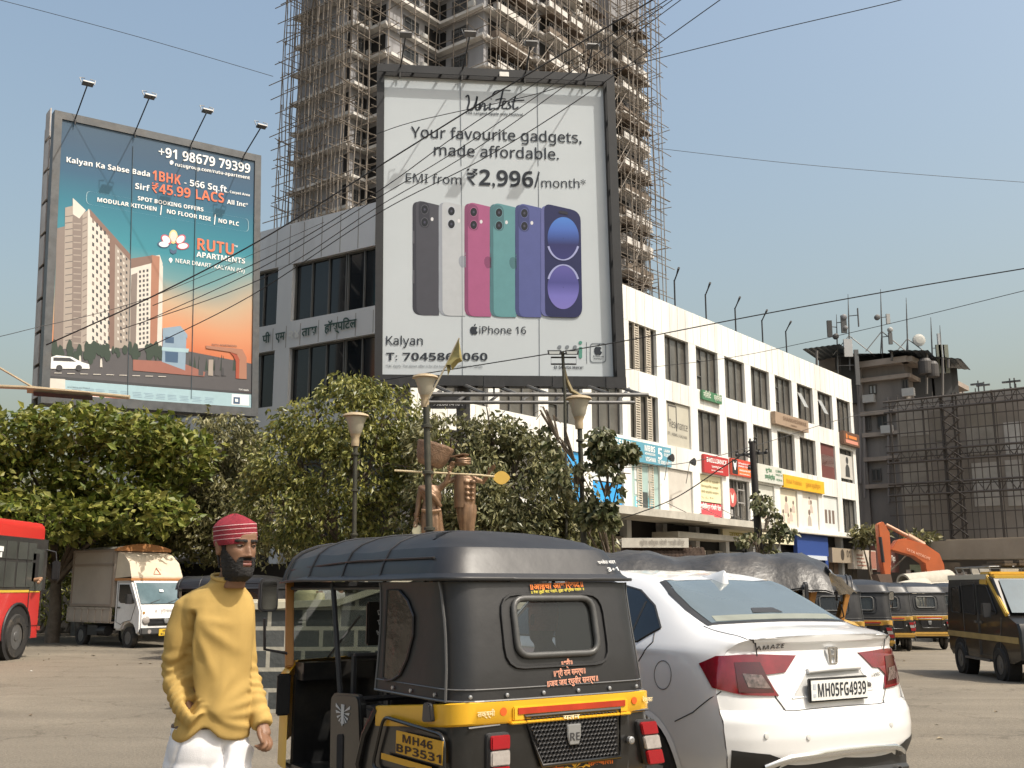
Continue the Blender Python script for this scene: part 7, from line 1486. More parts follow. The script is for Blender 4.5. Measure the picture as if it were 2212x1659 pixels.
# ---------------------------------------------------------------- the man in the mustard top
M_SKIN = mat('brown_skin', (.19, .10, .058), .5, var=.10, scale=22, bump=.08, bscale=220, spec=.4)
M_HAIR = mat('black_hair', (.012, .010, .009), .7, var=.5, scale=120, bump=.7, bscale=320)
def head_mesh(n=72, rows=84):
	"""head with face, chin at z 0, looking along -y"""
	T = [(-.045, .050, .030, .060), (-.01, .050, .040, .062), (.0, .046, .074, .058), (.012, .053, .092, .058), (.035, .061, .096, .066), (.062, .066, .093, .074), (.088, .070, .092, .082), (.115, .073, .090, .090), (.145, .0745, .088, .096), (.165, .0755, .093, .099), (.190, .075, .091, .098), (.215, .069, .080, .089), (.236, .055, .060, .068), (.248, .034, .036, .040), (.252, .004, .004, .005)]
	zs = np.concatenate([np.linspace(-.045, 0, 10)[:-1], np.linspace(0, .20, rows - 24), np.linspace(.204, .252, 14)])
	tz = [t[0] for t in T]; W = np.interp(zs, tz, [t[1] for t in T]); Ff = np.interp(zs, tz, [t[2] for t in T]); Bb = np.interp(zs, tz, [t[3] for t in T]); rings = []
	g = lambda v, s: math.exp(-(v / s) ** 2)
	for z, w_, f, b in zip(zs, W, Ff, Bb):
		ring = []
		for j in range(n):
			a = 2 * math.pi * j / n; s, c = math.sin(a), math.cos(a); e = .88
			x = w_ * math.copysign(abs(s) ** e, s); y = -(f if c > 0 else b) * math.copysign(abs(c) ** e, c)
			if c > 0:
				d = 0
				if .088 < z < .165:
					k = min(1, (z - .088) / .010) * min(1, max(0, (.165 - z) / .055)) ** .8; d += .028 * k * g(x, .0115 + .004 * (z < .105)); d += .007 * g(abs(x) - .014, .007) * g(z - .098, .008)
				d -= .0105 * g(abs(x) - .033, .016) * g(z - .143, .012); d += .0055 * g(abs(x) - .034, .026) * g(z - .163, .007); d += .004 * g(abs(x) - .045, .02) * g(z - .115, .016)
				d += .0065 * g(x, .022) * (g(z - .076, .0055) + 1.05 * g(z - .063, .006)) - .006 * g(x, .026) * g(z - .0695, .0028) - .004 * g(x, .02) * g(z - .050, .006); d += .006 * g(x, .022) * g(z - .022, .015)
				d += .0038 * g(abs(x) - .033, .012) * g(z - .143, .0055)
				y -= d * max(0, c) ** .5
			ring.append(Vector((x, y, z)))
		rings.append(ring)
	return rings, zs, n
def ears(m):
	for s in (1, -1):
		for k, (dx, dy, dz, rx, ry, rz) in enumerate(((.0, 0, 0, .011, .019, .031), (.004, .004, .016, .011, .016, .016), (.003, -.003, -.024, .009, .011, .012))): m.ball((s * (.081 + dx), .016 + dy, .132 + dz), (rx + .004, ry, rz), 12)
RINGS, ZS, NH = head_mesh()
def head_patch(cond, off, jitter=0.0, seed=1):
	"""part of the head's own surface, lifted by off"""
	m = MB(); idx = {}; rn = random.Random(seed)
	def vid(i, j):
		j %= NH
		if (i, j) not in idx:
			p = RINGS[i][j]; q = (RINGS[min(i + 1, len(RINGS) - 1)][j] - RINGS[max(i - 1, 0)][j]).cross(RINGS[i][(j + 1) % NH] - RINGS[i][j - 1]); q = -q.normalized() if q.length > 0 else Vector((0, 0, 1))
			if q.dot(Vector((p.x, p.y, 0))) < 0 and p.z < .24: q = -q
			idx[(i, j)] = len(m.v); m.v.append(p + q * (off * (1 + jitter * noise.noise(p * 160))))
		return idx[(i, j)]
	for i in range(len(RINGS) - 1):
		for j in range(NH):
			c = (RINGS[i][j] + RINGS[i + 1][(j + 1) % NH]) / 2
			if cond(c, 2 * math.pi * (j + .5) / NH): m.f.append((vid(i, j), vid(i, j + 1), vid(i + 1, j + 1), vid(i + 1, j))); m.m.append(0)
	return m
def shell(m, th):                                          # closes a patch into a thin skin with an edge
	ed = {}
	for f in m.f:
		for a, b in zip(f, f[1:] + f[:1]): ed[(a, b)] = 1
	n = len(m.v); cen = Vector((0, 0, .1)); m.v += [v + (Vector((0, 0.0, v.z)) - v).normalized() * th for v in m.v[:n]]
	for a, b in list(ed):
		if (b, a) not in ed: m.f.append((b, a, n + a, n + b)); m.m.append(0)
	return m
ROOT = Vector((-1.325, 4.70, 0)); zm = crop(580, 1900, .5909)
def mp(x, y, dy=0.0): return at(*zm(x, y), 4.70 + dy) - ROOT
YAW = R(46)                                                # face turned to the photo's right
HM = Matrix.Translation(mp(508, 452, .0) + Vector((0, .0, 0))) @ Matrix.Rotation(YAW, 4, 'Z') @ Matrix.Rotation(R(3), 4, 'X')
bodym = MB(); hm = MB(); hm.loft(RINGS, True, 0, True, True); ears(hm); hm.xf(HM); bodym.add(hm.v, hm.f)
sh_r = mp(215, 640, .02); sh_l = mp(545, 610, .10); nk = mp(468, 475, .038); ch = mp(430, 800, .06); pv = mp(360, 1480, .06)
el_r = mp(118, 1060, .05); wr_r = mp(262, 1372, -.055); el_l = mp(580, 1050, .15); wr_l = mp(690, 1385, .06)
kn_r, ft_r = Vector((-.145, .02, .47)), Vector((-.15, .08, .08)); kn_l, ft_l = Vector((.06, -.05, .47)), Vector((.10, -.12, .08)); hp_r = pv + Vector((-.09, 0, -.04)); hp_l = pv + Vector((.09, .02, -.04))
V = [pv, (pv + ch) / 2, ch, mp(440, 620, .06), nk, mp(492, 420, .02), sh_r, el_r, wr_r, mp(318, 1440, -.03), sh_l, el_l, wr_l, hp_r, kn_r, ft_r, hp_l, kn_l, ft_l, ft_r + Vector((.06, -.14, -.03)), ft_l + Vector((.06, -.14, -.03))]
E_ = [(0, 1), (1, 2), (2, 3), (3, 4), (4, 5), (3, 6), (6, 7), (7, 8), (8, 9), (3, 10), (10, 11), (11, 12), (0, 13), (13, 14), (14, 15), (0, 16), (16, 17), (17, 18), (15, 19), (18, 20)]
RR = [.10, .09, .10, .08, .05, .048, .045, .028, .017, .016, .05, .038, .028, .075, .05, .035, .075, .05, .035, .03, .03]
sk_ = skin(V, E_, RR, 1); bodym.mesh(sk_)
for L_, r_ in (((3, 6, 7, 8, 9), [.07, .042, .028, .016, .015]), ((3, 10, 11, 12), [.07, .046, .034, .027]), ((3, 4, 5), [.052, .049, .050]), ((0, 13, 14, 15, 19), [.085, .062, .045, .036, .03]), ((0, 16, 17, 18, 20), [.085, .062, .045, .036, .03]), ((0, 1, 2, 3), [.11, .10, .10, .08])): bodym.tube([V[q] for q in L_], r_, 12)
kn = [mp(722, 1465, .05), mp(712, 1470, .03), mp(697, 1470, .015), mp(680, 1462, .005)]
tips = [[mp(742, 1500, .05), mp(728, 1540, .035), mp(690, 1551, .02)], [mp(735, 1508, .02), mp(712, 1543, .005), mp(668, 1546, -.005)], [mp(715, 1508, -.002), mp(688, 1537, -.015), mp(648, 1534, -.015)], [mp(692, 1498, -.012), mp(664, 1522, -.022), mp(630, 1520, -.02)]]
palm = [wr_l.lerp(el_l, .1), mp(692, 1425, .045), mp(702, 1460, .025)]
hv = skin(palm, [(0, 1), (1, 2)], [(.026, .020), (.036, .020), (.036, .017)], 1); bodym.mesh(hv)
for k_, tp_ in zip(kn, tips): bodym.mesh(skin([palm[1].lerp(k_, .5), k_] + tp_, [(0, 1), (1, 2), (2, 3), (3, 4)], [.012, .0115, .0105, .0095, .0075], 1))
bodym.mesh(skin([mp(668, 1405, .02), mp(662, 1432, -.005), mp(672, 1470, -.025), mp(688, 1508, -.030)], [(0, 1), (1, 2), (2, 3)], [.015, .0135, .0115, .0085], 1))
bm2 = remesh(bodym, .0046, 2)
man = bm2.build('person', M_SKIN, None, smooth=80); man.location = ROOT; man.matrix_basis = Matrix.Translation(ROOT)
tag(man, 'bearded man in a mustard long sleeved top, white trousers and striped maroon cap', 'person')
def ang(a): a = a % (2 * math.pi); return a if a <= math.pi else 2 * math.pi - a       # 0 = face front
beard = lambda c, a: (ang(a) < 1.62 and c.z < .150 and c.z > -.012 and ((c.z < .050 + .075 * max(0, (ang(a) - .35)) / 1.0 + (.03 if ang(a) > 1.3 else 0) and not (abs(c.x) < .020 and .055 < c.z < .083)) or (.079 < c.z < .0935 and abs(c.x) < .034) or (abs(c.x) > .021 and abs(c.x) < .040 and c.z < .092)))
for cond, off, nm, sd in ((beard, .0045, 'beard', 1), (lambda c, a: .1585 + .004 * g0(abs(c.x) - .032) < c.z < .1695 and .011 < abs(c.x) < .055 and ang(a) < 1.3, .003, 'eyebrow', 2), (lambda c, a: ang(a) > 1.42 and .045 < c.z < .20 and not (ang(a) < 1.85 and c.z < .16), .006, 'hair', 3)):
	g0 = lambda v: math.exp(-(v / .015) ** 2)
	p = shell(head_patch(cond, off, .9, sd), off + .002); p.xf(HM); p.build(nm, M_HAIR, man, smooth=70)
p = head_patch(lambda c, a: abs(c.x) < .021 and .058 < c.z < .081 and c.y < 0, .0024); p.xf(HM); p.build('lips', mat('lips', (.20, .075, .06), .45, var=.1), man, smooth=80)
for s in (1, -1):
	m = MB(); m.ball((s * .033, -.0755, .1430), (.0125, .0105, .0048), 14); m.xf(HM); eo = m.build('eye', flat((.20, .17, .15), .3), man, smooth=80); m = MB(); m.ball((s * .033 + .002, -.0850, .1435), (.0052, .0028, .0052), 10); m.xf(HM); m.build('iris', flat((.01, .007, .005), .2), eo, smooth=80)  # eye whites darkened to stand for the shade of the squint
	m = MB(); m.tube([Vector((s * (.020 + .026 * t), -.0875 + .010 * (t - .3) ** 2 * 4, .1495 - .005 * (t * 2 - 1) ** 2)) for t in np.linspace(0, 1, 7)], .0028, 6); m.xf(HM); m.build('eyelid', M_SKIN, man, smooth=80)
CM = Matrix.Translation(mp(514, 226, .0)) @ Matrix.Rotation(R(-5), 4, 'Y') @ Matrix.Rotation(R(2), 4, 'X')
m = MB(); n = 48; prof = [(.0905, -.010, 0), (.0925, .0, 0), (.0935, .012, 0), (.0935, .0145, 1), (.0935, .0165, 0), (.0938, .033, 1), (.0938, .0355, 0), (.0935, .054, 1), (.0935, .0565, 0), (.093, .072, 1), (.093, .0745, 0), (.090, .079, 0), (.070, .097, 0), (.045, .112, 0), (.018, .122, 0), (.002, .125, 0)]
for (r0, h0_, c0), (r1, h1_, c1) in zip(prof, prof[1:]):
	m.loft([[Vector((r * .99 * math.cos(2 * math.pi * j / n), r * 1.10 * math.sin(2 * math.pi * j / n), h + .004 * math.sin(2 * math.pi * j / n * 3) * (h > .08))) for j in range(n)] for r, h in ((r0, h0_), (r1, h1_))], True, c0)
cb = m.xf(CM @ Matrix.Rotation(YAW, 4, 'Z')).build('cap', [mat('maroon_knit', (.24, .012, .026), .85, var=.2, scale=90, bump=.6, bscale=300), flat((.62, .42, .42), .8)], man, smooth=50, weld=.0003)
sm = MB()
def oval(c, rx, ry, yaw=R(24), n=28, p=2.3):
	out = []
	for j in range(n):
		a = 2 * math.pi * j / n; x = rx * math.copysign(abs(math.cos(a)) ** (2 / p), math.cos(a)); y = ry * math.copysign(abs(math.sin(a)) ** (2 / p), math.sin(a)); out.append(Vector(c) + Vector((x * math.cos(yaw) - y * math.sin(yaw), x * math.sin(yaw) + y * math.cos(yaw), 0)))
	return out
PXM = .5909 / 1.73598 / 487.7
rows_ = [(1466, 128, 588, .135), (1452, 120, 590, .138), (1400, 130, 592, .138), (1300, 165, 594, .135), (1200, 190, 598, .132), (1080, 205, 604, .13), (950, 205, 612, .128), (820, 200, 624, .128), (720, 185, 634, .125), (640, 165, 640, .118), (580, 190, 628, .105), (540, 235, 600, .092), (505, 310, 566, .080), (484, 350, 556, .076), (470, 358, 552, .076), (452, 366, 548, .073)]
tor = []
for y, xl, xr, d in rows_: tor.append(oval(mp((xl + xr) / 2, y, .06 if y > 520 else .048 if y > 500 else .038), (xr - xl) / 2 * PXM * 1.0, d))
sm.loft(tor, True, 0, True, True)
def sleeve(P, rr): sm.tube(P, rr, 16)
sleeve([mp(300, 590, .05), mp(215, 650, .03), mp(165, 800, .03), mp(138, 950, .035), mp(122, 1050, .04), mp(140, 1150, .01), mp(190, 1260, -.04), mp(262, 1372, -.07), mp(276, 1392, -.072)], [.060, .072, .070, .064, .058, .056, .053, .046, .043])
sleeve([mp(520, 580, .08), mp(556, 640, .10), mp(560, 800, .13), mp(572, 1000, .15), mp(592, 1100, .14), mp(630, 1220, .11), mp(668, 1340, .075), mp(684, 1388, .06)], [.055, .062, .058, .052, .048, .046, .044, .041])
sh = remesh(sm, .0085, 4)
GRV = [mp(x, y) for x, y in ((262, 690), (246, 790), (232, 900), (222, 1010), (226, 1110), (252, 1210), (292, 1290))]
def fold(v):
	d = 0
	for a, b, lo, hi, amp, fr in ((el_r, wr_r, -.12, 1.05, .0050, 150), (el_l, wr_l, -.3, 1.0, .0036, 140), (sh_r, el_r, .55, 1.1, .004, 110)):
		ab = b - a; t = (v - a).dot(ab) / ab.length_squared; r = (v - a - ab * t).length
		if lo < t < hi and r < .085: d += amp * math.sin(t * ab.length * fr + 6.5 * noise.noise(v * 9) + (v.x - a.x) * 30) * math.sin(math.pi * (t - lo) / (hi - lo)) ** .7
	q = v - mp(330, 1340, -.08)                            # drapes fanning out of the pocket hand
	for dx, dz, L, wd, am in ((1.0, .42, .26, .020, .013), (1.0, .05, .22, .018, .011), (.85, -.28, .22, .016, .010), (.5, 1.0, .22, .020, .009), (1.0, .85, .30, .022, .010)):
		dv = Vector((dx, 0, dz)).normalized(); t = q.x * dv.x + q.z * dv.z; s = -q.x * dv.z + q.z * dv.x
		if 0 < t < L: d += am * math.exp(-(s / wd) ** 2) * math.sin(math.pi * t / L)
	q = v - mp(262, 690, 0)                                # pulls from the armpit
	for dx, dz, L, wd, am in ((.45, -1, .30, .020, .011), (1, -.75, .28, .024, .010), (.1, -1, .22, .014, .009), (1, -.25, .2, .02, .006)):
		dv = Vector((dx, 0, dz)).normalized(); t = q.x * dv.x + q.z * dv.z; s = -q.x * dv.z + q.z * dv.x
		if 0 < t < L and v.y < .1: d += am * math.exp(-(s / wd) ** 2) * math.sin(math.pi * t / L)
	if v.y < .09:
		for a, b in zip(GRV, GRV[1:]):
			ab = Vector((b.x - a.x, 0, b.z - a.z)); q = Vector((v.x - a.x, 0, v.z - a.z)); t = min(1, max(0, q.dot(ab) / ab.length_squared)); d = min(d, d - .045 * math.exp(-((q - ab * t).length / .014) ** 2)) if (q - ab * t).length < .045 else d
	d += .012 * noise.noise(Vector((v.x * 7, v.y * 6, v.z * 3.2))) + .006 * noise.noise(Vector((v.x * 18, v.y * 14, v.z * 9)))
	return d
tm = MB(); tm.v = sh.v; tm.f = sh.f; tm.m = sh.m
me = bpy.data.meshes.new('k'); me.from_pydata([tuple(v) for v in tm.v], [], tm.f); me.update(); nr = [v.normal.copy() for v in me.vertices]
tm.v = [v + n_ * fold(v) for v, n_ in zip(tm.v, nr)]
hemz = mp(300, 1452)[2]; pk = mp(315, 1400, -.08)
for v in tm.v:
	if v.z < hemz + .16:
		k = math.exp(-((v.x - pk.x) / .055) ** 2) * max(0, min(1, (hemz + .16 - v.z) / .16));
		if v.y < .05: v.z += .055 * k
M_SHIRT = mat('mustard_cotton', (.41, .275, .088), .85, var=.05, scale=9, bump=.25, bscale=420, spec=.2)
shirt = tm.build('shirt', M_SHIRT, man, smooth=80)
m = MB(); c_ = mp(457, 457, .036); rg_ = oval(c_, .0635, .0725, R(24)); rg_ = [p + Vector((0, 0, -.016 * math.cos(math.atan2((p - c_).y, (p - c_).x) + math.pi / 2 - R(35)) + .004)) for p in rg_]; m.tube(rg_, .0085, 8, closed=True); m.build('collar', M_SHIRT, shirt, smooth=80)
pm = MB(); pm.loft([oval(mp(345, 1372, .06), .160, .112), oval(mp(345, 1440, .06), .165, .115), oval(mp(345, 1500, .06), .172, .125), oval(mp(342, 1580, .06), .172, .125), oval(pv + Vector((-.01, .0, -.14)), .155, .11)], True, 0, True, True)
for hp, kn_, ft, s in ((hp_r, kn_r, ft_r, -1), (hp_l, kn_l, ft_l, 1)): pm.tube([hp + Vector((0, 0, .02)), hp.lerp(kn_, .35), kn_, ft + Vector((0, 0, .04))], [.098, .092, .072, .060], 18)
tr = remesh(pm, .010, 3); me = bpy.data.meshes.new('k'); me.from_pydata([tuple(v) for v in tr.v], [], tr.f); me.update(); nr = [v.normal.copy() for v in me.vertices]
cr = pv + Vector((.02, 0, -.10))
def pf(v):
	d = .007 * noise.noise(Vector((v.x * 7, v.y * 7, v.z * 5)))
	q = v - mp(468, 1465); d -= .030 * math.exp(-((q.x + .22 * q.z * -1 * .35) / .010) ** 2) * (v.y < .02) * min(1, max(0, -q.z / .05)); q = v - mp(210, 1440); d -= .010 * math.exp(-((q.x * .9 - q.z * .28) / .006) ** 2) * (v.y < .06)
	for dx, dz, am in ((-1, -.5, .016), (-1, -1.1, .016), (1, -.6, .014), (-1, 0, .012), (1, -.1, .012), (-1, -2.2, .012)):
		dv = Vector((dx, 0, dz)).normalized(); q = v - cr; t = q.x * dv.x + q.z * dv.z; s = -q.x * dv.z + q.z * dv.x
		if 0 < t < .22: d += am * math.exp(-(s / .014) ** 2) * math.sin(math.pi * t / .22)
	return d
tr.v = [v + n_ * pf(v) for v, n_ in zip(tr.v, nr)]
trs = tr.build('trousers', mat('white_denim', (.66, .655, .67), .8, var=.03, scale=8, bump=.2, bscale=350), man, smooth=80)
m = MB(); m.tube(oval(mp(345, 1384, .06), .150, .104), .010, 8, closed=True); m.build('belt', flat((.10, .06, .035)), man, smooth=60)
for ft in (ft_r, ft_l):
	m = MB(); d = Vector((.5, -.85, 0)); m.loft([[ft + d * x + Vector((d.y * y, -d.x * y, z - .08)) for y, z in ((-w_, .0), (-w_, h * .6), (0, h), (w_, h * .6), (w_, 0))] for x, w_, h in ((-.09, .035, .07), (-.03, .042, .10), (.05, .046, .075), (.13, .042, .05), (.18, .025, .035))], True, 0, True, True); m.build('shoe', flat((.10, .08, .07)), man, smooth=60)
# ---------------------------------------------------------------- simple figures: people in and behind the vehicles, and the statues
def figure(root, J, cols, scale=1.0, cloth=True, nm='person', vox=.016):
	"""J: joints dict in local metres; returns one body mesh, clothing as children"""
	V = [J['pelvis'], J['chest'], J['neck'], J['head'], J['sr'], J['er'], J['hr'], J['sl'], J['el'], J['hl'], J['kr'], J['fr'], J['kl'], J['fl']]
	V = [Vector(v) for v in V]; E2 = [(0, 1), (1, 2), (2, 3), (1, 4), (4, 5), (5, 6), (1, 7), (7, 8), (8, 9), (0, 10), (10, 11), (0, 12), (12, 13)]
	b = MB(); b.mesh(skin(V, E2, [.10, .12, .055, .05, .06, .045, .03, .06, .045, .03, .075, .045, .075, .045], 1))
	hmx = Matrix.Translation(V[3] - Vector((0, 0, .03))) @ Matrix.Rotation(J.get('yaw', 0), 4, 'Z'); h = MB(); h.loft(RINGS[::3], True, 0, True, True); ears(h); h.xf(hmx); b.add(h.v, h.f)
	for hnd, el in ((V[6], V[5]), (V[9], V[8])):
		d = (hnd - el).normalized(); sd = d.cross(Vector((0, 1, .1))).normalized()
		b.mesh(skin([hnd, hnd + d * .09], [(0, 1)], [(.035, .018), (.038, .016)], 1))
		for q in range(4): b.tube([hnd + d * .07 + sd * (.026 - .017 * q), hnd + d * (.13 + .012 * (q in (1, 2))) + sd * (.03 - .019 * q), hnd + d * (.16 + .015 * (q in (1, 2))) + sd * (.03 - .019 * q) + Vector((0, -.02, 0))], [.011, .010, .007], 6)
		b.tube([hnd + d * .02 + sd * .03, hnd + d * .07 + sd * .06, hnd + d * .10 + sd * .065], [.013, .011, .008], 6)
	for L_ in ((1, 4, 5, 6), (1, 7, 8, 9)): b.tube([V[q] for q in L_], [.07, .058, .046, .032], 10)
	body = remesh(b, vox * .6, 1).build(nm, cols[0], None, smooth=80)
	return body, V, hmx
# ---------------------------------------------------------------- statues on the island
M_BRZ = mat('bronze_paint', (.21, .125, .072), .42, .35, var=.25, scale=5, bump=.15, bscale=30, dirt=.25)
zs_ = crop(1480, 1650, .21248); SY = 17.0
def sp(x, y, dy=0.0): return at(*zs_(x, y), SY + dy)
st1 = sp(1250, 2600); SR = Vector((sp(1250, 1000).x, SY, 1.80))
J = dict(pelvis=sp(1260, 1130), chest=sp(1240, 800), neck=sp(1215, 600), head=sp(1205, 545, -.02), sr=sp(1050, 680), er=sp(905, 760, -.05), hr=sp(985, 560, -.06), sl=sp(1420, 690), el=sp(1560, 740, .05), hl=sp(1665, 590, -.02), kr=sp(1185, 1560, -.05), fr=Vector((SR.x - .06, SY, 1.9)), kl=sp(1340, 1560, .05), fl=Vector((SR.x + .14, SY + .1, 1.9)), yaw=R(24))
body, V, hx = figure(None, J, [M_BRZ]); body.name = 'statue'; tag(body, 'bronze painted fisherman statue with an oar across his shoulders on the island', 'statue')
m = MB(); rows_ = [(640, 1060, 1430, .13), (760, 1045, 1440, .155), (900, 1065, 1435, .15), (1060, 1090, 1425, .14), (1180, 1090, 1420, .15)]
sc_ = zs_(1, 0)[0] - zs_(0, 0)[0]; k_ = SY / 2292 * sc_
tor = [oval(sp((a + b) / 2, y, .02), (b - a) / 2 * k_, d, R(10)) for y, a, b, d in rows_]; m.loft(tor, True, 0, True, True)
for i in range(3):                                          # carved chest and belly
	for s in (-1, 1): m.ball(sp(1330 + s * 45, 850 + i * 95, -.125 + .005 * i), (.038, .03, .032), 10)
for s in (-1, 1): m.ball(sp(1320 + s * 62, 740, -.12), (.055, .035, .04), 10)
r_ = remesh(m, .012, 2); r_.build('torso', M_BRZ, body, smooth=80)
m = MB(); a = [oval(sp(1190, y, .0), r * k_, .17, R(10)) for y, r in ((640, 120), (800, 140), (1000, 135), (1190, 140))]
m.loft([[p for p in o[8:22]] for o in a], False); m.loft([[p + (p - sp(1190, 900)).normalized() * .012 for p in o[8:22]] for o in a], False); m.build('vest', M_BRZ, body, smooth=60)
m = MB(); dh = [(1150, 1100, 1430, .16), (1250, 1095, 1440, .17), (1400, 1120, 1425, .165), (1550, 1150, 1410, .15), (1700, 1190, 1400, .12)]
rg_ = [oval(sp((a + b) / 2, y, .02), (b - a) / 2 * k_, d, R(10), 40) for y, a, b, d in dh]
for i, o in enumerate(rg_):
	for j, p in enumerate(o): p += (p - sum(o, Vector()) / len(o)).normalized() * (.016 * math.sin(j * 1.35 + i * 1.2))
m.loft(rg_, True, 0, True, True); m.build('dhoti', M_BRZ, body, smooth=70)
m = MB(); c = Vector(hx.translation) + Vector((0, 0, .185)); m.ball(c, (.105, .115, .07), 16)
for i in range(3): m.tube([c + Vector((.108 * math.cos(t), .118 * math.sin(t), -.03 + .03 * i + .012 * math.sin(t * 2 + i))) for t in np.linspace(0, 2 * math.pi, 20)[:-1]], .022, 8, closed=True)
m.prism([c + Vector((-.20, -.02, .07)), c + Vector((0, -.05, .11)), c + Vector((.10, -.04, .10)), c + Vector((0, .06, .05))], (0, 0, .02)); m.ball(c + Vector((.03, 0, .09)), (.03, .03, .05), 8); m.build('turban', M_BRZ, body, smooth=60)
t = thing('oar', 'wooden oar with a round yellow blade on the fisherman statue shoulders', 'oar', tuple(sp(1300, 600, -.1)))
m = MB(); m.tube([sp(0, 538, -.05), sp(500, 565, -.1), sp(1500, 620, -.08), sp(1760, 645, -.08)], .016, 8); m.build('shaft', flat((.55, .45, .28)), t, world=True)
m = MB(); P_ = [sp(1885 + 118 * math.cos(a) * (1.0 + .28 * abs(math.cos(a)) ** 6), 665 + 118 * math.sin(a), -.08) for a in np.linspace(0, 2 * math.pi, 29)[:-1]]; m.prism(P_, (0, .025, 0)); m.build('blade', flat((.62, .40, .08), .6), t, world=True)
J2 = dict(pelvis=sp(640, 1240), chest=sp(600, 950), neck=sp(600, 760), head=sp(600, 700, -.02), sr=sp(455, 880), er=sp(420, 1130), hr=sp(385, 1360, -.03), sl=sp(770, 880), el=sp(900, 760, -.05), hl=sp(965, 560, -.08), kr=sp(590, 1600), fr=Vector((sp(590, 1000).x, SY, 1.9)), kl=sp(720, 1600), fl=Vector((sp(720, 1000).x, SY, 1.9)), yaw=R(15))
b2, V2, hx2 = figure(None, J2, [M_BRZ]); b2.name = 'statue'; tag(b2, 'bronze painted fisherwoman statue carrying a basket on her head behind a lamp post', 'statue')
m = MB(); rows_ = [(800, 450, 760, .12), (920, 455, 830, .15), (1050, 500, 830, .145), (1180, 480, 800, .14), (1260, 470, 830, .16), (1400, 460, 850, .18), (1600, 455, 880, .19), (1750, 470, 880, .19)]
rg_ = [oval(sp((a + b) / 2, y, .02), (b - a) / 2 * k_, d, R(5), 36) for y, a, b, d in rows_]
for i, o in enumerate(rg_):
	for j, p in enumerate(o): p += (p - sum(o, Vector()) / len(o)).normalized() * (.012 * math.sin(j * 1.6 + i * .9) * (i > 3))
m.loft(rg_, True, 0, True, True); m.tube([sp(470, 1240, -.15), sp(640, 1260, -.17), sp(820, 1240, -.12)], .03, 8); m.tube([sp(430, 830, -.02), sp(560, 900, -.14), sp(700, 1000, -.15), sp(820, 1180, -.12)], [.03, .05, .05, .03], 8)
r_ = remesh(m, .013, 1); r_.build('sari', M_BRZ, b2, smooth=80)
for i in range(3): m = MB(); c = sp(395, 1300 + 35 * i); m.tube([c + Vector((.04 * math.cos(a), .04 * math.sin(a), 0)) for a in np.linspace(0, 2 * math.pi, 13)[:-1]], .012, 6, closed=True); m.build('bangle', M_BRZ, b2, smooth=60)
t = thing('fish_basket', 'brown woven basket on the head of the fisherwoman statue', 'basket', tuple(sp(680, 500)))
ax = (sp(1000, 260) - sp(400, 90)).normalized(); cc = sp(700, 180); up = ax.cross(Vector((0, 1, 0))).normalized(); up = up if up.z > 0 else -up; fwd = Vector((0, 1, 0)); m = MB(); rr = []
for i, (f, d) in enumerate(((.50, -.27), (.66, -.25), (.80, -.18), (.90, -.08), (.98, .05), (1.0, .07), (.97, .10), (.80, .11), (.02, .09))):
	rr.append([cc + ax * (f * .31 * math.cos(a)) + fwd * (f * .24 * math.sin(a)) + up * (d + .006 * math.sin(a * 14 + i * 3) * (i < 5)) for a in np.linspace(0, 2 * math.pi, 57)[:-1]])
m.loft(rr, True, 0, True, True); m.build('weave', mat('woven_bronze', (.22, .135, .085), .6, .15, var=.3, scale=12, bump=.8, bscale=45), t, world=True, smooth=45)
t = thing('cloth_bag', 'pale cream bag hanging from the fisherwoman statue hand', 'bag', tuple(sp(380, 1500))); m = MB(); m.prism([sp(x, y, -.06) for x, y in ((350, 1480), (370, 1440), (400, 1520), (440, 1490), (480, 1560), (470, 1680), (330, 1700), (300, 1600))], (0, .07, 0)); m.build('cloth', flat((.62, .58, .42)), t, world=True, bevel=.015)
M_STONE = mat('basalt_blocks', (.07, .075, .072), .9, var=.3, scale=5, bump=.5, bscale=14)
t_ = M_STONE.node_tree; N_ = t_.nodes; bk = N_.new('ShaderNodeTexBrick'); tc_ = N_.new('ShaderNodeTexCoord');
bk.inputs['Color1'].default_value = (.075, .08, .078, 1); bk.inputs['Color2'].default_value = (.045, .05, .05, 1); bk.inputs['Mortar'].default_value = (.36, .34, .28, 1); bk.inputs['Scale'].default_value = 1; bk.inputs['Mortar Size'].default_value = .025; bk.inputs['Brick Width'].default_value = .42; bk.inputs['Row Height'].default_value = .24
sx = N_.new('ShaderNodeSeparateXYZ'); cx = N_.new('ShaderNodeCombineXYZ'); ad_ = N_.new('ShaderNodeMath'); t_.links.new(tc_.outputs['Object'], sx.inputs[0]); t_.links.new(sx.outputs[0], ad_.inputs[0]); t_.links.new(sx.outputs[1], ad_.inputs[1]); t_.links.new(ad_.outputs[0], cx.inputs[0]); t_.links.new(sx.outputs[2], cx.inputs[1]); t_.links.new(cx.outputs[0], bk.inputs[0]); t_.links.new(bk.outputs[0], N_['Principled BSDF'].inputs['Base Color'])
M_CAP = mat('pale_coping', (.46, .43, .33), .8, var=.12, scale=3, dirt=.3)
ic = Vector((-1.25, 17.2, 0)); isl = thing('stone_planter', 'round basalt stone planter wall with pale coping around the statues', 'planter', tuple(ic))
m = MB(); n = 40; RO, RI = 3.3, 3.0
circ = lambda r, z: [Vector((r * math.cos(2 * math.pi * j / n), r * math.sin(2 * math.pi * j / n), z)) for j in range(n)]
m.loft([circ(RO + .05, -.3), circ(RO, 1.16)], True); m.loft([circ(RI, 1.16), circ(RI, .9)], True); m.build('wall', M_STONE, isl, smooth=40)
m = MB(); m.loft([circ(RO + .05, 1.16), circ(RO + .06, 1.24), circ(RI - .03, 1.24), circ(RI - .03, 1.16)], True); m.build('coping', M_CAP, isl, smooth=30)
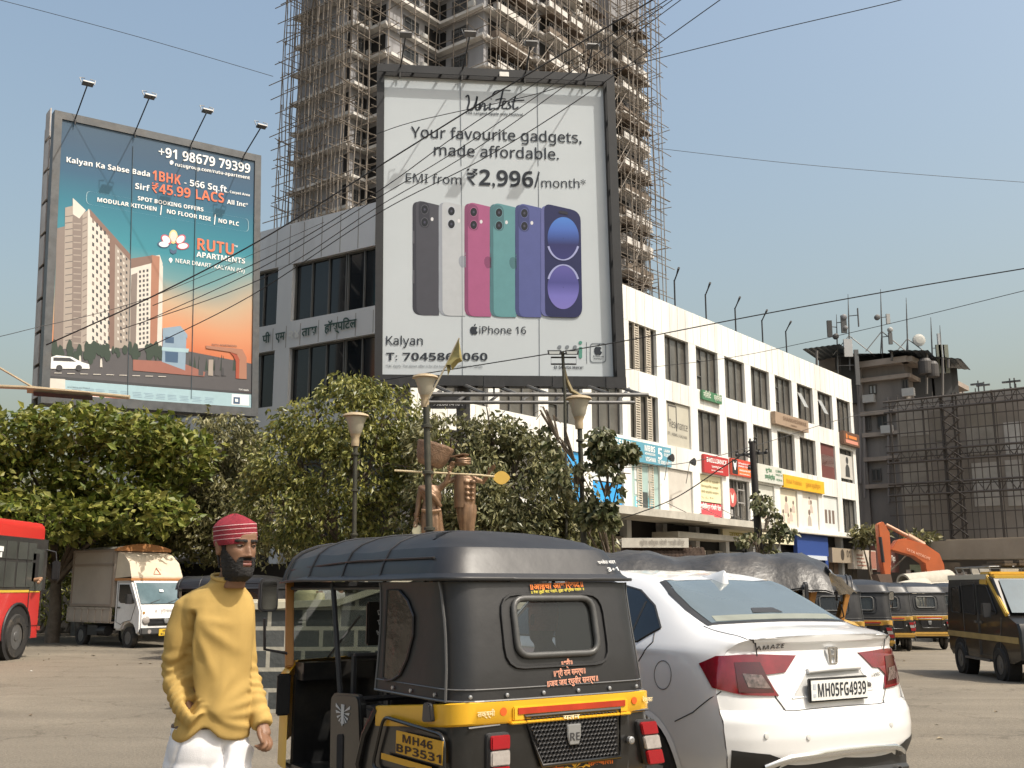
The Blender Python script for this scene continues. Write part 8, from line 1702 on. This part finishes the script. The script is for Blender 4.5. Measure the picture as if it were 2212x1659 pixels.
m = MB(); m.loft([circ(RI, 1.0), circ(.02, 1.02)], True); m.build('soil', flat((.14, .10, .06), .95), isl)
m = MB(); m.bx(-1.1, 1.5, -.9, .9, .9, 1.75); m.build('pedestal', M_STONE, isl); m = MB(); m.bx(-1.15, 1.55, -.95, .95, 1.75, 1.86); m.build('pedestal_top', M_CAP, isl)
t = thing('stone_ramp_wall', 'stepped basalt block wall with a pale sloping top seen through the near auto rickshaw', 'wall', (-2.3, 12.9, 0)); m = MB();
m.prism([(-1.2, 0, -.2), (1.8, 0, -.2), (1.8, 0, 1.62), (1.1, 0, 1.52), (.2, 0, 1.22), (-1.2, 0, 1.16)], (0, .5, 0)); m.build('wall', M_STONE, t); m = MB(); top_ = [(-1.25, 1.165), (.2, 1.225), (1.1, 1.525), (1.85, 1.63)]
m.loft([[Vector((x, -.05, z)) for x, z in top_], [Vector((x, -.05, z + .08)) for x, z in top_], [Vector((x, .55, z + .08)) for x, z in top_], [Vector((x, .55, z)) for x, z in top_]], False); m.build('coping', M_CAP, t)
# ---------------------------------------------------------------- lamps, poles, flag
M_POLE = mat('green_black_pole', (.045, .045, .032), .55, .2, var=.3, scale=3, dirt=.35)
M_BOWL = mat('frosted_bowl', (.36, .33, .26), .3, var=.08, dirt=.2); M_LID = mat('lamp_lid', (.36, .28, .175), .6, var=.15, dirt=.3)
def street_lamp(u, vt, Y, label, vb=None, ub=None):
	k = Y / 2292; tp_ = at(u, vt, Y); g = gz(tp_.x, Y); sc = Y / 20.5; bx0 = tp_.x if ub is None else at(ub, HZ, Y).x
	t = thing('street_lamp', label, 'street lamp', (bx0, Y, g), 0, 'bowl lamps on the traffic island'); h = tp_.z - g; dx = tp_.x - bx0; L = lambda f: Vector((dx * f, 0, h * f))
	m = MB(); m.tube([L(0), L(.5)], .062, 12); m.tube([L(.5), L(.5) + (L(1) - L(.5)) * (1 - .62 * sc / (h * .5))], .050, 12); m.build('pole', M_POLE, t, smooth=60)
	m = MB()
	for f in (.03, .34, .5, .68, .83): m.lathe(L(f), [(.055, -.03), (.085, -.02), (.085, .02), (.055, .03)], 12)
	m.lathe(L(0), [(.14, -.1), (.14, .06), (.07, .3)], 12); m.build('collar', M_POLE, t, smooth=30)
	m = MB(); c = L(1) ; m.lathe(c, [(r * sc, z * sc) for r, z in ((.075, -.66), (.085, -.56), (.075, -.50), (.11, -.42))], 20); m.build('neck', M_LID, t, smooth=40)
	m = MB(); m.lathe(c, [(r * sc, z * sc) for r, z in ((.10, -.42), (.135, -.36), (.165, -.22), (.215, -.08), (.22, -.06))], 24); m.build('bowl', M_BOWL, t, smooth=50)
	m = MB(); m.lathe(c, [(r * sc, z * sc) for r, z in ((.225, -.08), (.265, -.065), (.25, -.03), (.17, .0), (.05, .015), (.001, .02))], 24); m.build('lid', M_LID, t, smooth=50); return t
street_lamp(919, 810, 15.6, 'tall bowl street lamp in front of the fisherwoman statue', ub=940)
street_lamp(1250, 856, 21.0, 'bowl street lamp at the right below the phone hoarding', ub=1268); street_lamp(769, 893, 22.5, 'shorter bowl street lamp at the left of the statues', ub=766)
zf = crop(1400, 700, .48216); FY = 15.5; fp = lambda x, y, dy=0: at(*zf(x, y), FY + dy)
t = thing('flag', 'small olive yellow flag on a thin stick tied to the tall lamp', 'flag', tuple(fp(430, 1640)))
m = MB(); m.tube([fp(430, 1650), fp(560, 1400), fp(668, 1178)], .014, 6); m.build('stick', flat((.38, .33, .24)), t, world=True)
m = MB(); A = [(668, 1180), (640, 1235), (612, 1290), (582, 1345), (563, 1385)]; B = [(665, 1200), (668, 1260), (672, 1330), (640, 1345), (600, 1385)]; C_ = [(670, 1215), (682, 1280), (693, 1358), (660, 1372), (612, 1430)]
m.loft([[fp(*a, .0) for a in A], [fp(*b, -.12) for b in B], [fp(*c, .03) for c in C_]], False); m.loft([[fp(563, 1380), fp(600, 1382)], [fp(575, 1430, -.06), fp(603, 1420)], [fp(580, 1472), fp(594, 1440, .05)]], False); m.build('cloth', mat('olive_cloth', (.30, .25, .09), .8, var=.3, scale=8), t, world=True, smooth=60)
FY2 = 22.5; fq = lambda x, y, dy=0: at(*zf(x, y), FY2 + dy)
t = thing('floodlight_pole', 'thin pole with two floodlights on a rectangular bracket before the phone hoarding', 'floodlight pole', (fq(1490, 1640).x, FY2, gz(1, FY2)))
m = MB(); m.tube([(fq(1490, 1640).x, FY2, -.2), fq(1490, 1640), fq(1472, 1285)], .035, 8); m.build('pole', M_POLE, t, world=True)
m = MB(); m.tube([fq(1382, 1328), fq(1578, 1328), fq(1578, 1380), fq(1382, 1380)], .02, 6, closed=True); m.tube([fq(1400, 1300), fq(1560, 1300)], .02, 6); m.build('bracket', BLACK, t, world=True)
for x in (1408, 1545):
	m = MB(); m.add([fq(x + a * 55, y, b) for b in (-.12, .1) for a, y in ((-1, 1272), (1, 1272), (.9, 1308), (-.9, 1308))], [(0, 1, 2, 3), (7, 6, 5, 4), (0, 4, 5, 1), (1, 5, 6, 2), (2, 6, 7, 3), (3, 7, 4, 0)]); fl_ = m.build('floodlight', BLACK, t, world=True); m = MB(); m.add([fq(x + a * 42, y, -.125) for a, y in ((-1, 1280), (1, 1280), (.9, 1301), (-.9, 1301))], [(0, 1, 2, 3)]); m.build('lens', flat((.45, .47, .46), .2), fl_, world=True)
m = MB(); m.tube([fq(1478, 1400, .1), fq(1500, 1500, .15), fq(1540, 1590, .2), fq(1640, 1640, .2)], [.04, .05, .06, .03], 6); m.build('rag', mat('brown_rag', (.22, .18, .10), .9, var=.3), t, world=True, smooth=60)
ez = crop(2250, 1550, .33906); EY = 38.0; ep = lambda x, y, dy=0: at(*ez(x, y), EY + dy); t = thing('utility_pole', 'dark leaning utility pole with a cross arm before the shop boards', 'utility pole', (ep(1755, 1480).x, EY, gz(8, EY)))
m = MB(); b_ = ep(1770, 1622); m.tube([Vector((b_.x + .05, EY, -.2)), b_, ep(1680, 315)], [.15, .15, .11], 10); m.build('pole', mat('tarred_pole', (.018, .015, .014), .7, var=.3), t, world=True, smooth=60)
m = MB(); m.beam(ep(1500, 465), ep(1850, 435), .09, .09); m.beam(ep(1640, 320), ep(1720, 318), .07, .07); m.tube([ep(1690, 500), ep(1600, 460)], .03, 5); m.build('cross_arm', BLACK, t, world=True)
for x, y in ((1510, 455), (1600, 445), (1760, 430), (1840, 425), (1650, 600), (1660, 310), (1710, 308)): m = MB(); c = ep(x, y, -.05); m.lathe(c, [(.05, -.08), (.06, 0), (.03, .06), (.05, .1)], 8); m.build('insulator', BLACK, t, world=True)
t = thing('tube_light_arm', 'cream coloured lamp arm with two long fittings crossing the left edge', 'lamp', tuple(at(-60, HZ, 18))); LY = 18
m = MB(); m.tube([at(-120, 830, LY), at(70, 838, LY), at(280, 858, LY)], .035, 8); m.tube([at(-120, 730, LY), at(0, 795, LY), at(70, 836, LY)], .02, 6); m.build('arm', M_LID, t, world=True)
for a, b, v0, v1, dv in ((58, 195, 837, 848, 12), (72, 200, 846, 856, 9)): m = MB(); m.add([at(a, v0, LY - .2), at(b, v1, LY - .2), at(b, v1 + dv, LY - .1), at(a, v0 + dv, LY - .1), at(a, v0 - 2, LY + .25), at(b, v1 - 2, LY + .25), at(b, v1 + dv, LY + .2), at(a, v0 + dv, LY + .2)], [(0, 1, 2, 3), (7, 6, 5, 4), (0, 4, 5, 1), (1, 5, 6, 2), (2, 6, 7, 3), (3, 7, 4, 0)]); m.build('fitting', M_LID if dv == 12 else BLACK, t, world=True)
m = MB(); m.tube([at(-120, 830, LY), Vector((at(-120, 830, LY).x, LY, -.2))], .07, 8); m.build('pole', M_POLE, t, world=True)
# ---------------------------------------------------------------- overhead cables
def cable(pts, r, label, group='overhead cables', Y0=20, Y1=20):
	P3 = [at(u, v, Y0 + (Y1 - Y0) * i / (len(pts) - 1)) for i, (u, v) in enumerate(pts)]; c = cr1(P3, 8); m = MB(); m.tube(c, r, 5, cap=False); o = m.build('overhead_cable', BLACK, None, normals=False, smooth=80); tag(o, label, 'cable', group); return o
LX = 'thin black overhead cable slanting down left across the phone hoarding'
cable([(1460, -32), (1409, 0), (1213, 117), (1034, 225), (814, 362), (560, 520), (330, 640), (100, 745)], .017, 'thickest black cable slanting across the phone hoarding to the flats hoarding', Y0=19, Y1=24)
cable([(1490, -36), (1440, 0), (1030, 262), (810, 418), (570, 560), (330, 660)], .011, LX, Y0=19, Y1=24); cable([(1500, -36), (1452, 0), (1040, 290), (812, 430), (570, 575), (300, 700)], .010, LX, Y0=19, Y1=24); cable([(1520, -36), (1470, 0), (1060, 300), (814, 448), (570, 600), (260, 712)], .010, LX, Y0=19, Y1=24)
cable([(1610, -40), (1555, 0), (1250, 215), (1040, 345), (818, 460), (540, 640), (300, 760)], .011, 'thin cable slanting lowest across the phone hoarding and the flats hoarding', Y0=19, Y1=24)
cable([(2000, -25), (1945, 0), (1640, 72), (1330, 150), (1150, 205), (905, 260), (812, 290)], .011, 'single cable rising to the right edge of the sky above the tower', Y0=21, Y1=27)
cable([(2330, 560), (2212, 580), (1960, 622), (1640, 680), (1340, 738), (1100, 778), (820, 822)], .014, 'thick dark cable crossing the right sky just over the white parapet', Y0=20, Y1=26)
cable([(2330, 600), (2212, 628), (1960, 690), (1750, 738), (1560, 775), (1340, 800)], .010, 'thinner cable crossing the right sky below the thick one', Y0=24, Y1=40)
cable([(1400, 318), (1700, 352), (2000, 378), (2330, 402)], .008, 'faint cable crossing the open sky right of the tower', Y0=30, Y1=30); cable([(-60, -12), (0, 0), (300, 80), (590, 165)], .010, 'faint cable crossing the top left corner of the sky', Y0=30, Y1=32)
cable([(-60, 740), (60, 712), (330, 640), (700, 480)], .009, 'thin cable rising from the left edge across the flats hoarding', Y0=24, Y1=30)
cable([(1620, 972), (1560, 1010), (1450, 1080), (1320, 1128)], .022, 'sagging service cable from the utility pole down to the canopy', Y0=38, Y1=42); cable([(1300, 1012), (1480, 1000), (1640, 960), (1860, 895), (2060, 872)], .016, 'thin service cable strung along the white facade past the pole', Y0=41, Y1=60)
# ---------------------------------------------------------------- hut, low sign and shed
hy = 36.0; hut = thing('tiled_kiosk', 'low kiosk with a scalloped brown tile roof and white fascia before the canopy', 'kiosk', tuple(at(1420, HZ, hy))); h0, h1 = at(1345, 1200, hy), at(1520, 1200, hy)
m = MB();
for i in range(6):
	z = at(1400, 1184 + 7 * i, hy).z;
	for j in range(22): x = h0.x + (h1.x - h0.x) * j / 22; m.lathe((x, hy - .5 - .12 * i, z - .06), [(.075, 0), (.075, .32)], 8, axis='y')
m.build('tile_roof', mat('dark_tile', (.09, .06, .045), .85, var=.4, scale=4, dirt=.3), hut, world=True, smooth=60)
m = MB(); m.bx(h0.x, h1.x, hy - .4, hy + 2.4, -.3, at(1400, 1190, hy).z); m.build('wall', flat((.25, .21, .16)), hut, world=True)
m = MB(); a, b = at(1343, 1183, hy - .7), at(1487, 1170, hy - .7); m.bx(a.x, b.x, hy - .75, hy - .6, a.z, b.z + .12); m.bx(a.x, b.x, hy - .6, hy + 1.6, b.z - .0, b.z + .1); fa = m.build('fascia', mat('white_fascia', (.58, .55, .48), .6, var=.1, dirt=.3), hut, world=True)
m = MB(); text_on(m, Pl((a.x, hy - .76, a.z), (1, 0, 0), (0, 0, 1)), 'व्हेज कॉर्नर पोळी भाजी केंद्र', (.6, .1), (2.1, .1), 0, .02, .004, h=.14); m.build('lettering', flat((.35, .32, .28)), fa, world=True, normals=False)
shd = thing('grey_shed', 'dark open shed with a pale grey tin roof edge behind the man', 'shed', tuple(at(430, HZ, 32.5))); m = MB(); a, b = at(385, 1200, 32.5), at(640, 1180, 32.5)
m.bx(a.x, b.x, 32.6, 36, -.3, a.z - .25); m.build('wall', DARK, shd, world=True); m = MB(); m.add([(a.x - .2, 32.0, a.z - .3), (b.x, 32.0, b.z + .1), (b.x, 36, b.z + .9), (a.x - .2, 36, a.z + .6), (a.x - .2, 32.0, a.z - .2), (b.x, 32.0, b.z + .2), (b.x, 36, b.z + 1.0), (a.x - .2, 36, a.z + .7)], [(3, 2, 1, 0), (4, 5, 6, 7), (0, 1, 5, 4), (1, 2, 6, 5), (2, 3, 7, 6), (3, 0, 4, 7)]); m.build('roof', flat((.30, .29, .28)), shd, world=True)
wl = MB(); wl.bx(-40, -2.2, 35.2, 35.5, -.3, 2.2); o = wl.build('shade_wall', flat((.05, .045, .04), .9), None); tag(o, 'dark wall added behind the trees at the left to stand for the shade under them', 'wall')  # near-black wall added to stand for the shade under the trees
# ---------------------------------------------------------------- people glimpsed in and behind vehicles
def seated(label, pos, az, shirt, hair=M_HAIR):
	J = dict(pelvis=(0, 0, .10), chest=(0, .03, .45), neck=(0, .02, .60), head=(0, -.02, .66), sr=(-.19, .03, .50), er=(-.25, -.05, .25), hr=(-.15, -.28, .18), sl=(.19, .03, .50), el=(.25, -.05, .25), hl=(.15, -.28, .18), kr=(-.11, -.42, .10), fr=(-.11, -.45, -.3), kl=(.11, -.42, .10), fl=(.11, -.45, -.3), yaw=0)
	b, V, hm_ = figure(None, J, [M_SKIN]); b.matrix_basis = Matrix.Translation(pos) @ Matrix.Rotation(az, 4, 'Z'); tag(b, label, 'person')
	m = MB(); m.loft([oval((0, .02, z), rx, ry, 0) for z, rx, ry in ((.0, .19, .14), (.25, .185, .135), (.42, .205, .135), (.52, .20, .11), (.57, .10, .08))], True, 0, True, True)
	for s in (1, -1): m.tube([(s * .18, .03, .51), (s * .25, -.05, .26), (s * .20, -.17, .21)], [.075, .062, .05], 10)
	remesh(m, .015, 1).build('shirt', shirt, b, smooth=80)
	p = shell(head_patch(lambda c, a: (ang(a) > 1.4 and c.z > .07) or c.z > .195, .008, .8), .008); p.xf(hm_); p.build('hair' if hair is M_HAIR else 'head_scarf', hair, b, smooth=70); return b
WM = auto.matrix_basis; M_SHAWL = mat('red_brown_shawl', (.75, .28, .18), .8, var=.3, scale=6)
pz = WM @ Vector((.66, -.37, .50)); seated('passenger with a reddish shawl seen through the back window of the near auto', pz, TH + math.pi / 2, M_SHAWL, M_SHAWL)
pz = van.matrix_basis @ Vector((1.22, -.38, .66)); seated('passenger in a pale blue shirt at the open side window of the taxi van', pz, VAZ + math.pi / 2 , flat((.36, .40, .50)))
def standing(label, pos, az, shirt, pants):
	J = dict(pelvis=(0, 0, .92), chest=(0, .0, 1.28), neck=(0, 0, 1.44), head=(0, -.02, 1.50), sr=(-.20, 0, 1.36), er=(-.25, .02, 1.10), hr=(-.24, -.06, .86), sl=(.20, 0, 1.36), el=(.25, .02, 1.10), hl=(.24, -.06, .86), kr=(-.10, -.02, .50), fr=(-.11, 0, .06), kl=(.10, -.02, .50), fl=(.11, 0, .06), yaw=0)
	b, V, hm_ = figure(None, J, [M_SKIN]); b.matrix_basis = Matrix.Translation(pos) @ Matrix.Rotation(az, 4, 'Z'); tag(b, label, 'person'); m = MB()
	m.loft([oval((0, 0, z), rx, ry, 0) for z, rx, ry in ((.80, .20, .14), (1.0, .19, .135), (1.25, .205, .135), (1.38, .19, .11), (1.44, .09, .08))], True, 0, True, True)
	for s in (1, -1): m.tube([(s * .19, 0, 1.37), (s * .25, .02, 1.10), (s * .25, -.02, .98)], [.072, .06, .052], 10)
	remesh(m, .016, 1).build('shirt', shirt, b, smooth=80); m = MB(); m.loft([oval((0, 0, z), .17, .125, 0) for z in (.95, .82)], True, 0, True, True)
	for s in (1, -1): m.tube([(s * .09, 0, .88), (s * .10, -.02, .5), (s * .11, 0, .06)], [.095, .075, .06], 12)
	remesh(m, .016, 1).build('trousers', pants, b, smooth=80); p = shell(head_patch(lambda c, a: (ang(a) > 1.4 and c.z > .07) or c.z > .195, .008, .8), .008); p.xf(hm_); p.build('hair', M_HAIR, b, smooth=70); return b
q = at(665, HZ, 13.6); standing('bystander in a pale yellow shirt seen through the near auto rickshaw', Vector((q.x, 13.6, 0)), R(150), flat((.55, .50, .30)), flat((.2, .2, .22)))
q = at(704, HZ, 14.4); standing('bystander in a grey shirt seen through the near auto rickshaw', Vector((q.x, 14.4, 0)), R(20), flat((.42, .40, .40)), flat((.06, .06, .08)))
# ---------------------------------------------------------------- trees
def leaves(blobs, n, size, seed, asp=.45, droop=.5, gap=.15, freq=1.1):
	rn = np.random.RandomState(seed); out_v = []; out_f = []; wts = np.array([(b[1][0] * b[1][1] + b[1][0] * b[1][2] + b[1][1] * b[1][2]) for b in blobs]); wts = wts / wts.sum(); k = 0; tries = 0
	while k < n and tries < n * 6:
		tries += 1; b = blobs[rn.choice(len(blobs), p=wts)]; d = rn.normal(size=3); d /= np.linalg.norm(d); rr = rn.uniform(.35, 1.0) ** .45 * (1 + .10 * rn.normal())
		p = Vector(b[0]) + Vector((d[0] * b[1][0] * rr, d[1] * b[1][1] * rr, d[2] * b[1][2] * rr))
		nz = noise.noise(p * freq) + .55 * noise.noise(p * freq * 2.7 + Vector((7, 3, 1)))
		if nz < -gap * 1.6: continue
		if p.z < .35: continue
		s = size * rn.uniform(.65, 1.3); ax = Vector((d[0] * .6 + rn.normal() * .6, d[1] * .6 + rn.normal() * .6, -droop + rn.normal() * .5)).normalized(); sd = ax.cross(Vector(rn.normal(size=3))).normalized(); nn = sd.cross(ax)
		bidx = len(out_v); out_v += [p, p + ax * s * .45 + sd * s * asp * .5 + nn * s * .10, p + ax * s, p + ax * s * .45 - sd * s * asp * .5 + nn * s * .10]; out_f += [(bidx, bidx + 1, bidx + 2), (bidx, bidx + 2, bidx + 3)]; k += 1
	return out_v, out_f
def tree(label, blobs_px, n, size, mt, seed, trunk, name='leafy_tree', lb=1.0, **kw):
	B = []
	for u, v, Y, ru, rv in blobs_px: k = Y / 2292; B.append((at(u, v, Y), (ru * k, max(ru, rv) * k * .75, rv * k)))
	bx_, Yt = trunk; base = Vector((at(bx_, HZ, Yt).x, Yt, 0)); base.z = gz(base.x, base.y); t = thing(name, label, 'tree', tuple(base)); V_, F_ = leaves(B, n, size, seed, **kw); m = MB(); m.v = V_; m.f = F_; m.m = [0] * len(F_); m.build('crown', mt, t, world=True, normals=False)
	m = MB(); rn = random.Random(seed); fork = base + Vector((0, 0, 1.6)); m.tube([base - Vector((0, 0, .3)), base + Vector((.05, 0, .8)), fork], [.22 * lb, .17 * lb, .14 * lb], 9)
	for c, r in B:
		mid = fork.lerp(c, .5) + Vector((rn.gauss(0, .2), rn.gauss(0, .2), .1)); m.tube([fork, mid, c], [.10 * lb, .06 * lb, .025 * lb], 6)
		for q in range(5): e = c + Vector((rn.gauss(0, .5) * r[0], rn.gauss(0, .5) * r[1], rn.gauss(0, .5) * r[2])); m.tube([c.lerp(mid, .3), c.lerp(e, .5) + Vector((0, 0, .1)), e], [.03, .02, .008], 5)
	m.build('trunk', M_BARK, t, world=True, smooth=60); return t
M_BARK = mat('bark', (.12, .095, .07), .9, var=.3, scale=6, bump=.6, bscale=20)
LA = leafmat('almond_leaf', [(0.056, 0.081, 0.013), (0.112, 0.146, 0.022), (0.190, 0.213, 0.036), (0.291, 0.280, 0.067), (0.078, 0.095, 0.018)]); LB = leafmat('dusty_leaf', [(0.065, 0.072, 0.029), (0.143, 0.137, 0.055), (0.247, 0.227, 0.104), (0.078, 0.078, 0.031), (0.364, 0.332, 0.169)], .2, .38); LC = leafmat('olive_leaf', [(0.050, 0.069, 0.018), (0.125, 0.138, 0.030), (0.225, 0.219, 0.050), (0.325, 0.312, 0.088), (0.062, 0.077, 0.022)], .25, .38); LD = leafmat('grey_olive_leaf', [(0.058, 0.065, 0.026), (0.130, 0.130, 0.052), (0.234, 0.221, 0.098), (0.078, 0.085, 0.031), (0.351, 0.325, 0.169)], .2, .38); LE = leafmat('heart_leaf', [(.03, .04, .016), (.07, .082, .03), (.15, .15, .07), (.26, .25, .14)], .2)
tree('bright green broad leaved tree at the left edge under the flats hoarding', [(30, 945, 28, 110, 70), (170, 925, 28, 120, 58), (300, 945, 28, 110, 62), (60, 1050, 28.5, 150, 70), (240, 1040, 28.5, 150, 70), (-60, 1000, 28, 90, 110), (380, 985, 28.5, 90, 70), (100, 1120, 27.6, 150, 55), (290, 1105, 27.8, 130, 55), (-20, 1110, 27.6, 90, 70)], 12500, .25, LA, 1, (120, 29.5), asp=.55, droop=.15, gap=.22, freq=.9)
tree('dark shaded tree mass behind the delivery truck', [(100, 1150, 30.2, 190, 70), (300, 1130, 30.2, 170, 70), (60, 1140, 31, 200, 75), (250, 1140, 31, 190, 75), (430, 1130, 31, 150, 85), (150, 1215, 32, 260, 50)], 11000, .22, LC, 2, (300, 32), asp=.5, droop=.3)
tree('dusty olive tree with hanging leaves between the truck and the man', [(470, 960, 30, 110, 70), (420, 1050, 30, 110, 80), (520, 1060, 30, 110, 90), (360, 970, 30.4, 90, 60), (480, 1150, 30, 110, 70), (590, 1130, 29, 90, 90), (400, 1130, 30.5, 80, 70)], 14000, .175, LB, 3, (520, 31), droop=.7, gap=.09)
tree('tall yellowish olive tree with its top before the dark grey wing', [(760, 850, 24, 80, 48), (700, 920, 24, 120, 70), (830, 900, 24, 110, 75), (640, 1000, 24, 120, 90), (770, 1010, 23.7, 150, 100), (900, 980, 24, 90, 90), (680, 1110, 24, 140, 80), (850, 1110, 24, 120, 80), (600, 1080, 24.5, 90, 90)], 19000, .135, LC, 4, (760, 24.6), droop=.75, gap=.08)
tree('grey olive tree behind the statues and under the phone hoarding', [(960, 960, 23, 100, 70), (1060, 950, 23, 90, 62), (1120, 1000, 23, 110, 80), (1000, 1060, 22.6, 130, 90), (1140, 1080, 22.6, 130, 90), (1210, 1060, 23, 80, 100), (1060, 1140, 22.6, 150, 70), (1230, 1140, 23, 90, 60), (940, 1120, 22.8, 90, 70), (1290, 1170, 23.4, 40, 40), (1180, 1170, 22.4, 90, 50)], 20000, .150, LD, 5, (1090, 23.4), droop=.75, gap=.08)
tree('thin heart leaved tree with drooping sprays beside the right bowl lamp', [(1180, 900, 20.6, 36, 30), (1215, 950, 20.6, 40, 36), (1300, 960, 20.4, 30, 40), (1350, 975, 20.4, 30, 24), (1310, 1040, 20.4, 40, 46), (1240, 1030, 20.6, 50, 40), (1290, 1110, 20.6, 46, 40)], 1900, .15, LE, 6, (1330, 21.6), name='heart_leaved_tree', lb=.3, asp=.75, droop=1.0, gap=.05)
tree('small heart leaved sapling growing on the dark utility pole', [(1645, 1085, 37.6, 22, 34), (1660, 1125, 37.6, 30, 30), (1690, 1150, 37.6, 30, 20), (1630, 1165, 37.6, 40, 24), (1650, 1195, 37.6, 40, 18)], 480, .22, LE, 7, (1645, 37.5), name='sapling', lb=.3, asp=.75, droop=1.0, gap=.02)
tree('distant dusty bush beside the excavator arm', [(1880, 1150, 68, 36, 22), (1990, 1168, 68, 40, 20), (1860, 1165, 68, 20, 16)], 900, .45, LB, 8, (1885, 68), name='bush')
t = thing('hedge', 'low dark hedge along the dark shade wall behind the bus and truck', 'hedge', (-14, 34.5, 0)); B = [(Vector((x, 34.2, .9)), (1.6, .7, 1.1)) for x in np.arange(-26, -3, 1.6)]; V_, F_ = leaves(B, 7000, .2, 9, gap=.4); m = MB(); m.v = V_; m.f = F_; m.m = [0] * len(F_); m.build('foliage', LC, t, world=True, normals=False)
# ---------------------------------------------------------------- dry leaves and scraps on the road
rn = random.Random(12); m = MB()
for i in range(170):
	x, y = rn.uniform(-13, 11), rn.uniform(3.5, 29)
	if i % 3 == 0: x, y = rn.uniform(-12, -4), rn.uniform(20, 30)
	s = rn.uniform(.012, .045) * (1.6 if i % 17 == 0 else 1); a = rn.uniform(0, 6.3); z = gz(x, y) + .006; c, d = math.cos(a) * s, math.sin(a) * s
	m.add([(x - c, y - d, z), (x + d * .5, y - c * .5, z + s * rn.uniform(.1, .6)), (x + c, y + d, z + s * .1), (x - d * .5, y + c * .5, z + s * rn.uniform(0, .5))], [(0, 1, 2), (0, 2, 3)], 0 if i % 17 else 1)
o = m.build('road_litter', [leafmat('dry_leaf', [(.06, .045, .025), (.14, .10, .05), (.22, .17, .09)], .1), flat((.5, .5, .47))], None, normals=False); tag(o, 'scattered dry leaves and paper scraps on the road', 'litter', kind='stuff')
